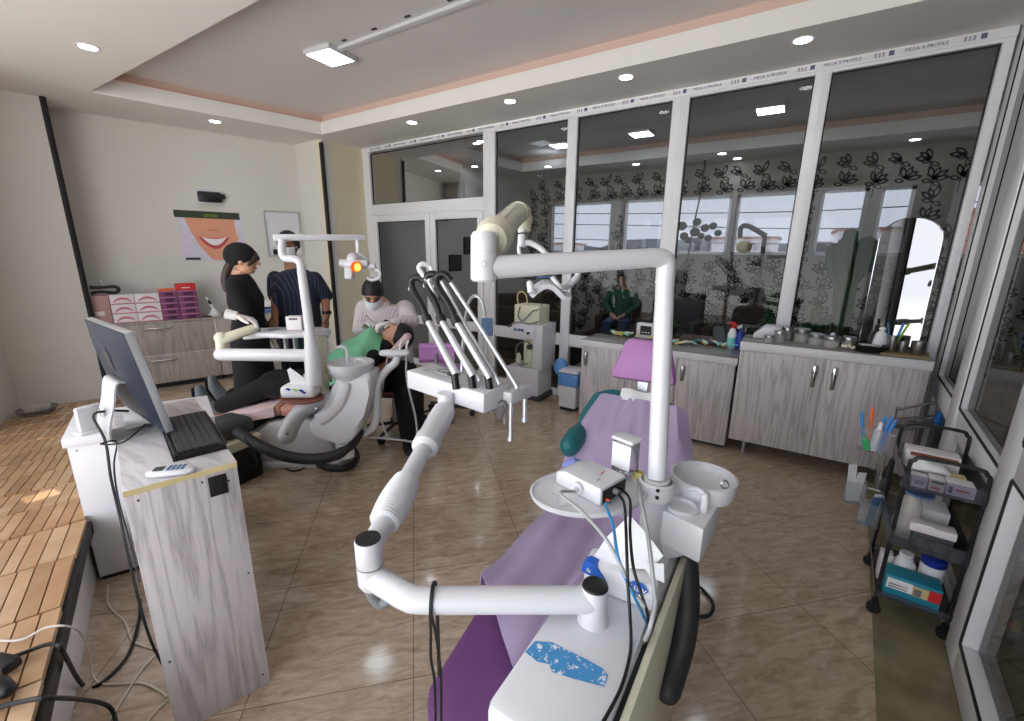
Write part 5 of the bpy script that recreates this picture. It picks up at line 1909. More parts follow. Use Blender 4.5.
for k in (0, 1):
    b = MB().use(M['greysock'])
    b.loft([an_[k] + ax * 0.02 - V((0, 0, 0.02)), an_[k] - ax * 0.06 + V((0, 0, 0.02)), an_[k] - ax * 0.10 + V((0, 0, 0.09)), an_[k] - ax * 0.11 + V((0, 0, 0.16))], [(0.042, 0.042), (0.054, 0.05), (0.052, 0.04), (0.04, 0.026)], 14, 'round')
    sh_o = obj('grey_shoe', b, None, pat)
    b = MB().use(M['black'])
    b.loft([an_[k] - ax * 0.085 - V((0, 0, 0.03)), an_[k] - ax * 0.14 + V((0, 0, 0.07)), an_[k] - ax * 0.145 + V((0, 0, 0.16))], [(0.045, 0.014), (0.05, 0.014), (0.038, 0.012)], 12, 'round', up=ax)
    obj('sole', b, None, sh_o)
hair_cap(pat, phd, s_, lk_, up_, M['hair'], 1.04, front=0.3)

# ================================================================== FAR DENTAL CHAIR AND ITS UNIT
UPV = V((0, 0, 1))
def slab(b, p0, p1, w0, w1, th, side, up=None, bev=0.02):
    """padded slab between two centre points, w wide across 'side', top surface through the points"""
    p0, p1, side = V(p0), V(p1), V(side).normalized()
    t = (p1 - p0).normalized()
    n = side.cross(t)
    if n.z < 0:
        n = -n
    b.prism([p0 + side * w0, p0 - side * w0, p1 - side * w1, p1 + side * w1], -n * th, bev=bev)
ch1 = thing('dental_chair', 'salmon and white dental chair on which the patient lies', 'dental chair', V((-3.15, 1.80, 0)))
legA, legB = AX(205, 414), AX(292, 396)
seatB = AX(324, 393)
backA, backB = AX(326, 392), AX(388, 357)
b = MB().use(M['pink'])
slab(b, legA, legB, 0.20, 0.24, 0.07, an, bev=0.025)
obj('leg_rest', b, None, ch1)
b = MB().use(M['pinkcloth'])
slab(b, legA.lerp(legB, 0.35) + UPV * 0.006, legB.lerp(legA, 0.05) + UPV * 0.006, 0.235, 0.255, 0.012, an, bev=0.004)
nn = an * 0.247
b.prism([legA.lerp(legB, 0.35) + nn, legB.lerp(legA, 0.05) + nn, legB.lerp(legA, 0.05) + nn - UPV * 0.07, legA.lerp(legB, 0.40) + nn - UPV * 0.06], an * 0.004)
obj('seat_cover', b, None, ch1)
b = MB().use(M['pink'])
slab(b, legB, seatB, 0.25, 0.25, 0.09, an, bev=0.03)
obj('seat', b, None, ch1)
b = MB().use(M['brown'])
slab(b, backA, backB, 0.25, 0.22, 0.09, an, bev=0.03)
obj('backrest', b, None, ch1)
b = MB().use(M['pinkcloth'])
slab(b, AX(388, 352), AX(408, 330), 0.13, 0.11, 0.06, an, bev=0.025)
hr_ = obj('headrest', b, None, ch1)
b = MB().use(M['steel'])
for k in (-0.04, 0.04):
    b.bar(AX(386, 360) + an * k - UPV * 0.05, AX(404, 342) + an * k - UPV * 0.06, 0.012, 0.02)
obj('headrest_bar', b, None, ch1)
cb = V((-3.10, 1.83, 0))
R = Matrix((ax, -an, UPV)).transposed()
b = MB().use(M['plastic'])
fp = [cb + ax * x + an * y for x, y in ((-0.42, -0.2), (0.30, -0.2), (0.36, -0.1), (0.36, 0.12), (0.30, 0.2), (-0.42, 0.2), (-0.50, 0.1), (-0.50, -0.1))]
b.prism(fp, (0, 0, 0.05), bev=0.015)
obj('base_plate', b, None, ch1)
b = MB().use(M['plastic'])
prof = [(-0.46, 0.05), (-0.44, 0.20), (-0.20, 0.36), (0.05, 0.40), (0.22, 0.34), (0.28, 0.05)]
b.prism([cb + ax * x + an * 0.17 + UPV * z for x, z in prof], -an * 0.34, bev=0.03)
obj('base_cover', b, None, ch1)
b = MB().use(M['steel'])
b.box(cb + UPV * 0.42, (0.5, 0.22, 0.05), mtx=R)
obj('lift_frame', b, None, ch1)
b = MB().use(M['greenpl'])
b.box(AX(212, 428), (0.16, 0.22, 0.02), mtx=R, bev=0.005)
obj('green_pad', b, None, ch1)

# ---- unit beside the far chair: column, spittoon, arms
D1 = 2.92
def UD(px, py, D=D1):
    return PD(px, py, D)
un = thing('dental_unit', 'white spittoon unit with curved pedestal beside the far dental chair', 'dental unit', V((UD(335, 430).x, UD(335, 430).y, 0)))
fh = V((CF.x, CF.y, 0)).normalized()
b = MB().use(M['plastic'])
sil = [(332, 374), (337, 386), (334, 399), (326, 412), (317, 419), (308, 421), (307, 432), (317, 440), (338, 446), (350, 444), (358, 432), (364, 415), (369, 395), (372, 374)]
b.prism([UD(x, y, 2.83) for x, y in sil], fh * 0.22, bev=0.03)
obj('pedestal', b, None, un)
b = MB().use(M['lamwhite'])
ch_ = spline([UD(345, 384, 2.82), UD(341, 398, 2.82), UD(333, 411, 2.82), UD(320, 421, 2.82)], 4)
b.loft(ch_, [(0.035, 0.012)] * len(ch_), 12, 'round', up=fh)
obj('front_channel', b, None, un)
b = MB().use(M['plastic'])
b.loft([UD(344, 440), UD(346, 452), UD(347, 458)], [0.06, 0.055, 0.05], 16)
obj('foot', b, None, un)
bc = UD(351, 368)
b = MB().use(M['plastic'])
b.lathe([(0.10, -0.075), (0.135, -0.03), (0.152, 0.02), (0.152, 0.042), (0.140, 0.045), (0.125, 0.01), (0.05, -0.035), (0, -0.04)], bc, 28)
sp_ = obj('bowl', b, None, un)
b = MB().use(M['chrome'])
b.lathe([(0, -0.036), (0.03, -0.034), (0.032, -0.038)], bc, 16)
obj('drain', b, None, sp_)
b = MB().use(M['plastic'])
b.tube([bc + CR * -0.02 + UPV * 0.02, bc + CR * -0.02 + UPV * 0.12, bc + CR * -0.045 + UPV * 0.145, bc + CR * -0.08 + UPV * 0.14], 0.011, 8, 5)
obj('cup_filler', b, None, un)
b = MB().use(M['plastic'])
b.tube([bc + CR * 0.03 + UPV * 0.02, bc + CR * 0.035 + UPV * 0.055, bc + CR * 0.07 + UPV * 0.06, bc + CR * 0.10 + UPV * 0.035], 0.009, 8, 5)
obj('rinse_pipe', b, None, un)
# curved white arm linking the unit to the chair
b = MB().use(M['plastic'])
pth = spline([UD(335, 398), UD(320, 401), UD(304, 409), UD(293, 422), UD(287, 436)], 5)
b.loft(pth, [(0.055, 0.075)] * len(pth), 16, 'round', up=V((CF.x, CF.y, 0)))
ar = obj('link_arm', b, None, un)
for px, py in ((321, 407), (293, 432)):
    b = MB().use(M['steel'])
    b.cyl(UD(px, py) - CF * 0.08, UD(px, py) - CF * 0.07, 0.008, seg=10)
    obj('screw', b, None, ar)
# column and lamp post
b = MB().use(M['cream'])
b.cyl(UD(318, 394), UD(315, 334), 0.072, 0.068, 24)
b.cyl(UD(318, 382), UD(318, 374), 0.088, 0.088, 24)
obj('column', b, None, un)
b = MB().use(M['plastic'])
b.cyl(UD(316, 336), UD(316, 331), 0.085, 0.078, 24)
obj('column_cap', b, None, un)
b = MB().use(M['plastic'])
D2 = 2.78
pl_ = spline([UD(314, 386, D2), UD(312, 350, D2), UD(307, 310, D2), UD(302, 275, D2), UD(300, 263, D2), UD(294, 259, D2), UD(285, 258, D2), UD(282, 252, D2), UD(282, 240, D2)], 4)
n_ = len(pl_)
b.loft(pl_, [0.033 - 0.009 * min(1, i / (n_ * 0.55)) + (0.0 if i > 4 else 0.018) for i in range(n_)], 16)
obj('lamp_post', b, None, un)
b = MB().use(M['plastic'])
b.bar(UD(273, 237.5, D2), UD(365, 237.5, D2 + 0.30), 0.035, 0.042, bev=0.008)
obj('lamp_rail', b, None, un)
la = UD(357.5, 240, D2 + 0.27)
b = MB().use(M['plastic'])
b.tube([la, la - UPV * 0.06, la - UPV * 0.09, la - UPV * 0.12 + CR * 0.04, la - UPV * 0.17 + CR * 0.075, la - UPV * 0.21 + CR * 0.08], [0.016] * 12 + [0.012] * 19, 10, 6)
obj('lamp_hanger', b, None, un)
lh = UD(358, 269, D2 + 0.24)
b = MB().use(M['plastic'])
Rl = Matrix((CR, CF, CR.cross(CF) * 1.0)).transposed()
b.box(lh + UPV * 0.03, (0.17, 0.10, 0.05), mtx=Rl, bev=0.02)
b.ball(lh + CR * -0.03 + UPV * 0.07, (0.045, 0.04, 0.04), 12)
b.cyl(lh + CR * -0.12 + UPV * 0.04, lh + CR * -0.06 + UPV * 0.04, 0.026)
b.cyl(lh + CR * 0.07 + UPV * 0.015, lh + CR * 0.12 + UPV * 0.02, 0.022)
b.box(lh + CR * -0.06 - UPV * 0.03, (0.055, 0.07, 0.09), mtx=Rl, bev=0.012)
lm = obj('lamp_head', b, None, un)
b = MB().use(M['bulb'])
b.ball(lh + CR * 0.015 - CF * 0.05, (0.024, 0.02, 0.028), 14)
obj('lit_bulb', b, None, lm, label='warm glowing bulb of the examination lamp')
b = MB().use(M['orange'])
b.lathe([(0.024, -0.02), (0.036, -0.05), (0.038, -0.045), (0.028, -0.015)], lh + CR * 0.015 - CF * 0.03, 16, mtx=UPV.rotation_difference(CF).to_matrix())
obj('reflector', b, None, lm)
b = MB().use(M['plastic'])
b.tube([lh + CR * 0.12, lh + CR * 0.15 - UPV * 0.02, lh + CR * 0.14 - UPV * 0.06, lh + CR * 0.09 - UPV * 0.075, lh + CR * 0.06 - UPV * 0.06], 0.011, 8, 5)
obj('lamp_handle', b, None, lm)
# swing arms and instrument table
b = MB().use(M['plastic'])
b.loft([UD(220, 354.5), UD(311, 355.5, D2 + 0.06)], [(0.038, 0.042)] * 2, 16, 'round', up=UPV)
obj('lower_arm', b, None, un)
b = MB().use(M['cream'])
b.cyl(UD(221, 351), UD(221, 336), 0.030, 0.034, 18)
b.ball(UD(221, 338), 0.042, 14)
obj('elbow', b, None, un)
b = MB().use(M['cream'])
b.loft([UD(221, 340), UD(253, 328.5, D1 + 0.12)], [(0.042, 0.036), (0.036, 0.03)], 14, 'round')
obj('upper_arm', b, None, un)
tc_ = UD(287, 330, D1 + 0.22)
b = MB().use(M['plastic'])
tp = [tc_ + CR * x + V((CF.x, CF.y, 0)) * y for x, y in ((-0.28, -0.08), (0.05, -0.16), (0.26, -0.10), (0.30, 0.05), (0.2, 0.15), (-0.15, 0.14), (-0.27, 0.06))]
b.prism(tp, (0, 0, -0.035), bev=0.012)
b.bar(tc_ + CR * -0.30 - UPV * 0.05, tc_ + CR * -0.05 - UPV * 0.03, 0.10, 0.03, bev=0.01)
obj('instrument_table', b, None, un)
b = MB().use(M['steel'])
for k in (-0.02, 0.05):
    b.cyl(tc_ + CR * k - UPV * 0.03, tc_ + CR * k - UPV * 0.19, 0.016)
obj('table_stem', b, None, un)
for k in range(4):
    b = MB().use(M['steel'] if k % 2 else M['plastic'])
    p = tc_ + CR * (-0.24 + 0.045 * k) - V((CF.x, CF.y, 0)) * 0.05
    b.tube([p + UPV * 0.01, p + UPV * 0.02 + CR * 0.02 + CF * 0.06, p + UPV * 0.015 + CR * 0.03 + CF * 0.12], 0.010, 8)
    obj('handpiece', b, None, un)
# right hand assistant arm
D3 = 3.0
b = MB().use(M['plastic'])
pth = spline([UD(345, 434, D3), UD(358, 434, D3), UD(370, 430, D3), UD(376, 420, D3), UD(377, 400, D3), UD(378, 384, D3), UD(386, 371, D3), UD(395, 363, D3), UD(397, 356, D3)], 5)
b.loft(pth, 0.026, 12, 'round')
obj('assistant_arm', b, None, un)
ap = UD(394, 353, D3)
b = MB().use(M['plastic'])
b.loft([ap - CR * 0.08, ap, ap + CR * 0.09], [(0.035, 0.022), (0.055, 0.026), (0.035, 0.022)], 14, 'round', up=UPV)
obj('holder_block', b, None, un)
for k in (0.04, 0.085):
    b = MB().use(M['plastic'])
    b.tube([ap + CR * k, ap + CR * (k + 0.005) + UPV * 0.05, ap + CR * (k + 0.02) + UPV * 0.09], 0.008, 8)
    obj('suction_tip', b, None, un)
b = MB().use(M['cable_g'])
b.tube([ap + CR * 0.085, UD(407, 380, D3), UD(416, 420, D3), UD(415, 440, D3), UD(400, 440, D3 - 0.02), UD(360, 436, D3)], 0.007, 8, 6)
obj('suction_hose', b, None, un)
b = MB().use(M['cable_g'])
b.tube([ap - CR * 0.04, UD(383, 385, D3 + 0.05), UD(379, 410, D3 + 0.05), UD(384, 428, D3 + 0.02), UD(388, 437, D3)], 0.006, 8, 6)
obj('suction_hose', b, None, un)
# lower fitting under the spittoon
b = MB().use(M['steel'])
b.cyl(UD(350, 428, D3), UD(351, 447, D3), 0.016)
obj('drain_pipe', b, None, un)
# dark conduit from the floor box
b = MB().use(M['rubber'])
b.tube([PD(238, 432, 2.95), PD(247, 438, 2.9), PD(262, 447, 2.86), PD(285, 456, 2.84), PD(312, 459, 2.84), PD(336, 455, 2.86), PD(352, 443, 2.92), PD(360, 430, 2.98)], 0.036, 14, 6)
cd_ = tag(obj('supply_conduit', b), 'thick dark supply hose sagging from the floor box to the far spittoon', 'hose')
b = MB().use(M['rubber'])
b.tube([PZ(352, 447, 0.12), PZ(357, 458, 0.04), PZ(345, 468, 0.03), PZ(322, 466, 0.03), PZ(318, 460, 0.05), PZ(324, 455, 0.10)], 0.024, 12, 6)
tag(obj('floor_hose', b), 'dark hose looped on the tiles under the far spittoon', 'hose')
cable('floor_cable', 'thin black cable looped on the tiles by the chair foot plate', [PZ(308, 447, 0.10), PZ(304, 454, 0.05), PZ(310, 463, 0.008), PZ(300, 470, 0.008), PZ(288, 470, 0.008), PZ(287, 464, 0.008), PZ(297, 459, 0.008), PZ(308, 458, 0.02)], 0.006, M['cable_k'])
cable('box_cable', 'thin black cable dropping from the grey cushion to the floor by the far chair', [PD(244, 437, 2.75), PD(253, 450, 2.8), PZ(258, 468, 0.01), PZ(252, 472, 0.008), PZ(262, 466, 0.008), PZ(268, 461, 0.008)], 0.005, M['cable_k'])
# tissue pack on its own oval shelf
sh_ = UD(302, 397, D1 - 0.12)
b = MB().use(M['brown'])
b.lathe([(0, -0.008), (0.15, -0.008), (0.157, -0.003), (0.15, 0.004), (0, 0.004)], sh_, 26, sy=0.75)
obj('oval_shelf', b, None, un)
t = thing('tissue_pack', 'white tissue pack with a sheet pulled up on the oval shelf of the far unit', 'tissues', sh_)
b = MB().use(M['white'])
Rt = Matrix((CR, V((CF.x, CF.y, 0)).normalized(), UPV)).transposed()
b.box(sh_ + UPV * 0.047, (0.22, 0.13, 0.082), mtx=Rt, bev=0.028, seg=3)
obj('pack', b, None, t)
b = MB().use(M['white'])
b.bm.faces.new([b.bm.verts.new(sh_ + CR * x + UPV * z + CF * y) for x, y, z in ((-0.06, 0.0, 0.075), (0.06, 0.0, 0.09), (-0.01, 0.01, 0.155), (-0.06, 0.01, 0.195), (-0.075, 0.0, 0.18))])
b.bm.faces.new([b.bm.verts.new(sh_ + CR * x + UPV * z + CF * y) for x, y, z in ((-0.06, 0.0, 0.075), (-0.06, 0.04, 0.18), (0.0, 0.05, 0.13), (0.05, 0.03, 0.088))])
obj('tissue', b, None, t)
for x, z, m in ((0.03, 0.062, 'darkblue'), (0.045, 0.05, 'darkblue'), (-0.005, 0.066, 'lime'), (-0.05, 0.07, 'darkblue')):
    b = MB().use(M[m])
    b.prism([sh_ + CR * (x + 0.02 * c) - V((CF.x, CF.y, 0)).normalized() * 0.0655 + UPV * (z + 0.011 * s_) for c, s_ in ((-1, 0.5), (0, 1), (1, 0.2), (0.3, -0.8))], V((CF.x, CF.y, 0)) * 0.001)
    obj('printed_mark', b, None, t)
# small white box on the instrument table
t = thing('small_box', 'small white printed box on the far instrument table', 'box', tc_ + CR * 0.07)
b = MB().use(M['boxwhite'])
b.box(tc_ + CR * 0.07 + UPV * 0.052, (0.11, 0.07, 0.10), mtx=Rt, bev=0.004)
obj('carton', b, None, t)
b = MB().use(M['darkgrey'])
b.box(tc_ + CR * 0.07 + UPV * 0.085 - V((CF.x, CF.y, 0)).normalized() * 0.036, (0.06, 0.002, 0.012), mtx=Rt)
obj('printed_line', b, None, t)

# ---- dentist's and assistant stools
def stool(name, label, pos, m, back, seat_z=0.5, rz=0.0):
    pos = V((pos[0], pos[1], 0))
    t = thing(name, label, 'stool', pos)
    b = MB().use(m)
    b.lathe([(0, seat_z - 0.06), (0.16, seat_z - 0.06), (0.18, seat_z - 0.03), (0.175, seat_z), (0, seat_z + 0.004)], pos, 24)
    obj('seat', b, None, t)
    b = MB().use(M['steel'])
    b.cyl(pos + UPV * 0.09, pos + UPV * (seat_z - 0.05), 0.024)
    obj('gas_column', b, None, t)
    for k in range(5):
        a = rz + 2 * PI * k / 5
        d = V((math.cos(a), math.sin(a), 0))
        b = MB().use(M['blackmetal'])
        b.loft([pos + UPV * 0.10, pos + d * 0.25 + UPV * 0.075], [(0.022, 0.018), (0.014, 0.012)], 10, 'round')
        l = obj('leg', b, None, t)
        b = MB().use(M['black'])
        c = pos + d * 0.255
        b.cyl(c + V((-d.y, d.x, 0)) * 0.022 + UPV * 0.028, c - V((-d.y, d.x, 0)) * 0.022 + UPV * 0.028, 0.028, seg=14)
        obj('castor', b, None, l)
    if back:
        bp_ = V(back)
        b = MB().use(m)
        n = (pos - bp_)
        n.z = 0
        n.normalize()
        s = V((-n.y, n.x, 0))
        Rb = Matrix((s, n, UPV)).transposed()
        b.box(bp_, (0.22, 0.05, 0.095), mtx=Rb, bev=0.024, seg=3)
        obj('backrest', b, None, t)
        b = MB().use(M['steel'])
        b.tube([bp_ - n * 0.02, bp_ - n * 0.03 - UPV * 0.12, pos - n * 0.12 + UPV * (seat_z - 0.05)], 0.013, 8)
        obj('back_bar', b, None, t)
    return t
stool('operator_stool', 'round brown stool under the seated dentist', (hipz.x, hipz.y), M['brown'], None, hipz.z - 0.13)
sp2 = PZ(452, 418, 0)
stool('assistant_stool', 'stool with a lilac backrest standing behind the hanging instruments', (sp2.x - 0.1, sp2.y + 0.05), M['lilac'], PD(437, 353, 3.35), 0.50, 0.5)

# ================================================================== NEAR DENTAL CHAIR (front) AND ITS UNIT
ch2 = thing('dental_chair', 'purple dental chair with a lavender sheet and lilac headrest in the foreground', 'dental chair', V((-0.57, 1.35, 0)))
cx_ = V((-0.05, 1, 0)).normalized()
cs_ = V((1, 0.05, 0)).normalized()
c0_ = V((-0.50, 0.62, 0.47))
def cpt(s, w, z):
    p = c0_ + cx_ * s + cs_ * w
    return V((p.x, p.y, z))
b = MB().use(M['purple'])
b.prism([cpt(0.06, -0.19, 0.47), cpt(0.0, -0.13, 0.47), cpt(0.0, 0.08, 0.47), cpt(0.04, 0.11, 0.47), cpt(0.62, 0.12, 0.50), cpt(0.62, -0.245, 0.50)], (0, 0, -0.09), bev=0.03)
obj('leg_rest', b, None, ch2)
b = MB().use(M['purple'])
b.prism([cpt(0.60, -0.245, 0.50), cpt(0.60, 0.12, 0.50), cpt(0.72, 0.24, 0.50), cpt(1.12, 0.25, 0.49), cpt(1.12, -0.25, 0.49)], (0, 0, -0.10), bev=0.03)
obj('seat', b, None, ch2)
bk0, bk1 = cpt(1.02, 0, 0.52), cpt(1.43, 0, 0.945)
b = MB().use(M['teal'])
nb_ = V((0, -0.72, 0.70))
def backp(u, w, off=0.0):
    p = bk0.lerp(bk1, u)
    return p + cs_ * w + nb_ * off
b.prism([backp(0, -0.25), backp(0, 0.25), backp(0.75, 0.25), backp(0.94, 0.215), backp(1.02, 0.14), backp(1.04, -0.14), backp(0.97, -0.225), backp(0.75, -0.262)], -nb_ * 0.10, bev=0.03)
obj('backrest', b, None, ch2)
b = MB().use(M['lilac'])
h0, h1_ = bk1 + V((0, 0.03, 0.06)), bk1 + V((0, 0.08, 0.265))
pr = [h0 - cs_ * 0.165, h0 + cs_ * 0.165, h1_ + cs_ * 0.105, h1_ - cs_ * 0.105]
b.prism(pr, V((0, 0.07, -0.015)), bev=0.028)
obj('headrest', b, None, ch2)
b = MB().use(M['steel'])
b.bar(bk1 + V((0, 0.05, -0.10)), bk1 + V((0, 0.10, 0.12)), 0.05, 0.015)
obj('headrest_bar', b, None, ch2)
b = MB().use(M['white'])
b.grid(lambda u, v: backp(0.93 + 0.10 * v, -0.02 + 0.20 * (u - 0.3), 0.012 + 0.010 * math.sin(9 * u) * v), 10, 4, thick=0.002)
obj('paper_collar', b, None, ch2)
# padded teal arm on the left
b = MB().use(M['teal'])
pa_ = PD(573, 441, 2.10)
b.loft([pa_ + V((0.0, -0.04, -0.01)), pa_ + V((0, 0.03, 0.0)), pa_ + V((0, 0.12, 0.01))], [(0.045, 0.055), (0.052, 0.065), (0.045, 0.055)], 16, 'round')
obj('arm_pad', b, None, ch2)
b = MB().use(M['plastic'])
b.tube([pa_ + V((0.02, 0.05, -0.04)), pa_ + V((0.08, 0.06, -0.14)), cpt(1.0, -0.20, 0.42)], 0.022, 10)
obj('arm_bracket', b, None, ch2)
b = MB().use(M['plastic'])
b.prism([cpt(0.75, -0.18, 0.06), cpt(0.75, 0.18, 0.06), cpt(1.25, 0.18, 0.06), cpt(1.25, -0.18, 0.06)], (0, 0, 0.35), bev=0.05)
obj('base_cover', b, None, ch2)
b = MB().use(M['plastic'])
b.prism([cpt(0.68, -0.24, 0.0), cpt(0.68, 0.24, 0.0), cpt(1.45, 0.24, 0.0), cpt(1.45, -0.24, 0.0)], (0, 0, 0.06), bev=0.02)
obj('base_plate', b, None, ch2)
# the lavender sheet
sheet = MB().use(M['sheet'])
def sheetf(u, v):
    # u from head to foot, v across
    w = (v - 0.5) * 2
    fold = 0.006 * math.sin(8 * w + 9 * u + 2 * math.sin(5 * u)) + 0.004 * abs(math.sin(11 * w - 13 * u)) ** 3 + 0.0025 * math.sin(33 * w + 5 * u)
    if u < 0.42:
        k = u / 0.42
        uu = 0.95 - k * 0.93
        wd = 0.205 + 0.065 * min(1, k * 2.4)
        p = backp(uu, (wd + (0.03 if w > 0 else 0.0) * w) * w, 0.014 + fold)
        return p - nb_ * max(0, abs(w) - 0.85) * 0.30
    k = (u - 0.42) / 0.58
    end = 0.47 - 0.27 * min(1, w + 1)
    s = 1.03 + (end - 1.03) * k
    wd = 0.27 + (0.025 if w < 0 else -0.02) * k
    z = 0.520 + 0.008 * math.sin(6 * w + 7 * u + 2 * math.sin(5 * u)) + 0.004 * math.sin(15 * w - 4 * u) + 0.012 * max(0, 1 - k / 0.12)
    z -= max(0, abs(w) - 0.90) * (0.5 + 0.7 * k)
    z += 0.010 * math.sin(10 * k + 3 * w) * k
    if w > 0:
        lim = 0.115 + 0.125 * min(1, max(0, (s - 0.60) / 0.14))
        return cpt(s, min(wd, lim) * w, z)
    return cpt(s, wd * w, z)
sheet.grid(sheetf, 60, 34, thick=0.003)
tag(obj('lavender_sheet', sheet), 'rumpled lavender disposable sheet draped over the front dental chair', 'sheet')

# ---- narrow water unit carrying the arms
UX0, UX1, UY0, UY1, UZ = -0.372, -0.165, 0.50, 1.26, 0.82
u2_ = thing('dental_unit', 'white dental unit box with worn blue sticker, arm sockets and spittoon in front', 'dental unit', V((-0.27, 0.85, 0)))
b = MB().use(M['plastic'])
poly = [(UX0, UY0), (UX1 - 0.005, UY0), (UX1, UY0 + 0.1), (UX1, UY1), (-0.25, UY1), (UX0 + 0.035, 0.95), (UX0, 0.80)]
b.prism([(x, y, 0.10) for x, y in poly], (0, 0, UZ - 0.10), bev=0.022)
obj('cabinet', b, None, u2_)
b = MB().use(M['black'])
b.prism([(x * 0.94 - 0.016, y, 0.0) for x, y in poly], (0, 0, 0.10))
obj('plinth', b, None, u2_)
# hinged side cover standing slightly open, cream inside edge
b = MB().use(M['cream'])
b.prism([(UX1 + 0.010, 0.52, 0.06), (UX1 + 0.026, 0.52, 0.06), (UX1 + 0.020, 1.25, 0.06), (UX1 + 0.003, 1.25, 0.06)], (0, 0, 0.745), bev=0.004)
obj('side_cover', b, None, u2_)
b = MB().use(M['black'])  # black strip set in the cover gap to stand for its shade
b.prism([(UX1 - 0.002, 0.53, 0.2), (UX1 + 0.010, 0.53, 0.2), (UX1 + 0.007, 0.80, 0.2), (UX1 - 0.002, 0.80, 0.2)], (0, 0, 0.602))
obj('dark_inside_strip', b, None, u2_)
# worn blue sticker
b = MB().use(M['decal'])
pts = [PZ(x, y, UZ + 0.001) for x, y in ((525, 652), (535, 641), (552, 642), (568, 650), (588, 660), (602, 668), (608, 675), (605, 687), (590, 683), (575, 679), (552, 672), (549, 664), (538, 662))]
b.bm.faces.new([b.bm.verts.new(p) for p in pts])
obj('blue_sticker', b, None, u2_)
# arm post
po = PZ(593, 619, UZ)
b = MB().use(M['plastic'])
b.lathe([(0.036, 0.0), (0.034, 0.01), (0.0295, 0.03), (0.0285, 0.085), (0.029, 0.088)], po, 28)
obj('arm_post', b, None, u2_)
b = MB().use(M['black'])
b.lathe([(0.0285, 0.087), (0.027, 0.092), (0.02, 0.094), (0, 0.094)], po, 28)
obj('post_cap', b, None, u2_)
pe = po + V((0, 0, 0.052))
eb = PZ(371, 576, pe.z)
kink = PZ(413, 600, pe.z)
b = MB().use(M['plastic'])
b.loft(spline([pe, pe.lerp(kink, 0.5), pe.lerp(kink, 0.93), kink.lerp(eb, 0.12), kink.lerp(eb, 0.5), eb], 6), 0.029, 20, 'round')
obj('delivery_arm', b, None, u2_)
b = MB().use(M['plastic'])
b.lathe([(0.0, -0.03), (0.022, -0.03), (0.030, -0.015), (0.031, 0.02), (0.031, 0.033), (0.0295, 0.034), (0.031, 0.036), (0.031, 0.098), (0.029, 0.101)], eb, 28)
obj('elbow_joint', b, None, u2_)
b = MB().use(M['seal'])
b.lathe([(0.0312, 0.0335), (0.0315, 0.0345), (0.0312, 0.0355)], eb, 28)
obj('elbow_seam', b, None, u2_)
b = MB().use(M['seal'])
b.lathe([(0.029, 0.100), (0.028, 0.104), (0, 0.105)], eb, 28)
obj('elbow_cap', b, None, u2_)
b = MB().use(M['hosegrey'])
hs0 = eb - UPV * 0.02
b.loft(spline([hs0 - CR * 0.005, hs0 - UPV * 0.03, hs0 - UPV * 0.055 + CR * 0.018, hs0 - UPV * 0.035 + CR * 0.05, hs0 + CR * 0.07], 6), 0.015, 12)
obj('hose_loop', b, None, u2_)
# spring arm with pleated sleeve
sa0 = eb + UPV * 0.07
sa1 = PD(446, 408, 1.62)
d_ = (sa1 - sa0)
L_ = d_.length
b = MB().use(M['plastic'])
prs = [(0.02, 0.024), (0.08, 0.026), (0.15, 0.027)]
k_ = 0.25
pts, rad = [], []
for t_, r_ in prs:
    pts.append(sa0 + d_ * t_)
    rad.append(r_)
obj_pts = pts
b.loft(pts, rad, 18)
obj('spring_arm', b, None, u2_)
b = MB().use(M['plastic'])
b.loft([sa0 + d_ * 0.33, sa0 + d_ * 0.65], [0.028, 0.027], 18)
obj('spring_arm_tube', b, None, u2_)
b = MB().use(M['plastic'])
pts, rad = [], []
for i in range(34):
    t_ = 0.13 + (0.365 - 0.13) * i / 33
    pts.append(sa0 + d_ * t_)
    base = 0.036 + 0.006 * math.sin(PI * i / 33)
    rad.append(base + (0.0028 if i % 2 else -0.0012))
b.loft(pts, rad, 22)
obj('pleated_sleeve', b, None, u2_)
b = MB().use(M['plastic'])
b.loft([sa0 + d_ * t_ for t_ in (0.60, 0.62, 0.69, 0.71, 0.88, 0.96, 1.0)], [0.030, 0.043, 0.045, 0.041, 0.043, 0.041, 0.03], 20)
obj('end_sleeve', b, None, u2_)
b = MB().use(M['plastic'])
b.cyl(sa1 - UPV * 0.035, sa1 + UPV * 0.06, 0.030, 0.030, 20)
obj('head_pivot', b, None, u2_)

# delivery head with hanging instruments
P1 = PD(483.5, 382, 1.50)
tz = sa1.z + 0.088
P1.z = tz
dl = V((-0.995, 0.10, 0)).normalized()
dw = V((0.10, 0.995, 0)).normalized()
dhd = thing('instrument_tray', 'white instrument delivery head held on the pleated arm of the front unit', 'instrument tray', V((sa1.x, sa1.y, tz - 0.075)))
LL, WW, HH = 0.42, 0.15, 0.076
def dpnt(l, w, z=0.0):
    p = P1 + dl * l + dw * w
    return V((p.x, p.y, tz + z))
b = MB().use(M['plastic'])
b.prism([dpnt(0, 0, -HH), dpnt(LL, 0, -HH + 0.010), dpnt(LL, WW, -HH + 0.010), dpnt(0, WW, -HH)], (0, 0, HH), bev=0.008)
obj('head_case', b, None, dhd)
b = MB().use(M['plastic'])
b.prism([dpnt(0.02, 0.10, -0.070), dpnt(-0.03, 0.12, -0.070), dpnt(-0.03, 0.26, -0.070), dpnt(0.02, 0.26, -0.070)], (0, 0, 0.050), bev=0.006)
obj('side_block', b, None, dhd)
b = MB().use(M['steel'])
b.prism([dpnt(0.20, 0.04, 0.0005), dpnt(0.385, 0.04, 0.0005), dpnt(0.385, 0.13, 0.0005), dpnt(0.20, 0.13, 0.0005)], (0, 0, 0.004), bev=0.001)
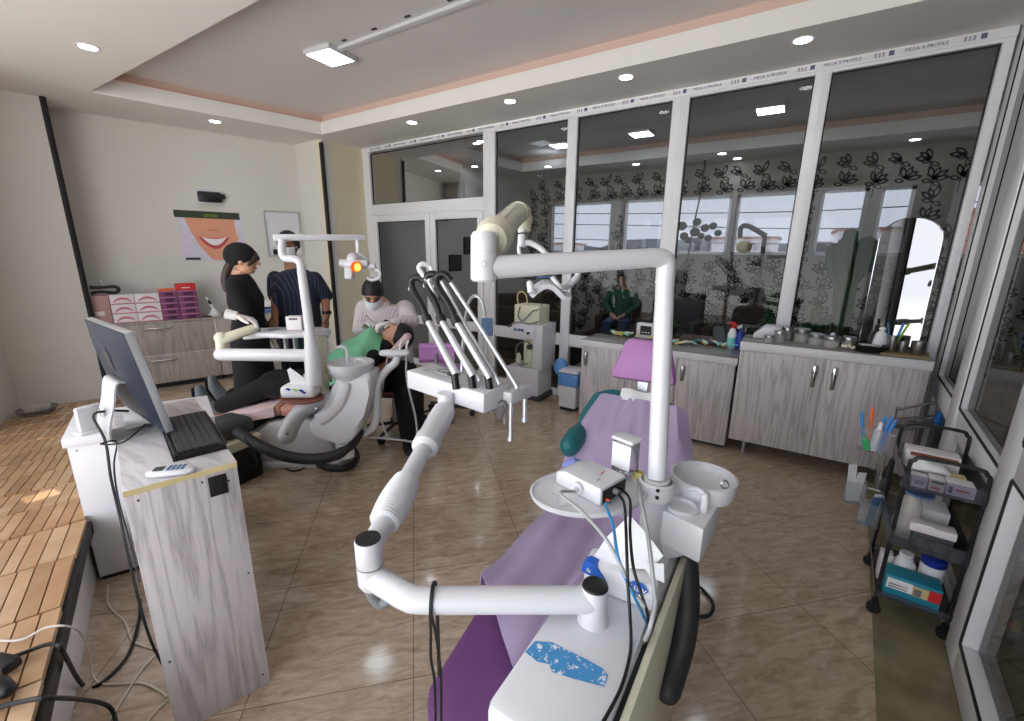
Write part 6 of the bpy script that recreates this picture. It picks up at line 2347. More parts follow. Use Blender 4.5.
tr = obj('steel_insert', b, None, dhd)
for l, w in ((0.24, 0.09), (0.30, 0.10), (0.35, 0.08)):
    b = MB().use(M['black'])
    b.lathe([(0, 0.006), (0.022, 0.006), (0.025, 0.009), (0.025, 0.005)], dpnt(l, w, 0), 18)
    obj('dark_disc', b, None, tr)
b = MB().use(M['steel'])
b.tube([dpnt(0.36, 0.04, 0.015), dpnt(0.28, 0.035, 0.02), dpnt(0.22, 0.04, 0.015)], 0.0035, 6)
obj('front_bar', b, None, dhd)
whips = [((456, 374), (427, 319), (412, 281), 1.62), ((473, 376), (441, 319), (427, 278), 1.60), ((490, 378), (456, 321), (437, 278), 1.59)]
for i, (q0, q1, q2, D) in enumerate(whips):
    D0 = 1.56
    p0, p1, p2 = PD(*q0, D0), PD(*q1, D + 0.02), PD(*q2, D + 0.06)
    b = MB().use(M['black'])
    b.cyl(dpnt((p0 - P1).dot(dl), (p0 - P1).dot(dw), -0.005), p0 + (p1 - p0) * 0.07, 0.014, 0.0135, 14)
    base = obj('whip_socket', b, None, dhd)
    b = MB().use(M['alu'])
    b.loft([p0, p0.lerp(p1, 0.5), p1], [0.0145, 0.014, 0.0125], 12)
    w_ = obj('whip_arm', b, None, dhd)
    b = MB().use(M['black'])
    top = p2 + CR * 0.028
    b.tube([p1, p1.lerp(p2, 0.35), p2 - UPV * 0.03, p2 + UPV * 0.006, top + UPV * 0.014, top + CR * 0.025 - UPV * 0.01], [0.0125] * 8 + [0.014] * 23, 10, 6)
    b.cyl(p1 - (p2 - p1).normalized() * 0.012, p1 + (p2 - p1).normalized() * 0.012, 0.018)
    obj('whip_grip', b, None, w_)
    b = MB().use(M['steel'])
    b.loft([p2 - CR * 0.012 - UPV * 0.035, p2 - CR * 0.012 + UPV * 0.004], [0.005, 0.005], 8)
    obj('handpiece_tip', b, None, w_)
hoses = [((440, 279), (466, 327), (498, 381)), ((447, 277), (482, 330), (516, 385)), ((430, 284), (450, 335), (478, 378))]
for i, (q0, q1, q2) in enumerate(hoses):
    b = MB().use(M['alu'])
    a, m_, c = PD(*q0, 1.66), PD(*q1, 1.62), PD(*q2, 1.58)
    b.tube([a + UPV * 0.02 - CR * 0.02, a, a.lerp(m_, 0.5), m_, m_.lerp(c, 0.5), c, c - UPV * 0.01], 0.0085, 10, 6)
    obj('instrument_hose', b, None, dhd)
b = MB().use(M['plastic'])
t0 = PD(424, 277, 1.64)
b.tube([PD(430, 281, 1.66), PD(424, 276, 1.66), PD(419, 268, 1.66), PD(423, 264, 1.66), PD(430, 267, 1.67), PD(434, 274, 1.67)], 0.010, 10, 6)
obj('top_hook', b, None, dhd)
b = MB().use(M['alu'])
b.tube([PD(462, 372, 1.66), PD(463, 345, 1.68), PD(466, 315, 1.70), PD(470, 300, 1.70), PD(476, 296, 1.70), PD(482, 302, 1.70), PD(485, 318, 1.70)], 0.007, 8, 6)
bh = obj('panel_hoop', b, None, dhd)
b = MB().use(M['steelblue'])
cpn = PD(487, 327, 1.70)
b.box(cpn, (0.045, 0.012, 0.07), mtx=Matrix((CR, CF, CR.cross(CF))).transposed(), bev=0.004)
obj('blue_panel', b, None, bh)
b = MB().use(M['alu'])
b.cyl(PD(486, 336, 1.70), PD(487, 378, 1.60), 0.006)
obj('panel_stem', b, None, dhd)
for px, y1, y2, D, r_ in ((525, 399, 422, 1.62, 0.009), (511, 402, 441, 1.60, 0.008), (505, 403, 424, 1.62, 0.006)):
    b = MB().use(M['clear'] if px == 505 else M['alu'])
    b.loft([PD(px, y1, D), PD(px - 0.3, (y1 + y2) / 2, D), PD(px - 0.5, y2, D)], [r_, r_, r_ * 0.9], 12)
    b.cyl(PD(px - 0.4, y2 - 4, D), PD(px - 0.5, y2, D), r_ * 1.35)
    obj('hanging_tip', b, None, dhd)
b = MB().use(M['clear'])
b.tube([dpnt(0.02, 0.08, -0.08), dpnt(0.05, 0.10, -0.10), dpnt(0.10, 0.12, -0.095), dpnt(0.17, 0.10, -0.08)], 0.014, 10)
obj('clear_hose', b, None, dhd)
b = MB().use(M['clear'])
b.loft([dpnt(0.0, 0.10, -0.07), dpnt(0.01, 0.10, -0.10), dpnt(0.015, 0.10, -0.13)], [(0.03, 0.02), (0.025, 0.015), (0.008, 0.006)], 10, 'round')
obj('plastic_wrap', b, None, dhd)

# lamp pole, swing arm, spring arm and lamp of the front unit
lp = thing('operating_lamp', 'white operating lamp on a tall pole and jointed arms, front unit', 'dental lamp', PD(655, 515, 1.15))
pb = PD(657, 478, 1.16)
pt = V((pb.x, pb.y, CAM_H + 0.005))
b = MB().use(M['plastic'])
b.cyl(V((pb.x, pb.y, UZ - 0.01)), pb + UPV * 0.0, 0.034, 0.034, 24)
pt_ = PD(667, 258, 1.125)
b.cyl(pb, V((pt_.x, pt_.y, 1.56)), 0.0245, 0.0238, 24)
obj('pole', b, None, lp)
b = MB().use(M['plastic'])
b.lathe([(0.040, -0.035), (0.046, -0.03), (0.046, 0.012), (0.040, 0.016)], pb - UPV * 0.02, 26)
cl = obj('ring_clamp', b, None, lp)
for z in (-0.022, -0.042):
    b = MB().use(M['black'])
    pp = pb + UPV * z - CF * 0.046 - CR * 0.012
    b.cyl(pp, pp - CF * 0.003, 0.005, seg=10)
    obj('screw', b, None, cl)
ptop = PD(667, 258, 1.125)
ptop.z = 1.612
aend = PD(484, 268, 1.00)
b = MB().use(M['plastic'])
pdir = (aend - ptop).normalized()
b.loft(spline([ptop - UPV * 0.07, ptop - UPV * 0.035, ptop - UPV * 0.008 + pdir * 0.006, ptop + pdir * 0.035, ptop + pdir * 0.08], 5), [0.0246] * 21, 22)
b.loft([ptop + pdir * 0.07, ptop.lerp(aend, 0.5), aend], [0.0246, 0.0255, 0.027], 22)
obj('swing_arm', b, None, lp)
b = MB().use(M['seal'])
b.cyl(ptop - UPV * 0.0715, ptop - UPV * 0.0700, 0.0249, seg=24)
obj('pole_joint', b, None, lp)
b = MB().use(M['plastic'])
b.lathe([(0, -0.030), (0.026, -0.030), (0.031, -0.025), (0.0305, 0.038), (0.029, 0.0385), (0.0305, 0.040), (0.0295, 0.072), (0.024, 0.080), (0, 0.081)], aend, 24)
kn_o = obj('knuckle', b, None, lp)
b = MB().use(M['steel'])
q_ = aend + UPV * 0.010 - V((CF.x, CF.y, 0)).normalized() * 0.0315
b.cyl(q_, q_ - V((CF.x, CF.y, 0)).normalized() * 0.002, 0.006, seg=12)
obj('lock_screw', b, None, kn_o)
k0 = PD(490, 241, 1.01)
k1 = PD(518, 212, 1.45)
dk = (k1 - k0)
b = MB().use(M['cream'])
b.loft([k0 + dk * t_ for t_ in (0.0, 0.02, 0.10, 0.17, 0.19, 0.20)], [0.026, 0.038, 0.046, 0.046, 0.041, 0.03], 22)
obj('spring_collar', b, None, lp)
b = MB().use(M['cream'])
up_k = dk.normalized().cross(CR).normalized()
b.loft([k0 + dk * t_ for t_ in (0.10, 0.5, 0.90, 1.0)], [(0.030, 0.032), (0.032, 0.036), (0.034, 0.036), (0.028, 0.03)], 16, 'round')
sp_o = obj('spring_arm', b, None, lp)
for k in (-0.012, 0.0, 0.012):
    b = MB().use(M['alu'])
    off = dk.normalized().cross(UPV).normalized() * k - CF * 0.0
    nrm = (UPV - dk.normalized() * dk.normalized().z).normalized()
    b.bar(k0 + dk * 0.2 + off + nrm * 0.0335, k0 + dk * 0.85 + off + nrm * 0.034, 0.003, 0.003)
    obj('groove', b, None, sp_o)
k2 = PD(522, 214, 1.50)
b = MB().use(M['cream'])
b.loft(spline([k1, k2 + UPV * 0.0, PD(524, 222, 1.50), PD(523, 230, 1.50)], 5), [0.034] * 6 + [0.030] * 5 + [0.026] * 5, 16)
obj('elbow', b, None, lp)
b = MB().use(M['plastic'])
b.cyl(PD(522.5, 224, 1.50), PD(521.5, 247, 1.50), 0.0145, 0.0145, 18)
vt = obj('drop_tube', b, None, lp)
b = MB().use(M['black'])
b.cyl(PD(522, 233.5, 1.50), PD(522, 235, 1.50), 0.0149, seg=18)
obj('seam', b, None, vt)
ly = 1.50
b = MB().use(M['plastic'])
b.tube([PD(521, 243, ly), PD(530, 243, ly), PD(540, 248, ly), PD(550, 258, ly), PD(562, 266, ly), PD(574, 270, ly + 0.03), PD(578, 276, ly + 0.03), PD(570, 285, ly + 0.02)], 0.0105, 10, 6)
b.tube([PD(520, 243, ly), PD(519, 250, ly), PD(522, 258, ly + 0.01), PD(528, 268, ly + 0.03), PD(533, 276, ly + 0.03)], 0.0075, 10, 6)
obj('lamp_yoke', b, None, lp)
b = MB().use(M['plastic'])
lc0, lc1 = PD(529, 290, ly), PD(570, 289, ly + 0.02)
xa = (lc1 - lc0).normalized()
za = V((CF.x, CF.y, 0)).normalized()
def shell(u, v):
    x = u
    w = (v - 0.5)
    p = lc0.lerp(lc1, x)
    arch = 0.036 * math.sin(PI * min(1, x * 1.25)) - 0.012 * max(0, x - 0.7) / 0.3
    return p + UPV * (arch - 0.05 * w * w) + za * (0.15 * w * (0.6 + 0.4 * math.sin(PI * (0.15 + 0.7 * x))))
b.grid(shell, 16, 10, thick=0.016)
b.loft([PD(530, 284, ly - 0.07), PD(531, 291, ly - 0.07), PD(535, 292, ly - 0.065)], [0.012, 0.013, 0.008], 10, 'round')
obj('lamp_shade', b, None, lp)
b = MB().use(M['steelblue'])
for x in (0.3, 0.5):
    p = shell(x, 0.35) + UPV * 0.012
    b.box(p, (0.03, 0.02, 0.004), mtx=Matrix((xa, za, UPV)).transposed(), bev=0.001)
obj('blue_control', b, None, lp)
b = MB().use(M['plastic'])
b.tube([PD(566, 287, ly + 0.02), PD(572, 282, ly + 0.02), PD(578, 274, ly + 0.02), PD(576, 268, ly + 0.02)], 0.010, 10, 5)
b.tube([PD(552, 277, ly - 0.05), PD(560, 286, ly - 0.05), PD(567, 288, ly - 0.01)], 0.008, 10, 5)
obj('lamp_handle', b, None, lp)
b = MB().use(M['black'])
b.box(PD(529, 272, ly + 0.06), (0.05, 0.03, 0.05), mtx=Matrix((CR, CF, CR.cross(CF))).transposed(), bev=0.01)
obj('lamp_back', b, None, lp)

# round spittoon on its box, right of the pole
sb_ = PD(697, 513, 1.22)
spt = thing('spittoon', 'white round spittoon bowl on its box beside the lamp pole, front unit', 'spittoon', V((sb_.x, sb_.y, 0.70)))
tpz = PD(683, 510, 1.15).z
bx = [PZ(662, 510, tpz), PZ(704, 530, tpz), PZ(722, 500, tpz), PZ(706, 484, tpz), PZ(674, 488, tpz)]
b = MB().use(M['plastic'])
b.prism(bx, (0, 0, -0.10), bev=0.008)
sbo = obj('spittoon_box', b, None, spt)
b = MB().use(M['plastic'])
cuph = PZ(682, 508, tpz)
b.lathe([(0.040, 0.0), (0.041, 0.008), (0.036, 0.010), (0.030, 0.002), (0.0, 0.0015)], cuph, 24)
obj('cup_recess', b, None, sbo)
bw = PD(703, 481, 1.24)
b = MB().use(M['plastic'])
b.lathe([(0.045, -0.045), (0.082, -0.032), (0.089, 0.0), (0.089, 0.018), (0.082, 0.020), (0.076, -0.004), (0.035, -0.022), (0, -0.024)], bw, 34)
bwo = obj('bowl', b, None, spt)
b = MB().use(M['steel'])
b.lathe([(0.008, -0.003), (0.013, 0.0), (0.008, 0.003)], bw + CR * 0.045 - CF * 0.035 + UPV * 0.0, 14, mtx=UPV.rotation_difference(CF).to_matrix())
obj('overflow_ring', b, None, bwo)
b = MB().use(M['plastic'])
n0 = PZ(703, 511, tpz)
b.tube([n0, n0 + UPV * 0.030 + CR * 0.002, n0 + UPV * 0.048 + CF * 0.008, n0 + UPV * 0.055 - CR * 0.010 + CF * 0.026, n0 + UPV * 0.050 - CR * 0.026 + CF * 0.045], [0.010] * 12 + [0.0065] * 13, 12, 6)
obj('water_spout', b, None, spt)
b = MB().use(M['plastic'])
b.bar(V((pb.x + 0.02, pb.y, 0.86)), bx[0].lerp(bx[2], 0.35) - UPV * 0.09, 0.05, 0.10, bev=0.01)
obj('spittoon_bracket', b, None, spt)

# oval side table with the scaler box and bottle
tA = PD(590, 492, 1.14)
T0 = tA.z
tt = thing('side_table', 'oval white tray table clamped to the lamp pole of the front unit', 'tray table', tA)
b = MB().use(M['plastic'])
tcn = PZ(588, 491, T0)
b.lathe([(0, -0.016), (0.135, -0.016), (0.150, -0.008), (0.155, 0.004), (0.150, 0.006), (0.144, 0.0), (0, 0.0)], tcn, 40, sx=1.0, sy=0.72, mtx=Matrix.Rotation(math.atan2(CR.y, CR.x) + 0.18, 3, 'Z'))
tto = obj('table_top', b, None, tt)
for px, py, r_ in ((563, 503, 0.016), (556, 495, 0.010)):
    b = MB().use(M['plastic'])
    b.lathe([(r_, 0.0005), (r_ * 1.1, 0.003), (r_ * 0.9, 0.002), (0, 0.001)], PZ(px, py, T0), 20, sy=0.7, mtx=Matrix.Rotation(0.6, 3, 'Z'))
    obj('moulded_recess', b, None, tto)
b = MB().use(M['plastic'])
b.bar(tcn + CR * 0.10 - UPV * 0.012, V((pb.x, pb.y, T0 - 0.012)), 0.03, 0.02, bev=0.004)
obj('table_bracket', b, None, tt)
# scaler
sA_, sB_, sC_ = PZ(600, 509, T0), PZ(625, 494, T0), PZ(551, 487, T0)
ex = (sB_ - sA_).normalized()
ey = (sC_ - sA_)
ey = (ey - ex * ey.dot(ex)).normalized()
so = PZ(600, 507, T0 + 0.001)
SW, SL, SH = (sB_ - sA_).length * 1.02, 0.150, 0.048
def sq(x, y, z):
    return so + ex * x + ey * y + UPV * z
sc_ = thing('ultrasonic_scaler', 'white scaler box with hoses at its back on the oval tray table', 'dental device', so)
b = MB().use(M['plastic'])
b.prism([sq(0, 0, 0), sq(0, SL, 0), sq(0, SL, SH * 0.75), sq(0, SL * 0.8, SH), sq(0, 0, SH)], ex * SW, bev=0.006)
obj('case', b, None, sc_)
b = MB().use(M['black'])
b.prism([sq(0.006, -0.0008, 0.005), sq(SW - 0.004, -0.0008, 0.005), sq(SW - 0.004, -0.0008, SH - 0.007), sq(0.006, -0.0008, SH - 0.007)], -ey * 0.0006)
obj('rear_panel', b, None, sc_)
b = MB().use(M['plastic'])
b.cyl(sq(-0.001, SL * 0.45, SH * 0.5), sq(-0.009, SL * 0.45, SH * 0.5), 0.016, 0.014, 20)
b.cyl(sq(-0.009, SL * 0.45, SH * 0.5), sq(-0.020, SL * 0.43, SH * 0.42), 0.007, 0.005, 12)
obj('control_knob', b, None, sc_)
b = MB().use(M['hosegrey'])
b.cyl(sq(SW * 0.5, 0, SH * 0.52), sq(SW * 0.5, -0.016, SH * 0.52), 0.008)
obj('plug', b, None, sc_)
b = MB().use(M['orange'])
b.cyl(sq(SW * 0.22, 0, SH * 0.25), sq(SW * 0.22, -0.014, SH * 0.22), 0.004)
obj('brass_fitting', b, None, sc_, label='small brass hose fitting')
for (u, v, l, m) in ((0.55, 0.3, 0.022, 'red'), (0.25, 0.2, 0.012, 'steelblue'), (0.3, 0.65, 0.014, 'white')):
    b = MB().use(M[m])
    b.prism([sq(SW * u, SL * v, SH + 0.0004), sq(SW * u + l, SL * v + 0.004, SH + 0.0004), sq(SW * u + l, SL * v + 0.007, SH + 0.0004), sq(SW * u, SL * v + 0.0035, SH + 0.0004)], (0, 0, 0.0004))
    obj('printed_mark', b, None, sc_)
# clear water bottle with white lid standing behind the scaler
bt0 = PZ(624, 477, T0)
bo = thing('water_bottle', 'clear square bottle with white lid and pale yellow fitting on the tray table', 'bottle', bt0)
hb_ = 0.095
b = MB().use(M['clear'])
Rb = Matrix((ex, ey, UPV)).transposed()
b.box(bt0 + UPV * (0.018 + hb_ / 2), (0.044, 0.062, hb_), mtx=Rb, bev=0.006)
obj('bottle_body', b, None, bo)
b = MB().use(M['plastic'])
b.box(bt0 + UPV * (0.018 + hb_ + 0.004), (0.050, 0.068, 0.010), mtx=Rb, bev=0.003)
obj('lid', b, None, bo)
b = MB().use(M['white'])
b.box(bt0 - ex * 0.0235 + UPV * (0.018 + hb_ * 0.55), (0.001, 0.058, hb_ * 0.75), mtx=Rb)
obj('label_panel', b, None, bo)
b = MB().use(M['yellow'])
fz = bt0 + ex * 0.016 - ey * 0.034
b.lathe([(0.014, 0.0), (0.015, 0.006), (0.014, 0.024), (0.010, 0.026), (0.010, 0.016), (0, 0.016)], fz, 18)
obj('yellow_fitting', b, None, bo)
t = thing('blue_glove', 'crumpled blue glove lying behind the scaler on the tray table', 'glove', PZ(577, 464, T0))
b = MB().use(mat('periwinkle_glove', (128, 138, 206), 0.7))
g0 = PZ(577, 465, T0 + 0.012)
b.loft([g0 - CR * 0.035, g0 - CR * 0.01 + UPV * 0.008, g0 + CR * 0.03], [(0.012, 0.009), (0.022, 0.014), (0.010, 0.008)], 12, 'round')
obj('glove_body', b, None, t)
# hoses falling from the scaler to the unit
bb = PZ(648, 637, UZ + 0.003)
def wire(label, pts, r, m):
    b = MB().use(m)
    b.tube(pts, r, 8, 7)
    return tag(obj('hose', b), label, 'hose')
wire('white hose from the scaler knob down to the unit top', [sq(-0.018, SL * 0.43, SH * 0.42), PD(560, 493, 1.04), PD(580, 510, 1.0), PD(603, 535, 0.94), PD(618, 560, 0.915), PD(632, 590, 0.905), PD(645, 607, 0.90), PZ(650, 622, UZ + 0.005), PZ(653, 618, UZ - 0.04)], 0.0042, M['cable_g'])
wire('blue air hose from the brass fitting of the scaler', [sq(SW * 0.22, -0.014, SH * 0.22), PD(606, 505, 1.02), PD(613, 525, 0.97), PD(617, 552, 0.92), PD(624, 575, 0.91), PD(636, 600, 0.90), PZ(647, 622, UZ + 0.004), PZ(650, 620, UZ - 0.03)], 0.0035, M['cable_b'])
wire('first black lead hanging from the scaler back to the unit edge', [sq(SW * 0.62, -0.002, SH * 0.3), PD(624, 503, 1.04), PD(626, 530, 0.96), PD(627, 560, 0.91), PD(628, 585, 0.90), PD(630, 615, 0.895), PZ(631, 640, UZ + 0.008), PZ(629, 660, UZ + 0.006), PZ(620, 690, UZ + 0.006), PZ(600, 728, UZ + 0.006), PZ(585, 760, UZ + 0.006)], 0.0034, M['cable_k'])
wire('second black lead hanging from the scaler beside the grey hose', [sq(SW * 0.8, -0.002, SH * 0.35), PD(630, 500, 1.06), PD(630, 530, 0.98), PD(633, 565, 0.92), PD(640, 590, 0.905), PD(647, 612, 0.90), PZ(650, 632, UZ + 0.003), PZ(653, 624, UZ - 0.03)], 0.0034, M['cable_k'])
wire('grey hose from the bottle fitting past the tissue pack', [fz + UPV * 0.004, PD(641, 500, 1.05), PD(647, 530, 0.98), PD(651, 560, 0.93), PD(654, 590, 0.91), PD(655, 605, 0.905), PD(650, 628, 0.89), PZ(645, 640, UZ + 0.004), PZ(651, 632, UZ - 0.03)], 0.0048, M['cable_g'])
# tissue pack on the unit
tz_ = UZ + 0.001
q0_, q1_, q2_ = PZ(580, 587, tz_), PZ(655, 615, tz_), PZ(674, 566, tz_)
tk = thing('tissue_pack', 'plastic tissue pack with blue print on top of the front unit', 'tissues', q0_.lerp(q1_, 0.5))
gx = (q1_ - q0_).normalized()
gy = V((-gx.y, gx.x, 0))
if gy.dot(q2_ - q1_) < 0:
    gy = -gy
gw = (q1_ - q0_).length
def tq(x, y, z):
    return q0_ + gx * x + gy * y + UPV * z
b = MB().use(M['white'])
b.prism([tq(0.004, 0.004, 0), tq(gw, 0, 0), tq(gw, 0.075, 0), tq(0.004, 0.075, 0)], (0, 0, 0.072), bev=0.012)
obj('pack', b, None, tk)
def fq(m, pts, nm):
    b = MB().use(m)
    b.bm.faces.new([b.bm.verts.new(tq(x, -0.002, z)) for x, z in pts])
    return obj(nm, b, None, tk)
b = MB().use(M['tissueblue'])
b.prism([tq(0.0, -0.001, 0.045), tq(0.066, -0.001, 0.035), tq(0.055, -0.001, 0.052), tq(0.035, -0.001, 0.074), tq(0.015, -0.001, 0.078), tq(0.003, -0.001, 0.068)], gy * 0.03, bev=0.003)
obj('blue_flap', b, None, tk)
fq(M['tissueblue'], [(gw * 0.62, 0.042), (gw * 0.64, 0.062), (gw * 0.72, 0.074), (gw * 0.82, 0.072), (gw * 0.90, 0.056), (gw * 0.84, 0.043), (gw * 0.72, 0.038)], 'blue_badge')
text('badge_text', 'uay', 0.028, M['white'], tk, basis(tq(gw * 0.77, -0.0028, 0.056), gx - UPV * 0.10, UPV + gx * 0.1))
text('flap_text', 'fa', 0.016, M['white'], tk, basis(tq(0.020, -0.0035, 0.058), gx, UPV))
b = MB().use(M['white'])
b.bm.faces.new([b.bm.verts.new(tq(x, y, z)) for x, y, z in ((0.02, 0.03, 0.072), (gw * 0.55, 0.03, 0.072), (gw * 0.85, 0.035, 0.085), (gw * 1.0, 0.045, 0.125), (gw * 0.78, 0.06, 0.155), (gw * 0.52, 0.06, 0.195), (gw * 0.25, 0.05, 0.125))])
b.bm.faces.new([b.bm.verts.new(tq(x, y, z)) for x, y, z in ((gw * 0.75, 0.03, 0.10), (gw * 1.02, 0.028, 0.118), (gw * 1.06, 0.02, 0.075), (gw * 0.88, 0.015, 0.082))])
obj('tissue', b, None, tk)
# black conduit on the right side of the unit, hose loop on the floor
b = MB().use(M['rubber'])
cp0 = PD(686, 560, 1.22)
b.loft(spline([PD(684, 540, 1.24), PD(687, 575, 1.22), PD(687, 610, 1.19), PD(683, 640, 1.17), PD(676, 665, 1.15), PD(668, 690, 1.12)], 5), 0.032, 14, 'round')
obj('side_conduit', b, None, u2_)
cable('floor_hose', 'thin dark hose loop on the tiles right of the front unit', [PZ(692, 583, 0.03), PZ(703, 590, 0.01), PZ(713, 604, 0.01), PZ(709, 615, 0.01), PZ(695, 616, 0.01), PZ(688, 614, 0.02)], 0.008, M['cable_k'])
# black leads hung over the delivery arm
for i, (dx, lb) in enumerate(((0, 'black lead looped over the front delivery arm, hanging straight down'), (0.008, 'second black lead hung over the front delivery arm, twisting below it'))):
    a = PZ(433 + i, 600, pe.z)
    o = V((0, 0, 0.033))
    b = MB().use(M['cable_k'])
    fwd = V((CF.x, CF.y, 0)).normalized()
    b.tube([a + fwd * 0.034 - UPV * 0.25, a + fwd * 0.036 - UPV * 0.03, a + fwd * 0.02 + UPV * 0.03, a - fwd * 0.015 + UPV * 0.0315, a - fwd * 0.034, a - fwd * 0.036 - UPV * 0.05 + CR * dx, a - fwd * 0.036 - UPV * 0.12 + CR * (0.014 if i else -0.002), a - fwd * 0.036 - UPV * 0.20 + CR * (0.004 + 0.012 * i), a - fwd * 0.036 - UPV * 0.42 + CR * (0.010 * i)], 0.0032, 8, 7)
    tag(obj('hanging_lead', b), lb, 'cable')

# ================================================================== CABINETS BY THE WINDOW WALL
YL, YR = 3.87, 3.84
LZ, RZ = 0.80, 0.95
lcab = thing('base_cabinet', 'lower grey wood grain cabinet behind the front chair headrest', 'cabinet', (-0.99, 4.1, 0))
b = MB().use(M['wood'])
b.span((-1.665, YL + 0.018, 0.03), (-0.31, 4.29, LZ - 0.06))
obj('carcass', b, None, lcab)
b = MB().use(M['black'])
b.span((-1.64, YL + 0.05, 0.0), (-0.33, 4.26, 0.03))
obj('plinth', b, None, lcab)
b = MB().use(M['lamwhite'])
b.span((-1.68, YL - 0.01, LZ - 0.055), (-0.30, YL + 0.01, LZ), bev=0.003)
obj('front_rail', b, None, lcab)
b = MB().use(M['counter'])
b.span((-1.68, YL + 0.01, LZ - 0.03), (-0.30, 4.30, LZ), bev=0.002)
obj('cabinet_top', b, None, lcab)
def handle_on(parent, x, y, z, ln=0.13, m='steel'):
    b = MB().use(M[m])
    b.loft([V((x, y - 0.018, z + ln / 2)), V((x, y - 0.024, z + ln * 0.2)), V((x, y - 0.022, z - ln * 0.1)), V((x, y - 0.014, z - ln / 2))], [(0.016, 0.008), (0.019, 0.009), (0.013, 0.007), (0.014, 0.006)], 12, 'round', up=(0, -1, 0))
    h = obj('handle', b, None, parent)
    b = MB().use(M['steel'])
    b.cyl(V((x, y, z + ln * 0.3)), V((x, y - 0.02, z + ln * 0.3)), 0.007)
    obj('handle_post', b, None, parent)
    return h
xs_ = [-1.66, -1.21, -0.76, -0.312]
for i in range(3):
    b = MB().use(M['wood'])
    b.span((xs_[i] + 0.002, YL, 0.035), (xs_[i + 1] - 0.002, YL + 0.018, LZ - 0.058), bev=0.0015)
    d = obj('cabinet_door', b, None, lcab)
    handle_on(d, xs_[i] + 0.05 if i != 1 else xs_[i + 1] - 0.05, YL, LZ - 0.18)
rcab = thing('base_cabinet', 'taller grey wood grain cabinet on legs in the right glass corner', 'cabinet', (0.31, 4.1, 0))
b = MB().use(M['wood'])
b.span((-0.290, YR + 0.018, 0.13), (0.84, 4.24, RZ - 0.07))
obj('carcass', b, None, rcab)
b = MB().use(M['lamwhite'])
b.span((-0.295, YR - 0.01, RZ - 0.065), (0.848, YR + 0.012, RZ), bev=0.003)
obj('front_rail', b, None, rcab)
b = MB().use(M['counter'])
b.span((-0.295, YR + 0.012, RZ - 0.03), (0.86, 4.25, RZ), bev=0.002)
obj('cabinet_top', b, None, rcab)
for x0_, x1_, hx_ in ((-0.288, 0.272, 0.215), (0.276, 0.838, 0.335)):
    b = MB().use(M['wood'])
    b.span((x0_, YR, 0.125), (x1_, YR + 0.018, RZ - 0.068), bev=0.0015)
    d = obj('cabinet_door', b, None, rcab)
    handle_on(d, hx_, YR, RZ - 0.20, 0.16, 'chrome')
for x in (-0.17, 0.72):
    for y in (YR + 0.10, 4.14):
        b = MB().use(M['steel'])
        b.cyl((x, y, 0.0), (x, y, 0.13), 0.022, seg=16)
        obj('leg', b, None, rcab)

# things on the low cabinet
def on_left(px, py):
    p = PZ(px, py, LZ)
    if p.y > 4.22 or p.y < 3.93:
        y = 4.34 if p.y > 4.22 else 3.93
        p = PY(px, py, y)
    return V((p.x, p.y, LZ))
def on_right(px, y):
    p = PY(px, 340, y)
    return V((p.x, y, RZ))
rows_ = [(640, 338, 'yellow'), (625, 334, 'lime'), (614, 333, 'yellow'), (667, 343, 'aqua'), (686, 345, 'yellow'), (700, 345, 'aqua'), (716, 345, 'steelblue'), (731, 346, 'lime'), (655, 340, 'yellow')]
nm_ = ['pale yellow', 'light green', 'yellow', 'aqua', 'pale yellow', 'aqua', 'slate blue', 'light green', 'yellow']
where = ['left of the white monitor box', 'second from the left end', 'at the left end of the cabinet top', 'just right of the lamp pole', 'beside the aqua gloves right of the pole', 'in the middle of the right heap', 'next to the spray bottles', 'right against the taller cabinet', 'behind the lamp pole']
for i, (px, py, m) in enumerate(rows_):
    p = on_left(px, py)
    t = thing('glove_bundle', 'crumpled %s gloves and wrappers %s' % (nm_[i], where[i]), 'gloves', p, group='crumpled gloves on the low cabinet')
    r2 = random.Random(i)
    for j in range(4):
        b = MB().use(M[['yellow', m, 'aqua', 'cream'][j]])
        a = r2.uniform(0, PI)
        c = p + V((r2.uniform(-0.055, 0.055), r2.uniform(-0.05, 0.05), 0.012 + 0.006 * j))
        d = V((math.cos(a), math.sin(a), 0.1))
        b.loft([c - d * 0.055, c - d * 0.02 + UPV * 0.008, c + d * 0.02, c + d * 0.055 + UPV * 0.004], [(0.008, 0.006), (0.024, 0.010), (0.019, 0.010), (0.007, 0.005)], 10, 'round')
        obj('wrapper', b, None, t)
p = on_left(646, 329)
t = thing('white_meter', 'small white box with dark display on the low cabinet behind the headrest', 'device', (p.x, p.y, LZ))
b = MB().use(M['plastic'])
b.box((p.x, p.y, LZ + 0.075), (0.17, 0.08, 0.15), bev=0.008)
obj('case', b, None, t)
b = MB().use(M['seal'])
b.box((p.x + 0.01, p.y - 0.041, LZ + 0.08), (0.11, 0.002, 0.09))
obj('display', b, None, t)
b = MB().use(M['teeth'])
for k in range(3):
    b.box((p.x - 0.02 + 0.03 * k, p.y - 0.0425, LZ + 0.06), (0.018, 0.001, 0.008))
obj('display_digits', b, None, t)
b = MB().use(M['black'])
b.cyl((p.x - 0.10, p.y, LZ), (p.x - 0.10, p.y, LZ + 0.13), 0.02)
tag(obj('black_canister', b), 'slim black canister left of the small white meter box', 'canister')
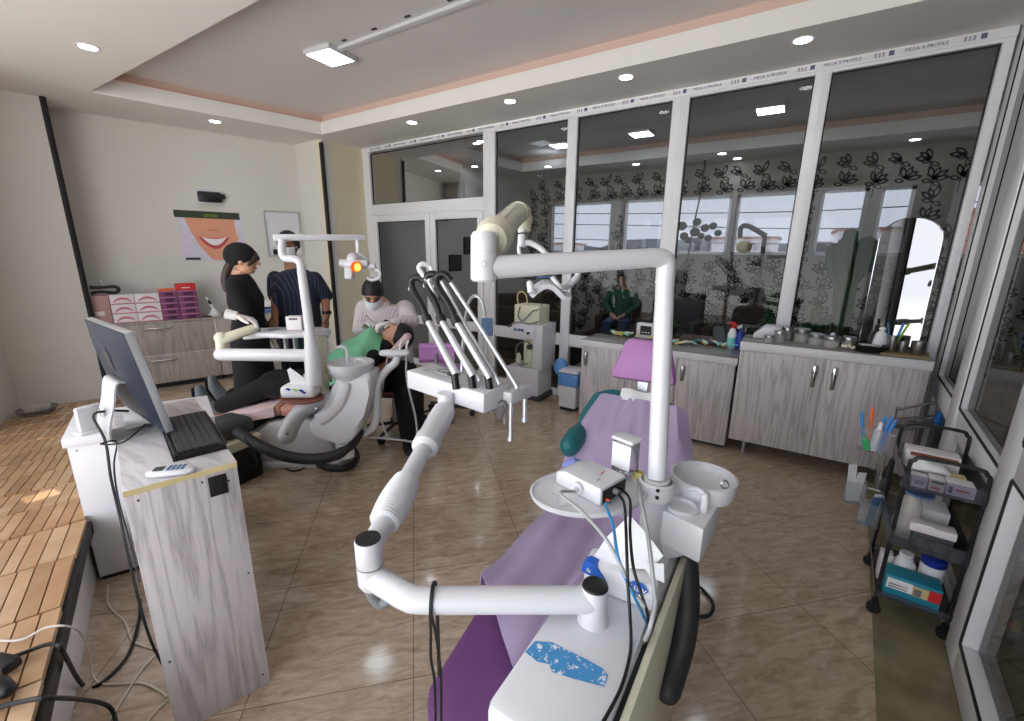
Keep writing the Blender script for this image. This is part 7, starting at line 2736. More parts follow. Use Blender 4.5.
def spray(px, py, h, body, cap, label, rz):
    p = on_left(px, py)
    t = thing('spray_bottle', label, 'bottle', p)
    b = MB().use(M[body])
    b.lathe([(0, 0), (0.036, 0.0), (0.038, 0.01), (0.038, h * 0.5), (0.026, h * 0.68), (0.014, h * 0.76), (0.014, h * 0.8), (0, h * 0.8)], p, 20)
    obj('bottle_body', b, None, t)
    if body == 'white':
        b = MB().use(M['aqua'])
        b.lathe([(0.0385, h * 0.03), (0.0388, h * 0.03), (0.0388, h * 0.40), (0.0385, h * 0.40)], p, 20)
        obj('label_band', b, None, t)
    b = MB().use(M[cap])
    b.lathe([(0.018, h * 0.76), (0.019, h * 0.84), (0.012, h * 0.86), (0, h * 0.86)], p, 16)
    obj('collar', b, None, t)
    b = MB().use(M[cap if cap == 'red' else 'plastic'])
    d = V((math.cos(rz), math.sin(rz), 0))
    c = p + UPV * h * 0.92
    b.loft([c - d * 0.025 - UPV * 0.01, c, c + d * 0.035 + UPV * 0.006, c + d * 0.055], [(0.016, 0.014), (0.018, 0.018), (0.011, 0.011), (0.008, 0.007)], 12, 'round')
    b.tube([c + d * 0.028 - UPV * 0.006, c + d * 0.036 - UPV * 0.03, c + d * 0.028 - UPV * 0.052], 0.005, 6)
    obj('trigger_head', b, None, t)
spray(731, 345, 0.235, 'white', 'red', 'white spray bottle with red head and aqua label on the low cabinet', 2.6)
spray(740, 340, 0.215, 'darkblue', 'darkblue', 'dark blue spray bottle with white trigger beside the taller cabinet', 0.2)
# dark handled tray leaning between the cabinets
a_ = on_left(741, 347)
a_.x = min(a_.x, -0.32)
t = thing('black_stand', 'black bracket with a flat arm at the step between the two cabinets', 'bracket', (a_.x - 0.0, a_.y, LZ))
b = MB().use(M['blackmetal'])
b.span((a_.x - 0.012, a_.y - 0.02, LZ + 0.001), (a_.x + 0.012, a_.y + 0.02, LZ + 0.20))
obj('upright', b, None, t)
b = MB().use(M['blackmetal'])
b.span((a_.x - 0.012, a_.y - 0.02, LZ + 0.20), (a_.x + 0.26, a_.y + 0.02, LZ + 0.215))
obj('arm', b, None, t)
p = on_right(765, 4.08)
t = thing('white_case', 'white sloping plastic case at the left end of the taller counter', 'case', p)
b = MB().use(M['plastic'])
b.prism([(p.x - 0.09, p.y, RZ + 0.002), (p.x + 0.10, p.y, RZ + 0.002), (p.x + 0.10, p.y, RZ + 0.10), (p.x - 0.02, p.y, RZ + 0.10), (p.x - 0.09, p.y, RZ + 0.03)], (0, 0.14, 0), bev=0.006)
obj('case_body', b, None, t)
b = MB().use(M['lamwhite'])
b.box((p.x + 0.04, p.y + 0.07, RZ + 0.104), (0.11, 0.12, 0.006), bev=0.002)
obj('case_lid', b, None, t)

# jars on the taller cabinet
def jar(px, py, r, h, label, lidh=0.35, knob=False):
    p = on_right(px, {343: 3.95, 337: 4.04, 333: 4.17, 336: 4.13, 340: 4.06, 342: 4.01}[py])
    t = thing('jar', label, 'jar', p, group='jars on the taller cabinet')
    b = MB().use(M['frost'])
    b.lathe([(0, 0.001), (r * 0.92, 0.001), (r * 0.95, 0.006), (r * 0.95, h * (1 - lidh)), (0, h * (1 - lidh))], p, 22)
    obj('jar_body', b, None, t)
    b = MB().use(M['steel'])
    b.lathe([(r, h * (1 - lidh)), (r * 1.03, h * (1 - lidh) + 0.004), (r * 1.03, h - 0.004), (r * 0.97, h), (0, h)], p, 22)
    l = obj('lid', b, None, t)
    if knob:
        b = MB().use(M['plastic'])
        b.ball(p + UPV * (h + 0.012), (0.018, 0.018, 0.014), 12)
        obj('lid_knob', b, None, l)
for args in [(769, 343, 0.036, 0.055, 'smallest jar with a dark lid top at the front left of the counter'),
             (779, 337, 0.040, 0.085, 'second jar from the left, half behind the smallest jar'),
             (786, 333, 0.036, 0.10, 'narrow jar at the back between the left jars'),
             (801, 336, 0.055, 0.105, 'tall wide steel lidded jar nearest the white window post'),
             (816, 340, 0.055, 0.085, 'middle wide steel lidded jar of the row'),
             (832, 342, 0.052, 0.085, 'wide jar with a white knob on its lid')]:
    jar(*args, knob=(args[0] == 832))
jar(849, 340, 0.045, 0.085, 'jar at the right end of the row beside the black dish')
# white plaster pieces
for k, (px, py) in enumerate(((846, 346), (853, 347), (861, 346), (868, 345))):
    p = on_right(px, 3.96)
    b = MB().use(M['cream'])
    r2 = random.Random(k)
    for j in range(5):
        b.ball(p + V((r2.uniform(-0.02, 0.02), r2.uniform(-0.015, 0.015), 0.016 + r2.uniform(0, 0.02))), (0.012, 0.011, 0.014), 8)
    tag(obj('plaster_tooth_model', remesh(b, 0.004, 2), M['cream']), ['leftmost lump of white plaster in front of the black dish', 'second lump of white plaster from the left by the black dish', 'third lump of white plaster from the left by the black dish', 'rightmost lump of white plaster against the black dish'][k], 'plaster model', 'white plaster pieces')
p = on_right(871, 4.0)
t = thing('black_dish', 'shallow black dish with a light inside on the taller counter', 'dish', p)
b = MB().use(M['black'])
b.lathe([(0, 0.0), (0.085, 0.0), (0.105, 0.05), (0.10, 0.05), (0.082, 0.012), (0, 0.010)], p, 28)
obj('bowl', b, None, t)
b = MB().use(M['white'])
b.box(p + UPV * 0.046, (0.12, 0.06, 0.004), rz=0.3)
obj('inner_card', b, None, t)
p = on_right(847, 4.19)
b = MB().use(M['black'])
b.box((p.x, p.y, RZ + 0.012), (0.10, 0.07, 0.022), bev=0.006)
tag(obj('black_case', b), 'small flat black case behind the jar row', 'case')
# instrument cups and the wooden board
bd = [PZ(883, 350, RZ), PZ(939, 352, RZ)]
t = tag(obj('wooden_board', MB().use(mat('tan_board', (150, 132, 92), 0.6)).prism([on_right(883, 3.90) + UPV * 0.001, on_right(934, 3.90) + UPV * 0.001, on_right(932, 4.14) + UPV * 0.001, on_right(884, 4.14) + UPV * 0.001], (0, 0, 0.012))), 'flat tan board under the steel cups at the counter right end', 'board')
def cup(px, py, r, h, label, m='steel'):
    p = on_right(px, 4.02) + UPV * 0.014
    t = thing('steel_cup', label, 'cup', p, group='steel cups at the counter end')
    b = MB().use(M[m])
    b.lathe([(0, 0), (r * 0.9, 0), (r, 0.006), (r, h), (r * 0.93, h), (r * 0.9, 0.01), (0, 0.008)], p, 20)
    obj('cup_body', b, None, t)
    return p, t
c1_, _ = cup(893, 344, 0.026, 0.11, 'tall slim steel cup holding instruments by the mirror')
cup(904, 346, 0.028, 0.075, 'short steel cup in the middle of the tan board')
cup(920, 346, 0.042, 0.085, 'widest steel cup nearest the right glass wall')
for k, (m, dx, nm) in enumerate((('blue', 0.012, 'blue handle instrument standing in the slim steel cup'), ('lime', 0.02, 'lime green instrument standing in the slim steel cup'), ('steelblue', -0.012, 'slate blue instrument standing in the slim steel cup'))):
    b = MB().use(M[m])
    b.bar(c1_ + V((dx * 0.4, 0.002 * k, 0.015)), c1_ + V((dx * 3.5, 0.03, 0.20)), 0.016, 0.008, bev=0.002)
    tag(obj('dental_tool', b), nm, 'dental tool')
p = on_right(881, 4.08)
t = thing('white_bottle', 'white bottle with round cap leaning by the mirror', 'bottle', p)
b = MB().use(M['white'])
b.lathe([(0, 0.0), (0.045, 0), (0.046, 0.05), (0.034, 0.12), (0.016, 0.14), (0, 0.14)], p + V((0.0, 0.02, 0)), 20)
obj('bottle_body', b, None, t)
b = MB().use(M['white'])
b.ball(p + V((0.0, 0.02, 0.155)), (0.022, 0.022, 0.018), 12)
obj('cap', b, None, t)
# arched mirror leaning on the glass
mx0 = on_right(859, 4.15)
m0 = V((mx0.x, 4.15, RZ + 0.006))
mw_, mh_ = 0.345, 0.93
mt = thing('arched_mirror', 'arched frameless mirror standing on the taller counter against the glass', 'mirror', (0.6, 4.18, RZ))
def mpt(x, z, o=0.0):
    return V((m0.x + x * 0.995, m0.y + 0.03 * z / mh_ + o + 0.10 * x, RZ + 0.006 + z))
ot = [mpt(0.02, 0), mpt(mw_ - 0.02, 0), mpt(mw_, 0.03)]
for k in range(11):
    a = PI * k / 10
    ot.append(mpt(mw_ / 2 + mw_ / 2 * math.cos(a), mh_ - mw_ * 0.42 + mw_ * 0.42 * math.sin(a)))
ot.append(mpt(0, 0.03))
b = MB().use(M['mirror'])
b.bm.faces.new([b.bm.verts.new(p) for p in ot])
obj('mirror_glass', b, None, mt)
b = MB().use(M['chrome'])
b.loft(ot + [ot[0]], 0.004, 8)
obj('edge_trim', b, None, mt)

# waste bin with a blue bag
p = PZ(569, 409, 0)
wb = thing('waste_bin', 'white waste bin with a blue bag between the cabinet and the suction machine', 'bin', (p.x, p.y + 0.05, 0))
pc_ = V((p.x, p.y + 0.05, 0))
b = MB().use(M['plastic'])
b.prism([pc_ + V((x, y, 0.03)) for x, y in ((-0.10, -0.12), (0.10, -0.12), (0.10, 0.12), (-0.10, 0.12))], (0, 0, 0.36), bev=0.02)
obj('bin_body', b, None, wb)
b = MB().use(M['black'])
b.cyl(pc_ + V((-0.07, -0.11, 0.0)), pc_ + V((0.07, -0.11, 0.0)), 0.001)
b.span(pc_ + V((-0.08, -0.10, 0.0)), pc_ + V((0.08, 0.10, 0.03)))
obj('base_roller', b, None, wb)
b = MB().use(M['bluebag'])
b.prism([pc_ + V((x, y, 0.265)) for x, y in ((-0.112, -0.132), (0.112, -0.132), (0.112, 0.132), (-0.112, 0.132))], (0, 0, 0.135), bev=0.02)
obj('bin_bag', b, None, wb)
b = MB().use(M['bluebag'])
b.ball(pc_ + V((-0.16, 0.04, 0.42)), (0.08, 0.06, 0.10), 12)
obj('bag_fold', b, None, wb)
b = MB().use(M['plastic'])
b.prism([pc_ + V((x, y, 0.405)) for x, y in ((-0.11, -0.12), (0.11, -0.12), (0.11, 0.12), (-0.11, 0.12))], (0, 0, 0.03), bev=0.012)
obj('bin_lid', b, None, wb)

# suction machine
sm0 = PZ(527, 399, 0)
sm_ = thing('suction_machine', 'cream suction machine with a collecting jar on a white cabinet by the glass', 'suction machine', (sm0.x, sm0.y + 0.15, 0))
sc0 = V((sm0.x + 0.0, sm0.y + 0.14, 0))
b = MB().use(M['plastic'])
b.span(sc0 + V((-0.27, -0.17, 0.06)), sc0 + V((0.15, 0.16, 0.36)), bev=0.012)
obj('lower_cabinet', b, None, sm_)
b = MB().use(M['greyfab'])
b.span(sc0 + V((-0.26, -0.16, 0.0)), sc0 + V((0.17, 0.17, 0.06)), bev=0.01)
obj('base', b, None, sm_)
b = MB().use(M['plastic'])
b.span(sc0 + V((0.06, -0.15, 0.36)), sc0 + V((0.18, 0.17, 0.86)), bev=0.008)
obj('tower_side', b, None, sm_)
b = MB().use(M['cream'])
b.span(sc0 + V((-0.20, 0.10, 0.36)), sc0 + V((0.06, 0.17, 0.72)), bev=0.006)
obj('tower_back', b, None, sm_)
b = MB().use(M['plastic'])
b.prism([sc0 + V((-0.22, -0.18, 0.72)), sc0 + V((0.08, -0.18, 0.70)), sc0 + V((0.08, -0.15, 0.86)), sc0 + V((-0.20, -0.15, 0.86))], (0, 0.30, 0), bev=0.006)
pn = obj('control_panel', b, None, sm_)
for k, x in enumerate((-0.15, -0.10, -0.06)):
    b = MB().use(M['steelblue'])
    b.box(sc0 + V((x, -0.172, 0.79)), (0.035, 0.006, 0.03), bev=0.002)
    obj('panel_key', b, None, pn)
b = MB().use(M['black'])
b.cyl(sc0 + V((0.02, -0.165, 0.765)), sc0 + V((0.02, -0.19, 0.765)), 0.014)
obj('dial', b, None, pn)
b = MB().use(M['cream'])
b.span(sc0 + V((-0.20, -0.12, 0.862)), sc0 + V((0.12, 0.12, 1.06)), bev=0.012)
obj('pump_box', b, None, sm_)
b = MB().use(mat('pale_green_jar', (196, 206, 176), 0.3))
b.lathe([(0, 0.362), (0.062, 0.362), (0.066, 0.375), (0.066, 0.53), (0.05, 0.56), (0.03, 0.57), (0, 0.57)], sc0 + V((-0.02, -0.05, 0)), 20)
obj('collecting_jar', b, None, sm_)
b = MB().use(M['darkgrey'])
b.lathe([(0.046, 0.566), (0.048, 0.60), (0.03, 0.61), (0, 0.61)], sc0 + V((-0.02, -0.05, 0)), 18)
obj('jar_lid', b, None, sm_)
b = MB().use(M['cream'])
b.ball(sc0 + V((-0.16, -0.08, 0.44)), (0.035, 0.03, 0.07), 12)
obj('filter', b, None, sm_)
for pts_ in ([(-0.02, -0.05, 0.61), (-0.03, -0.12, 0.66), (-0.12, -0.16, 0.62), (-0.17, -0.12, 0.52), (-0.16, -0.10, 0.40), (-0.08, -0.14, 0.38), (0.0, -0.13, 0.42)], [(-0.16, -0.10, 1.06), (-0.17, -0.10, 1.16), (-0.12, -0.10, 1.20), (-0.06, -0.10, 1.16), (-0.04, -0.10, 1.06)], [(-0.12, -0.125, 1.04), (-0.14, -0.13, 0.94), (-0.08, -0.13, 0.89), (0.04, -0.13, 1.0), (0.10, -0.13, 1.02), (0.11, -0.05, 1.07)], [(0.12, -0.1, 0.90), (0.04, -0.19, 0.87), (-0.08, -0.19, 0.88), (-0.20, -0.20, 0.84), (-0.23, -0.19, 0.80)]):
    b = MB().use(M['yellow'] if pts_[0][2] == 1.06 else M['hosegrey'])
    b.tube([sc0 + V(p) for p in pts_], 0.007, 8, 6)
    obj('rubber_tube', b, None, sm_)

# ================================================================== BLACK TROLLEY BY THE SIDE GLASS
TA, TB = PZ(872, 612, 0), PZ(930, 634, 0)
tx = (TB - TA).normalized()
ty = V((-tx.y, tx.x, 0))
TWd = 0.24
TL = 0.40
def kpt(x, y, z):
    p = TA + tx * x + ty * y
    return V((p.x, p.y, z))
tr_ = thing('rolling_trolley', 'black framed three tier trolley with smoky trays by the side glass', 'trolley', kpt(0.12, 0.2, 0))
for y in (0.0, TL):
    top = 0.80 if y == 0 else 0.83
    b = MB().use(M['blackmetal'])
    hp = spline([kpt(0, y, 0.06), kpt(0, y, 0.45), kpt(0.0, y, top - 0.06), kpt(0.012, y, top - 0.018), kpt(0.04, y, top), kpt(TWd - 0.04, y, top), kpt(TWd - 0.012, y, top - 0.018), kpt(TWd, y, top - 0.06), kpt(TWd, y, 0.45), kpt(TWd, y, 0.06)], 5)
    b.loft(hp, 0.008, 12)
    obj('hoop_frame', b, None, tr_)
for x in (0.0, TWd):
    for y in (0.0, TL):
        b = MB().use(M['black'])
        c = kpt(x, y, 0.028)
        b.cyl(c - ty * 0.010, c + ty * 0.010, 0.027, seg=18)
        b.span(c + V((-0.012, -0.012, 0.01)), c + V((0.012, 0.012, 0.045)))
        obj('castor', b, None, tr_)
def tray(z, h, m='acrylic'):
    b = MB().use(M[m])
    t_ = 0.003
    b.prism([kpt(-0.01, -0.01, z), kpt(TWd + 0.01, -0.01, z), kpt(TWd + 0.01, TL + 0.01, z), kpt(-0.01, TL + 0.01, z)], (0, 0, t_))
    for (x0, y0, x1, y1) in ((-0.01, -0.01, TWd + 0.01, -0.01 + t_), (-0.01, TL + 0.01 - t_, TWd + 0.01, TL + 0.01), (-0.01, -0.01, -0.01 + t_, TL + 0.01), (TWd + 0.01 - t_, -0.01, TWd + 0.01, TL + 0.01)):
        b.prism([kpt(x0, y0, z), kpt(x1, y0, z), kpt(x1, y1, z), kpt(x0, y1, z)], (0, 0, h))
    obj('smoky_tray', b, None, tr_)
tray(0.655, 0.065)
tray(0.375, 0.065)
tray(0.10, 0.03)
def tbox(name, label, x0, x1, y0, y1, z0, h, m, cat='box', parts=()):
    t = thing(name, label, cat, kpt((x0 + x1) / 2, (y0 + y1) / 2, z0))
    b = MB().use(M[m])
    b.prism([kpt(x0, y0, z0), kpt(x1, y0, z0), kpt(x1, y1, z0), kpt(x0, y1, z0)], (0, 0, h), bev=0.003)
    obj('body', b, None, t)
    for (nm, u0, u1, v0, v1, mm) in parts:
        b = MB().use(M[mm])
        xx0, xx1 = x0 + (x1 - x0) * u0, x0 + (x1 - x0) * u1
        b.prism([kpt(xx0, y0 - 0.0012, z0 + h * v0), kpt(xx1, y0 - 0.0012, z0 + h * v0), kpt(xx1, y0 - 0.0012, z0 + h * v1), kpt(xx0, y0 - 0.0012, z0 + h * v1)], ty * 0.0012)
        obj(nm, b, None, t)
    return t
ZT = 0.660
tbox('small_carton', 'white carton with grey print at the front left of the trolley top tray', 0.02, 0.07, 0.01, 0.07, ZT, 0.05, 'boxwhite', parts=(('printed_line', 0.2, 0.8, 0.3, 0.7, 'filmgrey'),))
tbox('small_carton', 'white carton with a black band in the middle of the trolley top tray', 0.075, 0.125, 0.01, 0.08, ZT, 0.052, 'boxwhite', parts=(('printed_line', 0.1, 0.9, 0.7, 0.9, 'black'), ('printed_line', 0.2, 0.7, 0.2, 0.4, 'red')))
tbox('small_carton', 'white and red carton at the front right of the trolley top tray', 0.13, 0.215, 0.01, 0.09, ZT, 0.05, 'boxwhite', parts=(('printed_line', 0.3, 0.8, 0.5, 0.65, 'red'), ('printed_line', 0.05, 0.2, 0.2, 0.8, 'film')))
tbox('brown_pouch', 'tan packet at the right side of the trolley top tray', 0.15, 0.21, 0.11, 0.19, ZT, 0.035, 'edge', cat='packet')
tbox('dark_red_box', 'dark red low box at the left of the trolley top tray', 0.005, 0.06, 0.09, 0.16, ZT, 0.035, 'boxdark')
t = thing('gauze_wad', 'big crumpled white wad of gauze on the trolley top tray', 'gauze', kpt(0.08, 0.15, ZT))
b = MB().use(M['white'])
b.loft([kpt(0.02, 0.12, ZT + 0.045), kpt(0.06, 0.14, ZT + 0.06), kpt(0.12, 0.15, ZT + 0.052), kpt(0.15, 0.15, ZT + 0.035)], [(0.02, 0.012), (0.05, 0.028), (0.045, 0.025), (0.02, 0.012)], 14, 'round')
obj('wad', b, None, t)
tbox('open_box', 'open white box with brown inside at the back of the trolley top tray', 0.015, 0.20, 0.24, 0.33, ZT, 0.085, 'boxwhite', parts=(('dark_inside_strip', 0.08, 0.95, 0.72, 0.92, 'brown'),))
ZM = 0.380
t = thing('white_bottle', 'white conical bottle with blue collar on the trolley middle tray', 'bottle', kpt(0.055, 0.12, ZM))
b = MB().use(M['frost'])
b.lathe([(0, 0), (0.052, 0), (0.054, 0.01), (0.040, 0.15), (0.022, 0.20), (0, 0.20)], kpt(0.055, 0.12, ZM), 20)
obj('bottle_body', b, None, t)
b = MB().use(M['steelblue'])
b.lathe([(0.022, 0.195), (0.055, 0.20), (0.055, 0.21), (0.02, 0.212), (0, 0.21)], kpt(0.075, 0.14, ZM), 20)
obj('blue_ring', b, None, t)
tbox('white_carton', 'long white open carton on the trolley middle tray', 0.055, 0.205, 0.03, 0.10, ZM + 0.068, 0.035, 'boxwhite', parts=(('flap', 0.1, 0.5, 0.95, 1.15, 'white'),))
tbox('grey_basket', 'small smoky organiser box under the white carton on the trolley', 0.07, 0.20, 0.03, 0.12, ZM, 0.066, 'darkgrey', cat='organiser')
tbox('paper_pile', 'pile of white papers at the back of the trolley middle tray', 0.09, 0.21, 0.22, 0.36, ZM, 0.10, 'white', cat='papers')
ZB = 0.106
tbox('teal_box', 'teal box with printed cards at the bottom front of the trolley', 0.015, 0.205, 0.0, 0.10, ZB, 0.115, 'tealbox', parts=(('printed_card', 0.04, 0.5, 0.45, 0.88, 'white'), ('printed_card', 0.5, 0.78, 0.43, 0.85, 'edge'), ('printed_card', 0.78, 0.99, 0.42, 0.88, 'red'), ('printed_line', 0.08, 0.42, 0.62, 0.68, 'boxdark'), ('printed_line', 0.08, 0.42, 0.50, 0.56, 'boxdark'), ('printed_line', 0.52, 0.66, 0.45, 0.75, 'steelblue')))
t = thing('wipes_tub', 'white tub with a dark blue lid on the trolley bottom tray', 'tub', kpt(0.185, 0.16, ZB))
b = MB().use(M['white'])
b.lathe([(0, 0), (0.042, 0), (0.044, 0.005), (0.044, 0.15), (0, 0.15)], kpt(0.185, 0.16, ZB), 22)
obj('tub_body', b, None, t)
b = MB().use(M['darkblue'])
b.lathe([(0.044, 0.145), (0.046, 0.148), (0.046, 0.175), (0.03, 0.185), (0, 0.186)], kpt(0.185, 0.16, ZB), 22)
obj('tub_lid', b, None, t)
tbox('white_pot', 'white carton with red print at the left of the trolley bottom tray', 0.0, 0.045, 0.12, 0.18, ZB, 0.14, 'boxwhite', parts=(('printed_line', 0.2, 0.8, 0.4, 0.5, 'red'),))
t = thing('white_jug', 'white ribbed jug behind the teal box on the trolley', 'jug', kpt(0.09, 0.15, ZB))
b = MB().use(M['white'])
b.lathe([(0, 0), (0.038, 0), (0.042, 0.03), (0.042, 0.11), (0.028, 0.135), (0.022, 0.15), (0, 0.15)], kpt(0.09, 0.15, ZB), 20)
obj('jug_body', b, None, t)
b = MB().use(M['white'])
b.lathe([(0.024, 0.148), (0.026, 0.15), (0.026, 0.165), (0, 0.168)], kpt(0.09, 0.15, ZB), 18)
obj('cap', b, None, t)
# side pockets with pens and brushes
def pocket(name, label, px, py, D, w, h, items):
    c = PD(px, py, D)
    t = thing(name, label, 'holder', c)
    b = MB().use(M['clear'])
    t_ = 0.002
    for (x0, x1, y0, y1) in ((-w, w, -0.03, -0.03 + t_), (-w, w, 0.03 - t_, 0.03), (-w, -w + t_, -0.03, 0.03), (w - t_, w, -0.03, 0.03)):
        b.prism([c + tx * x0 + ty * y0, c + tx * x1 + ty * y0, c + tx * x1 + ty * y1, c + tx * x0 + ty * y1], (0, 0, h))
    b.prism([c - tx * w - ty * 0.03, c + tx * w - ty * 0.03, c + tx * w + ty * 0.03, c - tx * w + ty * 0.03], (0, 0, t_))
    obj('holder_shell', b, None, t)
    b = MB().use(M['clear'])
    b.bar(c + tx * w + UPV * h * 0.8, kpt(-0.012, (c - TA).dot(ty), c.z + h * 0.8), 0.02, 0.004)
    obj('hook', b, None, t)
    for k, (nm, lb, dx, dyy, ln, m, kind) in enumerate(items):
        b = MB().use(M[m])
        p0 = c + tx * dx * 0.6 + ty * dyy + UPV * 0.005
        p1 = c + tx * dx * 1.5 + ty * dyy * 1.2 + UPV * ln
        if kind == 'pen':
            b.loft([p0, p0.lerp(p1, 0.9), p1], [0.0075, 0.0075, 0.004], 10, 'round')
        elif kind == 'tube':
            b.loft([p0, p0.lerp(p1, 0.7), p0.lerp(p1, 0.78), p1], [0.018, 0.018, 0.010, 0.009], 14)
        else:
            b.bar(p0, p1, 0.045, 0.003, up=CF)
        tag(obj(nm, b), lb, 'tool' if kind != 'tube' else 'tube')
pocket('clear_holder', 'clear side holder with blue and orange tools hung on the trolley', 871, 450, 2.26, 0.062, 0.125,
       [('blue_tool', 'blue flat tool at the left of the clear side holder', -0.048, -0.01, 0.20, 'blue', 'pen'), ('orange_tool', 'orange tool leaning in the clear side holder', -0.02, 0.0, 0.225, 'orange', 'pen'),
        ('green_tube', 'green tube inside the clear side holder', -0.028, -0.014, 0.08, 'greenpl', 'tube'), ('white_tube', 'white capped tube in the clear side holder', 0.01, -0.01, 0.16, 'white', 'tube'),
        ('blue_brush', 'first blue brush handle right of the white tube', 0.018, 0.012, 0.19, 'blue', 'pen'), ('blue_brush', 'second blue brush handle, tilted to the right', 0.034, 0.012, 0.19, 'blue', 'pen'), ('blue_brush', 'third blue brush handle nearest the trolley hoop', 0.046, 0.0, 0.185, 'blue', 'pen')])
pocket('clear_holder', 'low clear side holder holding a blue and white packet', 866, 524, 2.33, 0.045, 0.13, [('blue_packet', 'blue and white packet leaning in the low clear holder', 0.012, -0.01, 0.17, 'steelblue', 'flat'), ('white_packet', 'white packet behind the blue one in the low clear holder', 0.018, 0.01, 0.18, 'white', 'flat')])
pocket('clear_holder', 'clear side holder with white paper sleeves behind the trolley post', 852, 502, 2.42, 0.045, 0.13, [('paper_sleeve', 'white paper sleeve standing at the left of the trolley', -0.02, 0.0, 0.22, 'white', 'flat'), ('paper_sleeve', 'shorter white paper sleeve beside the taller one', 0.012, 0.01, 0.18, 'white', 'flat')])
pocket('clear_holder', 'clear side holder at the far post with a black capped bottle', 880, 490, 2.50, 0.03, 0.09, [('black_bottle', 'black capped slim bottle beside the trolley hoop', 0.012, 0.0, 0.20, 'black', 'tube')])
# wire rack behind the trolley
wk = kpt(0.06, TL + 0.12, 0)
t = thing('chrome_rack', 'chrome hooped rack standing behind the black trolley', 'rack', wk)
b = MB().use(M['chrome'])
zt_ = PD(915, 400, 2.9).z
w0_, w1_ = PD(896, 412, 2.85), PD(948, 414, 2.95)
b.loft(spline([V((w0_.x, w0_.y, 0.0)), V((w0_.x, w0_.y, w0_.z - 0.03)), V((w0_.x, w0_.y, w0_.z)) + tx * 0.03 + UPV * 0.03, V((w1_.x, w1_.y, w0_.z)) - tx * 0.03 + UPV * 0.03, V((w1_.x, w1_.y, w0_.z - 0.03)), V((w1_.x, w1_.y, 0.0))], 6), 0.008, 10)
obj('hoop', b, None, t)
b = MB().use(M['steel'])
zr = PD(915, 425, 2.88).z
for k in range(20):
    f = k / 19
    p = V((w0_.x, w0_.y, zr)).lerp(V((w1_.x, w1_.y, zr)), f)
    b.bar(p, p + UPV * 0.045, 0.004, 0.004)
b.bar(V((w0_.x, w0_.y, zr)), V((w1_.x, w1_.y, zr)), 0.006, 0.006)
b.bar(V((w0_.x, w0_.y, zr + 0.045)), V((w1_.x, w1_.y, zr + 0.045)), 0.006, 0.006)
obj('wire_guard', b, None, t)
p = V((w0_.x, w0_.y, zr)).lerp(V((w1_.x, w1_.y, zr)), 0.8)
b = MB().use(M['steel'])
b.bar(V((w0_.x, w0_.y, zr - 0.01)), V((w1_.x, w1_.y, zr - 0.01)), 0.12, 0.006)
obj('shelf', b, None, t)
for k, (dx, m) in enumerate(((0.0, 'blue'), (0.03, 'aqua'))):
    b = MB().use(M[m])
    b.bar(p + tx * dx - UPV * 0.005, p + tx * (dx + 0.01) + UPV * (0.07 - 0.02 * k), 0.02, 0.02, bev=0.004)
    tag(obj('blue_tube', b), ['blue tube standing on the chrome rack', 'pale aqua tube beside the blue tube on the chrome rack'][k], 'tube')

# ================================================================== THE FAR ROOM: SEAT, PERSON, PLANTS
def leafy(b, base, dirs, ln, wd, droop=0.6, seg=6):
    for a, el, f in dirs:
        d = V((math.cos(a) * math.cos(el), math.sin(a) * math.cos(el), math.sin(el)))
        s = d.cross(UPV)
        s = s.normalized() if s.length > 1e-4 else V((1, 0, 0))
        prev = None
        p = V(base)
        for k in range(seg + 1):
            t = k / seg
            w_ = wd * f * math.sin(PI * min(0.98, 0.12 + 0.86 * t)) ** 0.8
            pos = V(base) + d * ln * f * t - UPV * droop * ln * f * t * t
            row = (pos - s * w_, pos + s * w_)
            if prev:
                b.quad(prev[0], prev[1], row[1], row[0])
            prev = row
# low black bench / ledge with plants right behind the glass
lg = thing('plant_bench', 'low dark bench behind the glass carrying the potted plants', 'bench', (0.1, 5.05, 0))
b = MB().use(M['brown'])
b.span((-1.0, 4.85, 0.66), (0.86, 5.30, 0.72), bev=0.006)
obj('bench_top', b, None, lg)
b = MB().use(M['black'])
b.span((-0.98, 4.90, 0.02), (0.85, 5.26, 0.66))
obj('bench_front', b, None, lg)
def pot(x, y, z, r, h, label, m='potgrey', name='potted_plant'):
    t = thing(name, label, 'plant', (x, y, z))
    b = MB().use(M[m])
    b.lathe([(0, 0), (r * 0.72, 0), (r, h), (r * 1.06, h), (r * 1.06, h * 0.88), (r * 0.98, h * 0.86)], (x, y, z), 20)
    obj('pot', b, None, t)
    b = MB().use(M['soil'])
    b.lathe([(0, h * 0.9), (r * 0.95, h * 0.9)], (x, y, z), 20)
    obj('soil', b, None, t)
    return t
rp_ = random.Random(11)
p = PY(722, 328, 5.10)
t = pot(p.x, 5.10, 0.72, 0.10, 0.17, 'potted plant with long arching leaves in a grey pot behind the glass')
b = MB().use(M['leafdk'])
leafy(b, (p.x, 5.10, 0.87), [(rp_.uniform(0, 2 * PI), rp_.uniform(0.5, 1.2), rp_.uniform(0.8, 1.2)) for _ in range(16)], 0.42, 0.014, 0.75)
obj('arching_leaves', b, None, t)
p = PY(672, 318, 5.1)
t = pot(p.x, 5.10, 0.72, 0.09, 0.10, 'low bushy plant beside the lamp pole behind the glass', 'soil')
b = MB().use(M['leaf'])
leafy(b, (p.x, 5.10, 0.80), [(rp_.uniform(0, 2 * PI), rp_.uniform(0.2, 1.3), rp_.uniform(0.6, 1.1)) for _ in range(34)], 0.16, 0.018, 0.4)
obj('foliage', b, None, t)
p = PY(770, 310, 5.1)
t = pot(p.x, 5.12, 0.72, 0.10, 0.16, 'bright green upright bush behind the window post', 'soil')
b = MB().use(M['leaf'])
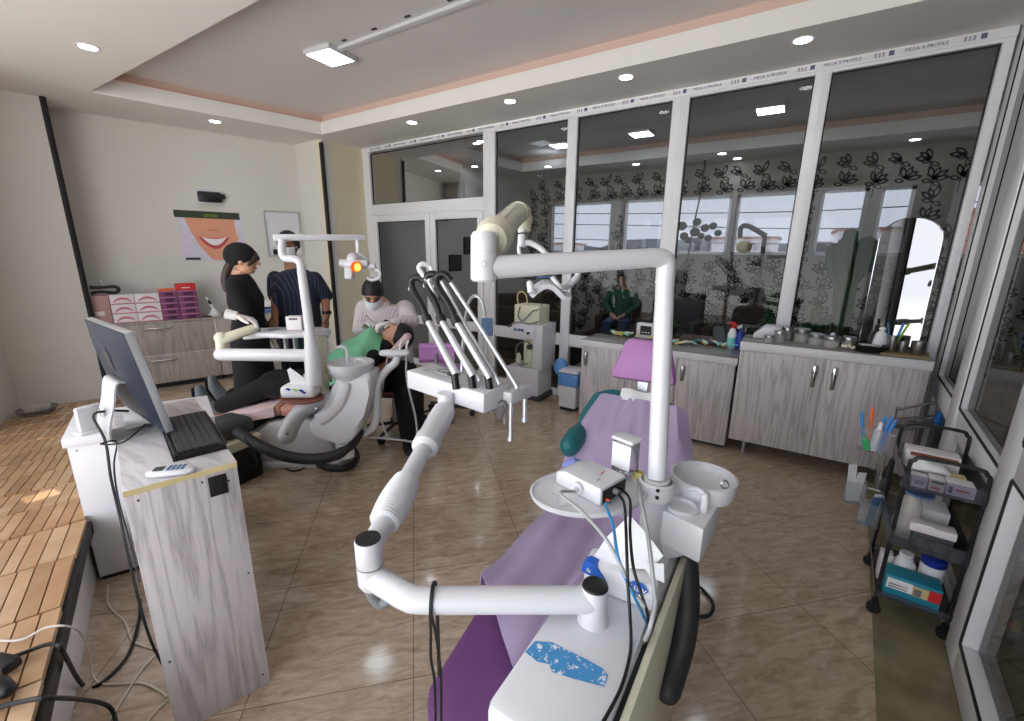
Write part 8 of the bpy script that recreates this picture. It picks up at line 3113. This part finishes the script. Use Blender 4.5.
for k in range(26):
    z = 0.88 + 0.42 * k / 26
    leafy(b, (p.x + rp_.uniform(-0.04, 0.04), 5.12 + rp_.uniform(-0.04, 0.04), z), [(rp_.uniform(0, 2 * PI), rp_.uniform(0.2, 0.9), rp_.uniform(0.7, 1.1)) for _ in range(5)], 0.10, 0.022, 0.4, 4)
obj('foliage', b, None, t)
def ribbed(b, pts, r, ribs=7):
    pts = spline(pts, 6)
    fr = frames(pts)
    n = len(pts)
    seg = ribs * 4
    rings = []
    for i, (p, (t, s, u)) in enumerate(zip(pts, fr)):
        q = i / (n - 1)
        rr = r * (0.75 + 0.5 * math.sin(PI * min(1, 0.15 + 0.75 * q))) * (1 if q < 0.9 else math.sqrt(max(0.03, 1 - ((q - 0.9) / 0.1) ** 2)))
        rings.append([b.bm.verts.new(p + (s * math.cos(2 * PI * k / seg) + u * math.sin(2 * PI * k / seg)) * rr * (1 + 0.16 * math.cos(2 * PI * k * ribs / seg))) for k in range(seg)])
    for a, c in zip(rings[:-1], rings[1:]):
        for k in range(seg):
            b.face([a[k], a[(k + 1) % seg], c[(k + 1) % seg], c[k]])
    b.face(rings[0][::-1])
    b.face(rings[-1])
cxp = PY(843, 318, 5.08)
t = pot(cxp.x, 5.08, 0.72, 0.13, 0.18, 'tall branching cactus in the corner behind the jars', 'soil')
cB = V((cxp.x, 5.08, 0.88))
def cy(px, py, dy=0.0):
    p = PY(px, py, 5.08)
    return V((p.x, 5.08 + dy, p.z))
b = MB().use(M['cactus'])
ribbed(b, [cB, cy(844, 300), cy(847, 270), cy(848, 250), cy(846, 236)], 0.062)
obj('stem', b, None, t)
for k, (pts_, r_) in enumerate((([cy(846, 290), cy(838, 276, -0.03), cy(834, 262, -0.04), cy(833, 243, -0.04)], 0.052), ([cy(849, 282, 0.02), cy(858, 270, 0.03), cy(866, 255, 0.03), cy(869, 236, 0.03)], 0.062), ([cy(846, 262), cy(849, 245), cy(852, 228)], 0.045))):
    b = MB().use(M['cactus'])
    ribbed(b, pts_, r_)
    obj('branch', b, None, t)
sx_ = PY(816, 322, 5.0)
t = pot(sx_.x, 5.0, 0.72, 0.10, 0.10, 'small cactus with pointed arms behind the jars, left of the tall one', 'soil')
for k, (dx, h, r_) in enumerate(((0.0, 0.36, 0.040), (-0.06, 0.20, 0.03), (0.07, 0.24, 0.032))):
    b = MB().use(M['cactus'])
    ribbed(b, [V((sx_.x + dx * 0.6, 5.0, 0.80)), V((sx_.x + dx, 5.0, 0.80 + h * 0.5)), V((sx_.x + dx * 1.1, 5.0, 0.80 + h))], r_, 5)
    obj('stem', b, None, t)
# hanging flower sign silhouette by the far window
f0 = PY(690, 232, 7.6)
t = thing('flower_ornament', 'dark ornament of round petals hanging before the far window', 'ornament', f0)
for k, (px, py, r_) in enumerate(((682, 226, .07), (684, 236, .06), (697, 222, .06), (695, 232, .07), (705, 228, .06), (708, 238, .05), (713, 226, .055), (718, 233, .05), (688, 240, .05), (701, 236, .05))):
    b = MB().use(M['leafdk'])
    p = PY(px, py, 7.6)
    b.ball(p, (r_ * 1.1, 0.015, r_), 12)
    obj('petal', b, None, t)
b = MB().use(M['leafdk'])
b.tube([V((PY(702, 190, 7.6).x, 7.6, SOF)), PY(700, 196, 7.6), PY(696, 215, 7.6), PY(691, 240, 7.6), PY(687, 262, 7.6)], 0.012, 8)
obj('stem', b, None, t)
# solid dark shape standing in for the dental lamp's reflection in the glass
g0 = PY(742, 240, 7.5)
t = thing('lamp_reflection', 'dark bent arm shape imitating a lamp reflection in front of the far window', 'reflection', V((PY(765, 250, 7.5).x, 7.5, 0)))
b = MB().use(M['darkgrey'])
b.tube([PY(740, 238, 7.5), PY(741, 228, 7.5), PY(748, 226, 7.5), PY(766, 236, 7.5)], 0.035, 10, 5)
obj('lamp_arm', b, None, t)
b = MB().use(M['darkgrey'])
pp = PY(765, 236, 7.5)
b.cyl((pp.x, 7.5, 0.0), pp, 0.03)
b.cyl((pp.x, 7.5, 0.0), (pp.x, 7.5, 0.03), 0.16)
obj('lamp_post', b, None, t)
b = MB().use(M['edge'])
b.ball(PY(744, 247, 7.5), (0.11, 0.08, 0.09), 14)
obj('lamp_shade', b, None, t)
# sofas and armchairs
def armchair(x, y, rz, m, label, w=0.8):
    t = thing('armchair', label, 'armchair', (x, y, 0), rz)
    b = MB().use(M[m])
    b.box((0, 0, 0.30), (w, 0.75, 0.24), bev=0.05, seg=3)
    obj('seat', b, None, t, local=True)
    b = MB().use(M[m])
    b.box((0, 0.34, 0.60), (w, 0.18, 0.60), bev=0.06, seg=3)
    obj('backrest', b, None, t, local=True)
    for k in (-1, 1):
        b = MB().use(M[m])
        b.box((k * (w / 2 - 0.06), 0, 0.45), (0.14, 0.74, 0.34), bev=0.05, seg=3)
        obj('armrest', b, None, t, local=True)
    for kx in (-1, 1):
        for ky in (-1, 1):
            b = MB().use(M['black'])
            b.cyl((kx * (w / 2 - 0.08), ky * 0.3, 0), (kx * (w / 2 - 0.08), ky * 0.3, 0.2), 0.025)
            obj('leg', b, None, t, local=True)
    return t
armchair(-2.35, 7.25, 0.0, 'sofa', 'brown armchair with the seated visitor against the wallpaper')
armchair(-1.55, 7.25, 0.0, 'greyfab', 'dark grey armchair right of the seated visitor')
armchair(-3.95, 6.55, math.radians(60), 'sofa', 'dark brown sofa behind the door glass, far left', 1.7)
armchair(-3.0, 5.3, math.radians(180), 'sofa', 'dark brown sofa with its back to the glass behind the suction machine', 1.5)
armchair(-0.62, 6.9, 0.0, 'sofa', 'dark brown armchair behind the potted plants')
tb_ = thing('coffee_table', 'low dark glass topped table in the far room', 'table', (-1.8, 6.1, 0))
b = MB().use(M['black'])
b.box((-1.8, 6.1, 0.43), (1.1, 0.6, 0.04), bev=0.006)
obj('table_top', b, None, tb_)
for kx in (-1, 1):
    for ky in (-1, 1):
        b = MB().use(M['blackmetal'])
        b.span((-1.8 + kx * 0.5 - 0.02, 6.1 + ky * 0.25 - 0.02, 0), (-1.8 + kx * 0.5 + 0.02, 6.1 + ky * 0.25 + 0.02, 0.41))
        obj('leg', b, None, tb_)
# seated visitor
F = Figure((-2.38, 7.12, 0), (0.15, -1))
vis = thing('person', 'visitor in a green jumper and blue jeans seated in the far room', 'person', F.o)
hc = F(0, 0.05, 1.20)
mb = MB().use(M['skin'])
R_, s_, lk_, up_ = head(mb, hc, F.f - F.u * 0.2, F.u, 1.0)
hip = F(0, 0.02, 0.53)
mb.loft([hip, F(0, 0.0, 0.75), F(0, 0.0, 0.95), F(0, 0.0, 1.03), F(0, 0.03, 1.12)], [(0.17, 0.13), (0.15, 0.12), (0.18, 0.12), (0.15, 0.08), (0.055, 0.05)], 18, 'round', up=F.f)
kk = [F(-0.13, 0.48, 0.55), F(0.13, 0.48, 0.52)]
ff = [F(-0.15, 0.50, 0.07), F(0.18, 0.60, 0.07)]
for i, k in enumerate((-1, 1)):
    mb.loft([hip + F.r * 0.09 * k, kk[i], ff[i]], [0.085, 0.06, 0.042], 12, 'round')
    mb.loft([ff[i] - F.u * 0.02, ff[i] + F.f * 0.12 - F.u * 0.04], [(0.04, 0.035), (0.035, 0.022)], 10, 'round')
    e, w_ = F(0.25 * k, 0.08, 0.78), F(0.10 * k, 0.30, 0.66)
    mb.loft([F(0.18 * k, 0, 1.0), e, w_], [0.048, 0.038, 0.027], 10, 'round')
    hand(mb, w_, F.f * 0.6 - F.r * k * 0.5 - F.u * 0.2, F.u, 0.18, 0.4, k)
obj('body', remesh(mb, 0.008, 3), M['skin'], vis)
b = MB().use(M['greentop'])
b.loft([hip + F.u * 0.02, F(0, 0.0, 0.75), F(0, 0.0, 0.95), F(0, 0.0, 1.035), F(0, 0.02, 1.075)], [(0.19, 0.15), (0.175, 0.14), (0.195, 0.135), (0.17, 0.095), (0.07, 0.065)], 18, 'round', up=F.f)
for k in (-1, 1):
    e, w_ = F(0.25 * k, 0.08, 0.78), F(0.10 * k, 0.30, 0.66)
    b.loft([F(0.18 * k, 0, 1.0), e, e.lerp(w_, 0.85)], [0.065, 0.055, 0.042], 12, 'round')
obj('green_jumper', remesh(b, 0.012, 4), M['greentop'], vis)
b = MB().use(M['jeans'])
for i, k in enumerate((-1, 1)):
    b.loft([hip + F.r * 0.09 * k, kk[i], ff[i] + F.u * 0.03], [0.105, 0.08, 0.058], 12, 'round')
b.ball(hip, (0.19, 0.16, 0.12), 14)
obj('blue_jeans', remesh(b, 0.012, 4), M['jeans'], vis)
for i in range(2):
    b = MB().use(M['black'])
    b.loft([ff[i] - F.f * 0.04 - F.u * 0.025, ff[i] + F.f * 0.15 - F.u * 0.04], [(0.046, 0.042), (0.04, 0.027)], 10, 'round')
    obj('shoe', b, None, vis)
hair_cap(vis, hc, s_, lk_, up_, M['hair'], 1.04)
eyes(vis, hc, s_, lk_, up_)
# framed pictures on the far room's left wall
LWA, LWB = V((-5.40, 4.53, 0)), V((-4.78, 7.9, 0))
lt = (LWB - LWA).normalized()
ln_ = V((lt.y, -lt.x, 0))
for k, (s, z, w_, h, lb) in enumerate(((1.3, 2.18, 0.32, 0.12, 'long dark sign on the far room left wall, nearest the door'), (2.3, 2.20, 0.32, 0.14, 'long dark sign on the far room left wall, farther one'), (1.95, 1.72, 0.30, 0.30, 'square dark picture on the far room left wall, upper'), (1.6, 1.42, 0.28, 0.28, 'square dark picture on the far room left wall, lower'))):
    c = LWA + lt * s
    c.z = z
    t = thing('wall_picture', lb, 'picture', c)
    b = MB().use(M['black'])
    b.box(c + ln_ * 0.012, (w_, 0.02, h), mtx=Matrix((lt, -ln_, UPV)).transposed(), bev=0.003)
    obj('frame', b, None, t)
    b = MB().use(M['darkgrey'])
    b.box(c + ln_ * 0.0235, (w_ - 0.03, 0.002, h - 0.03), mtx=Matrix((lt, -ln_, UPV)).transposed())
    obj('print', b, None, t)
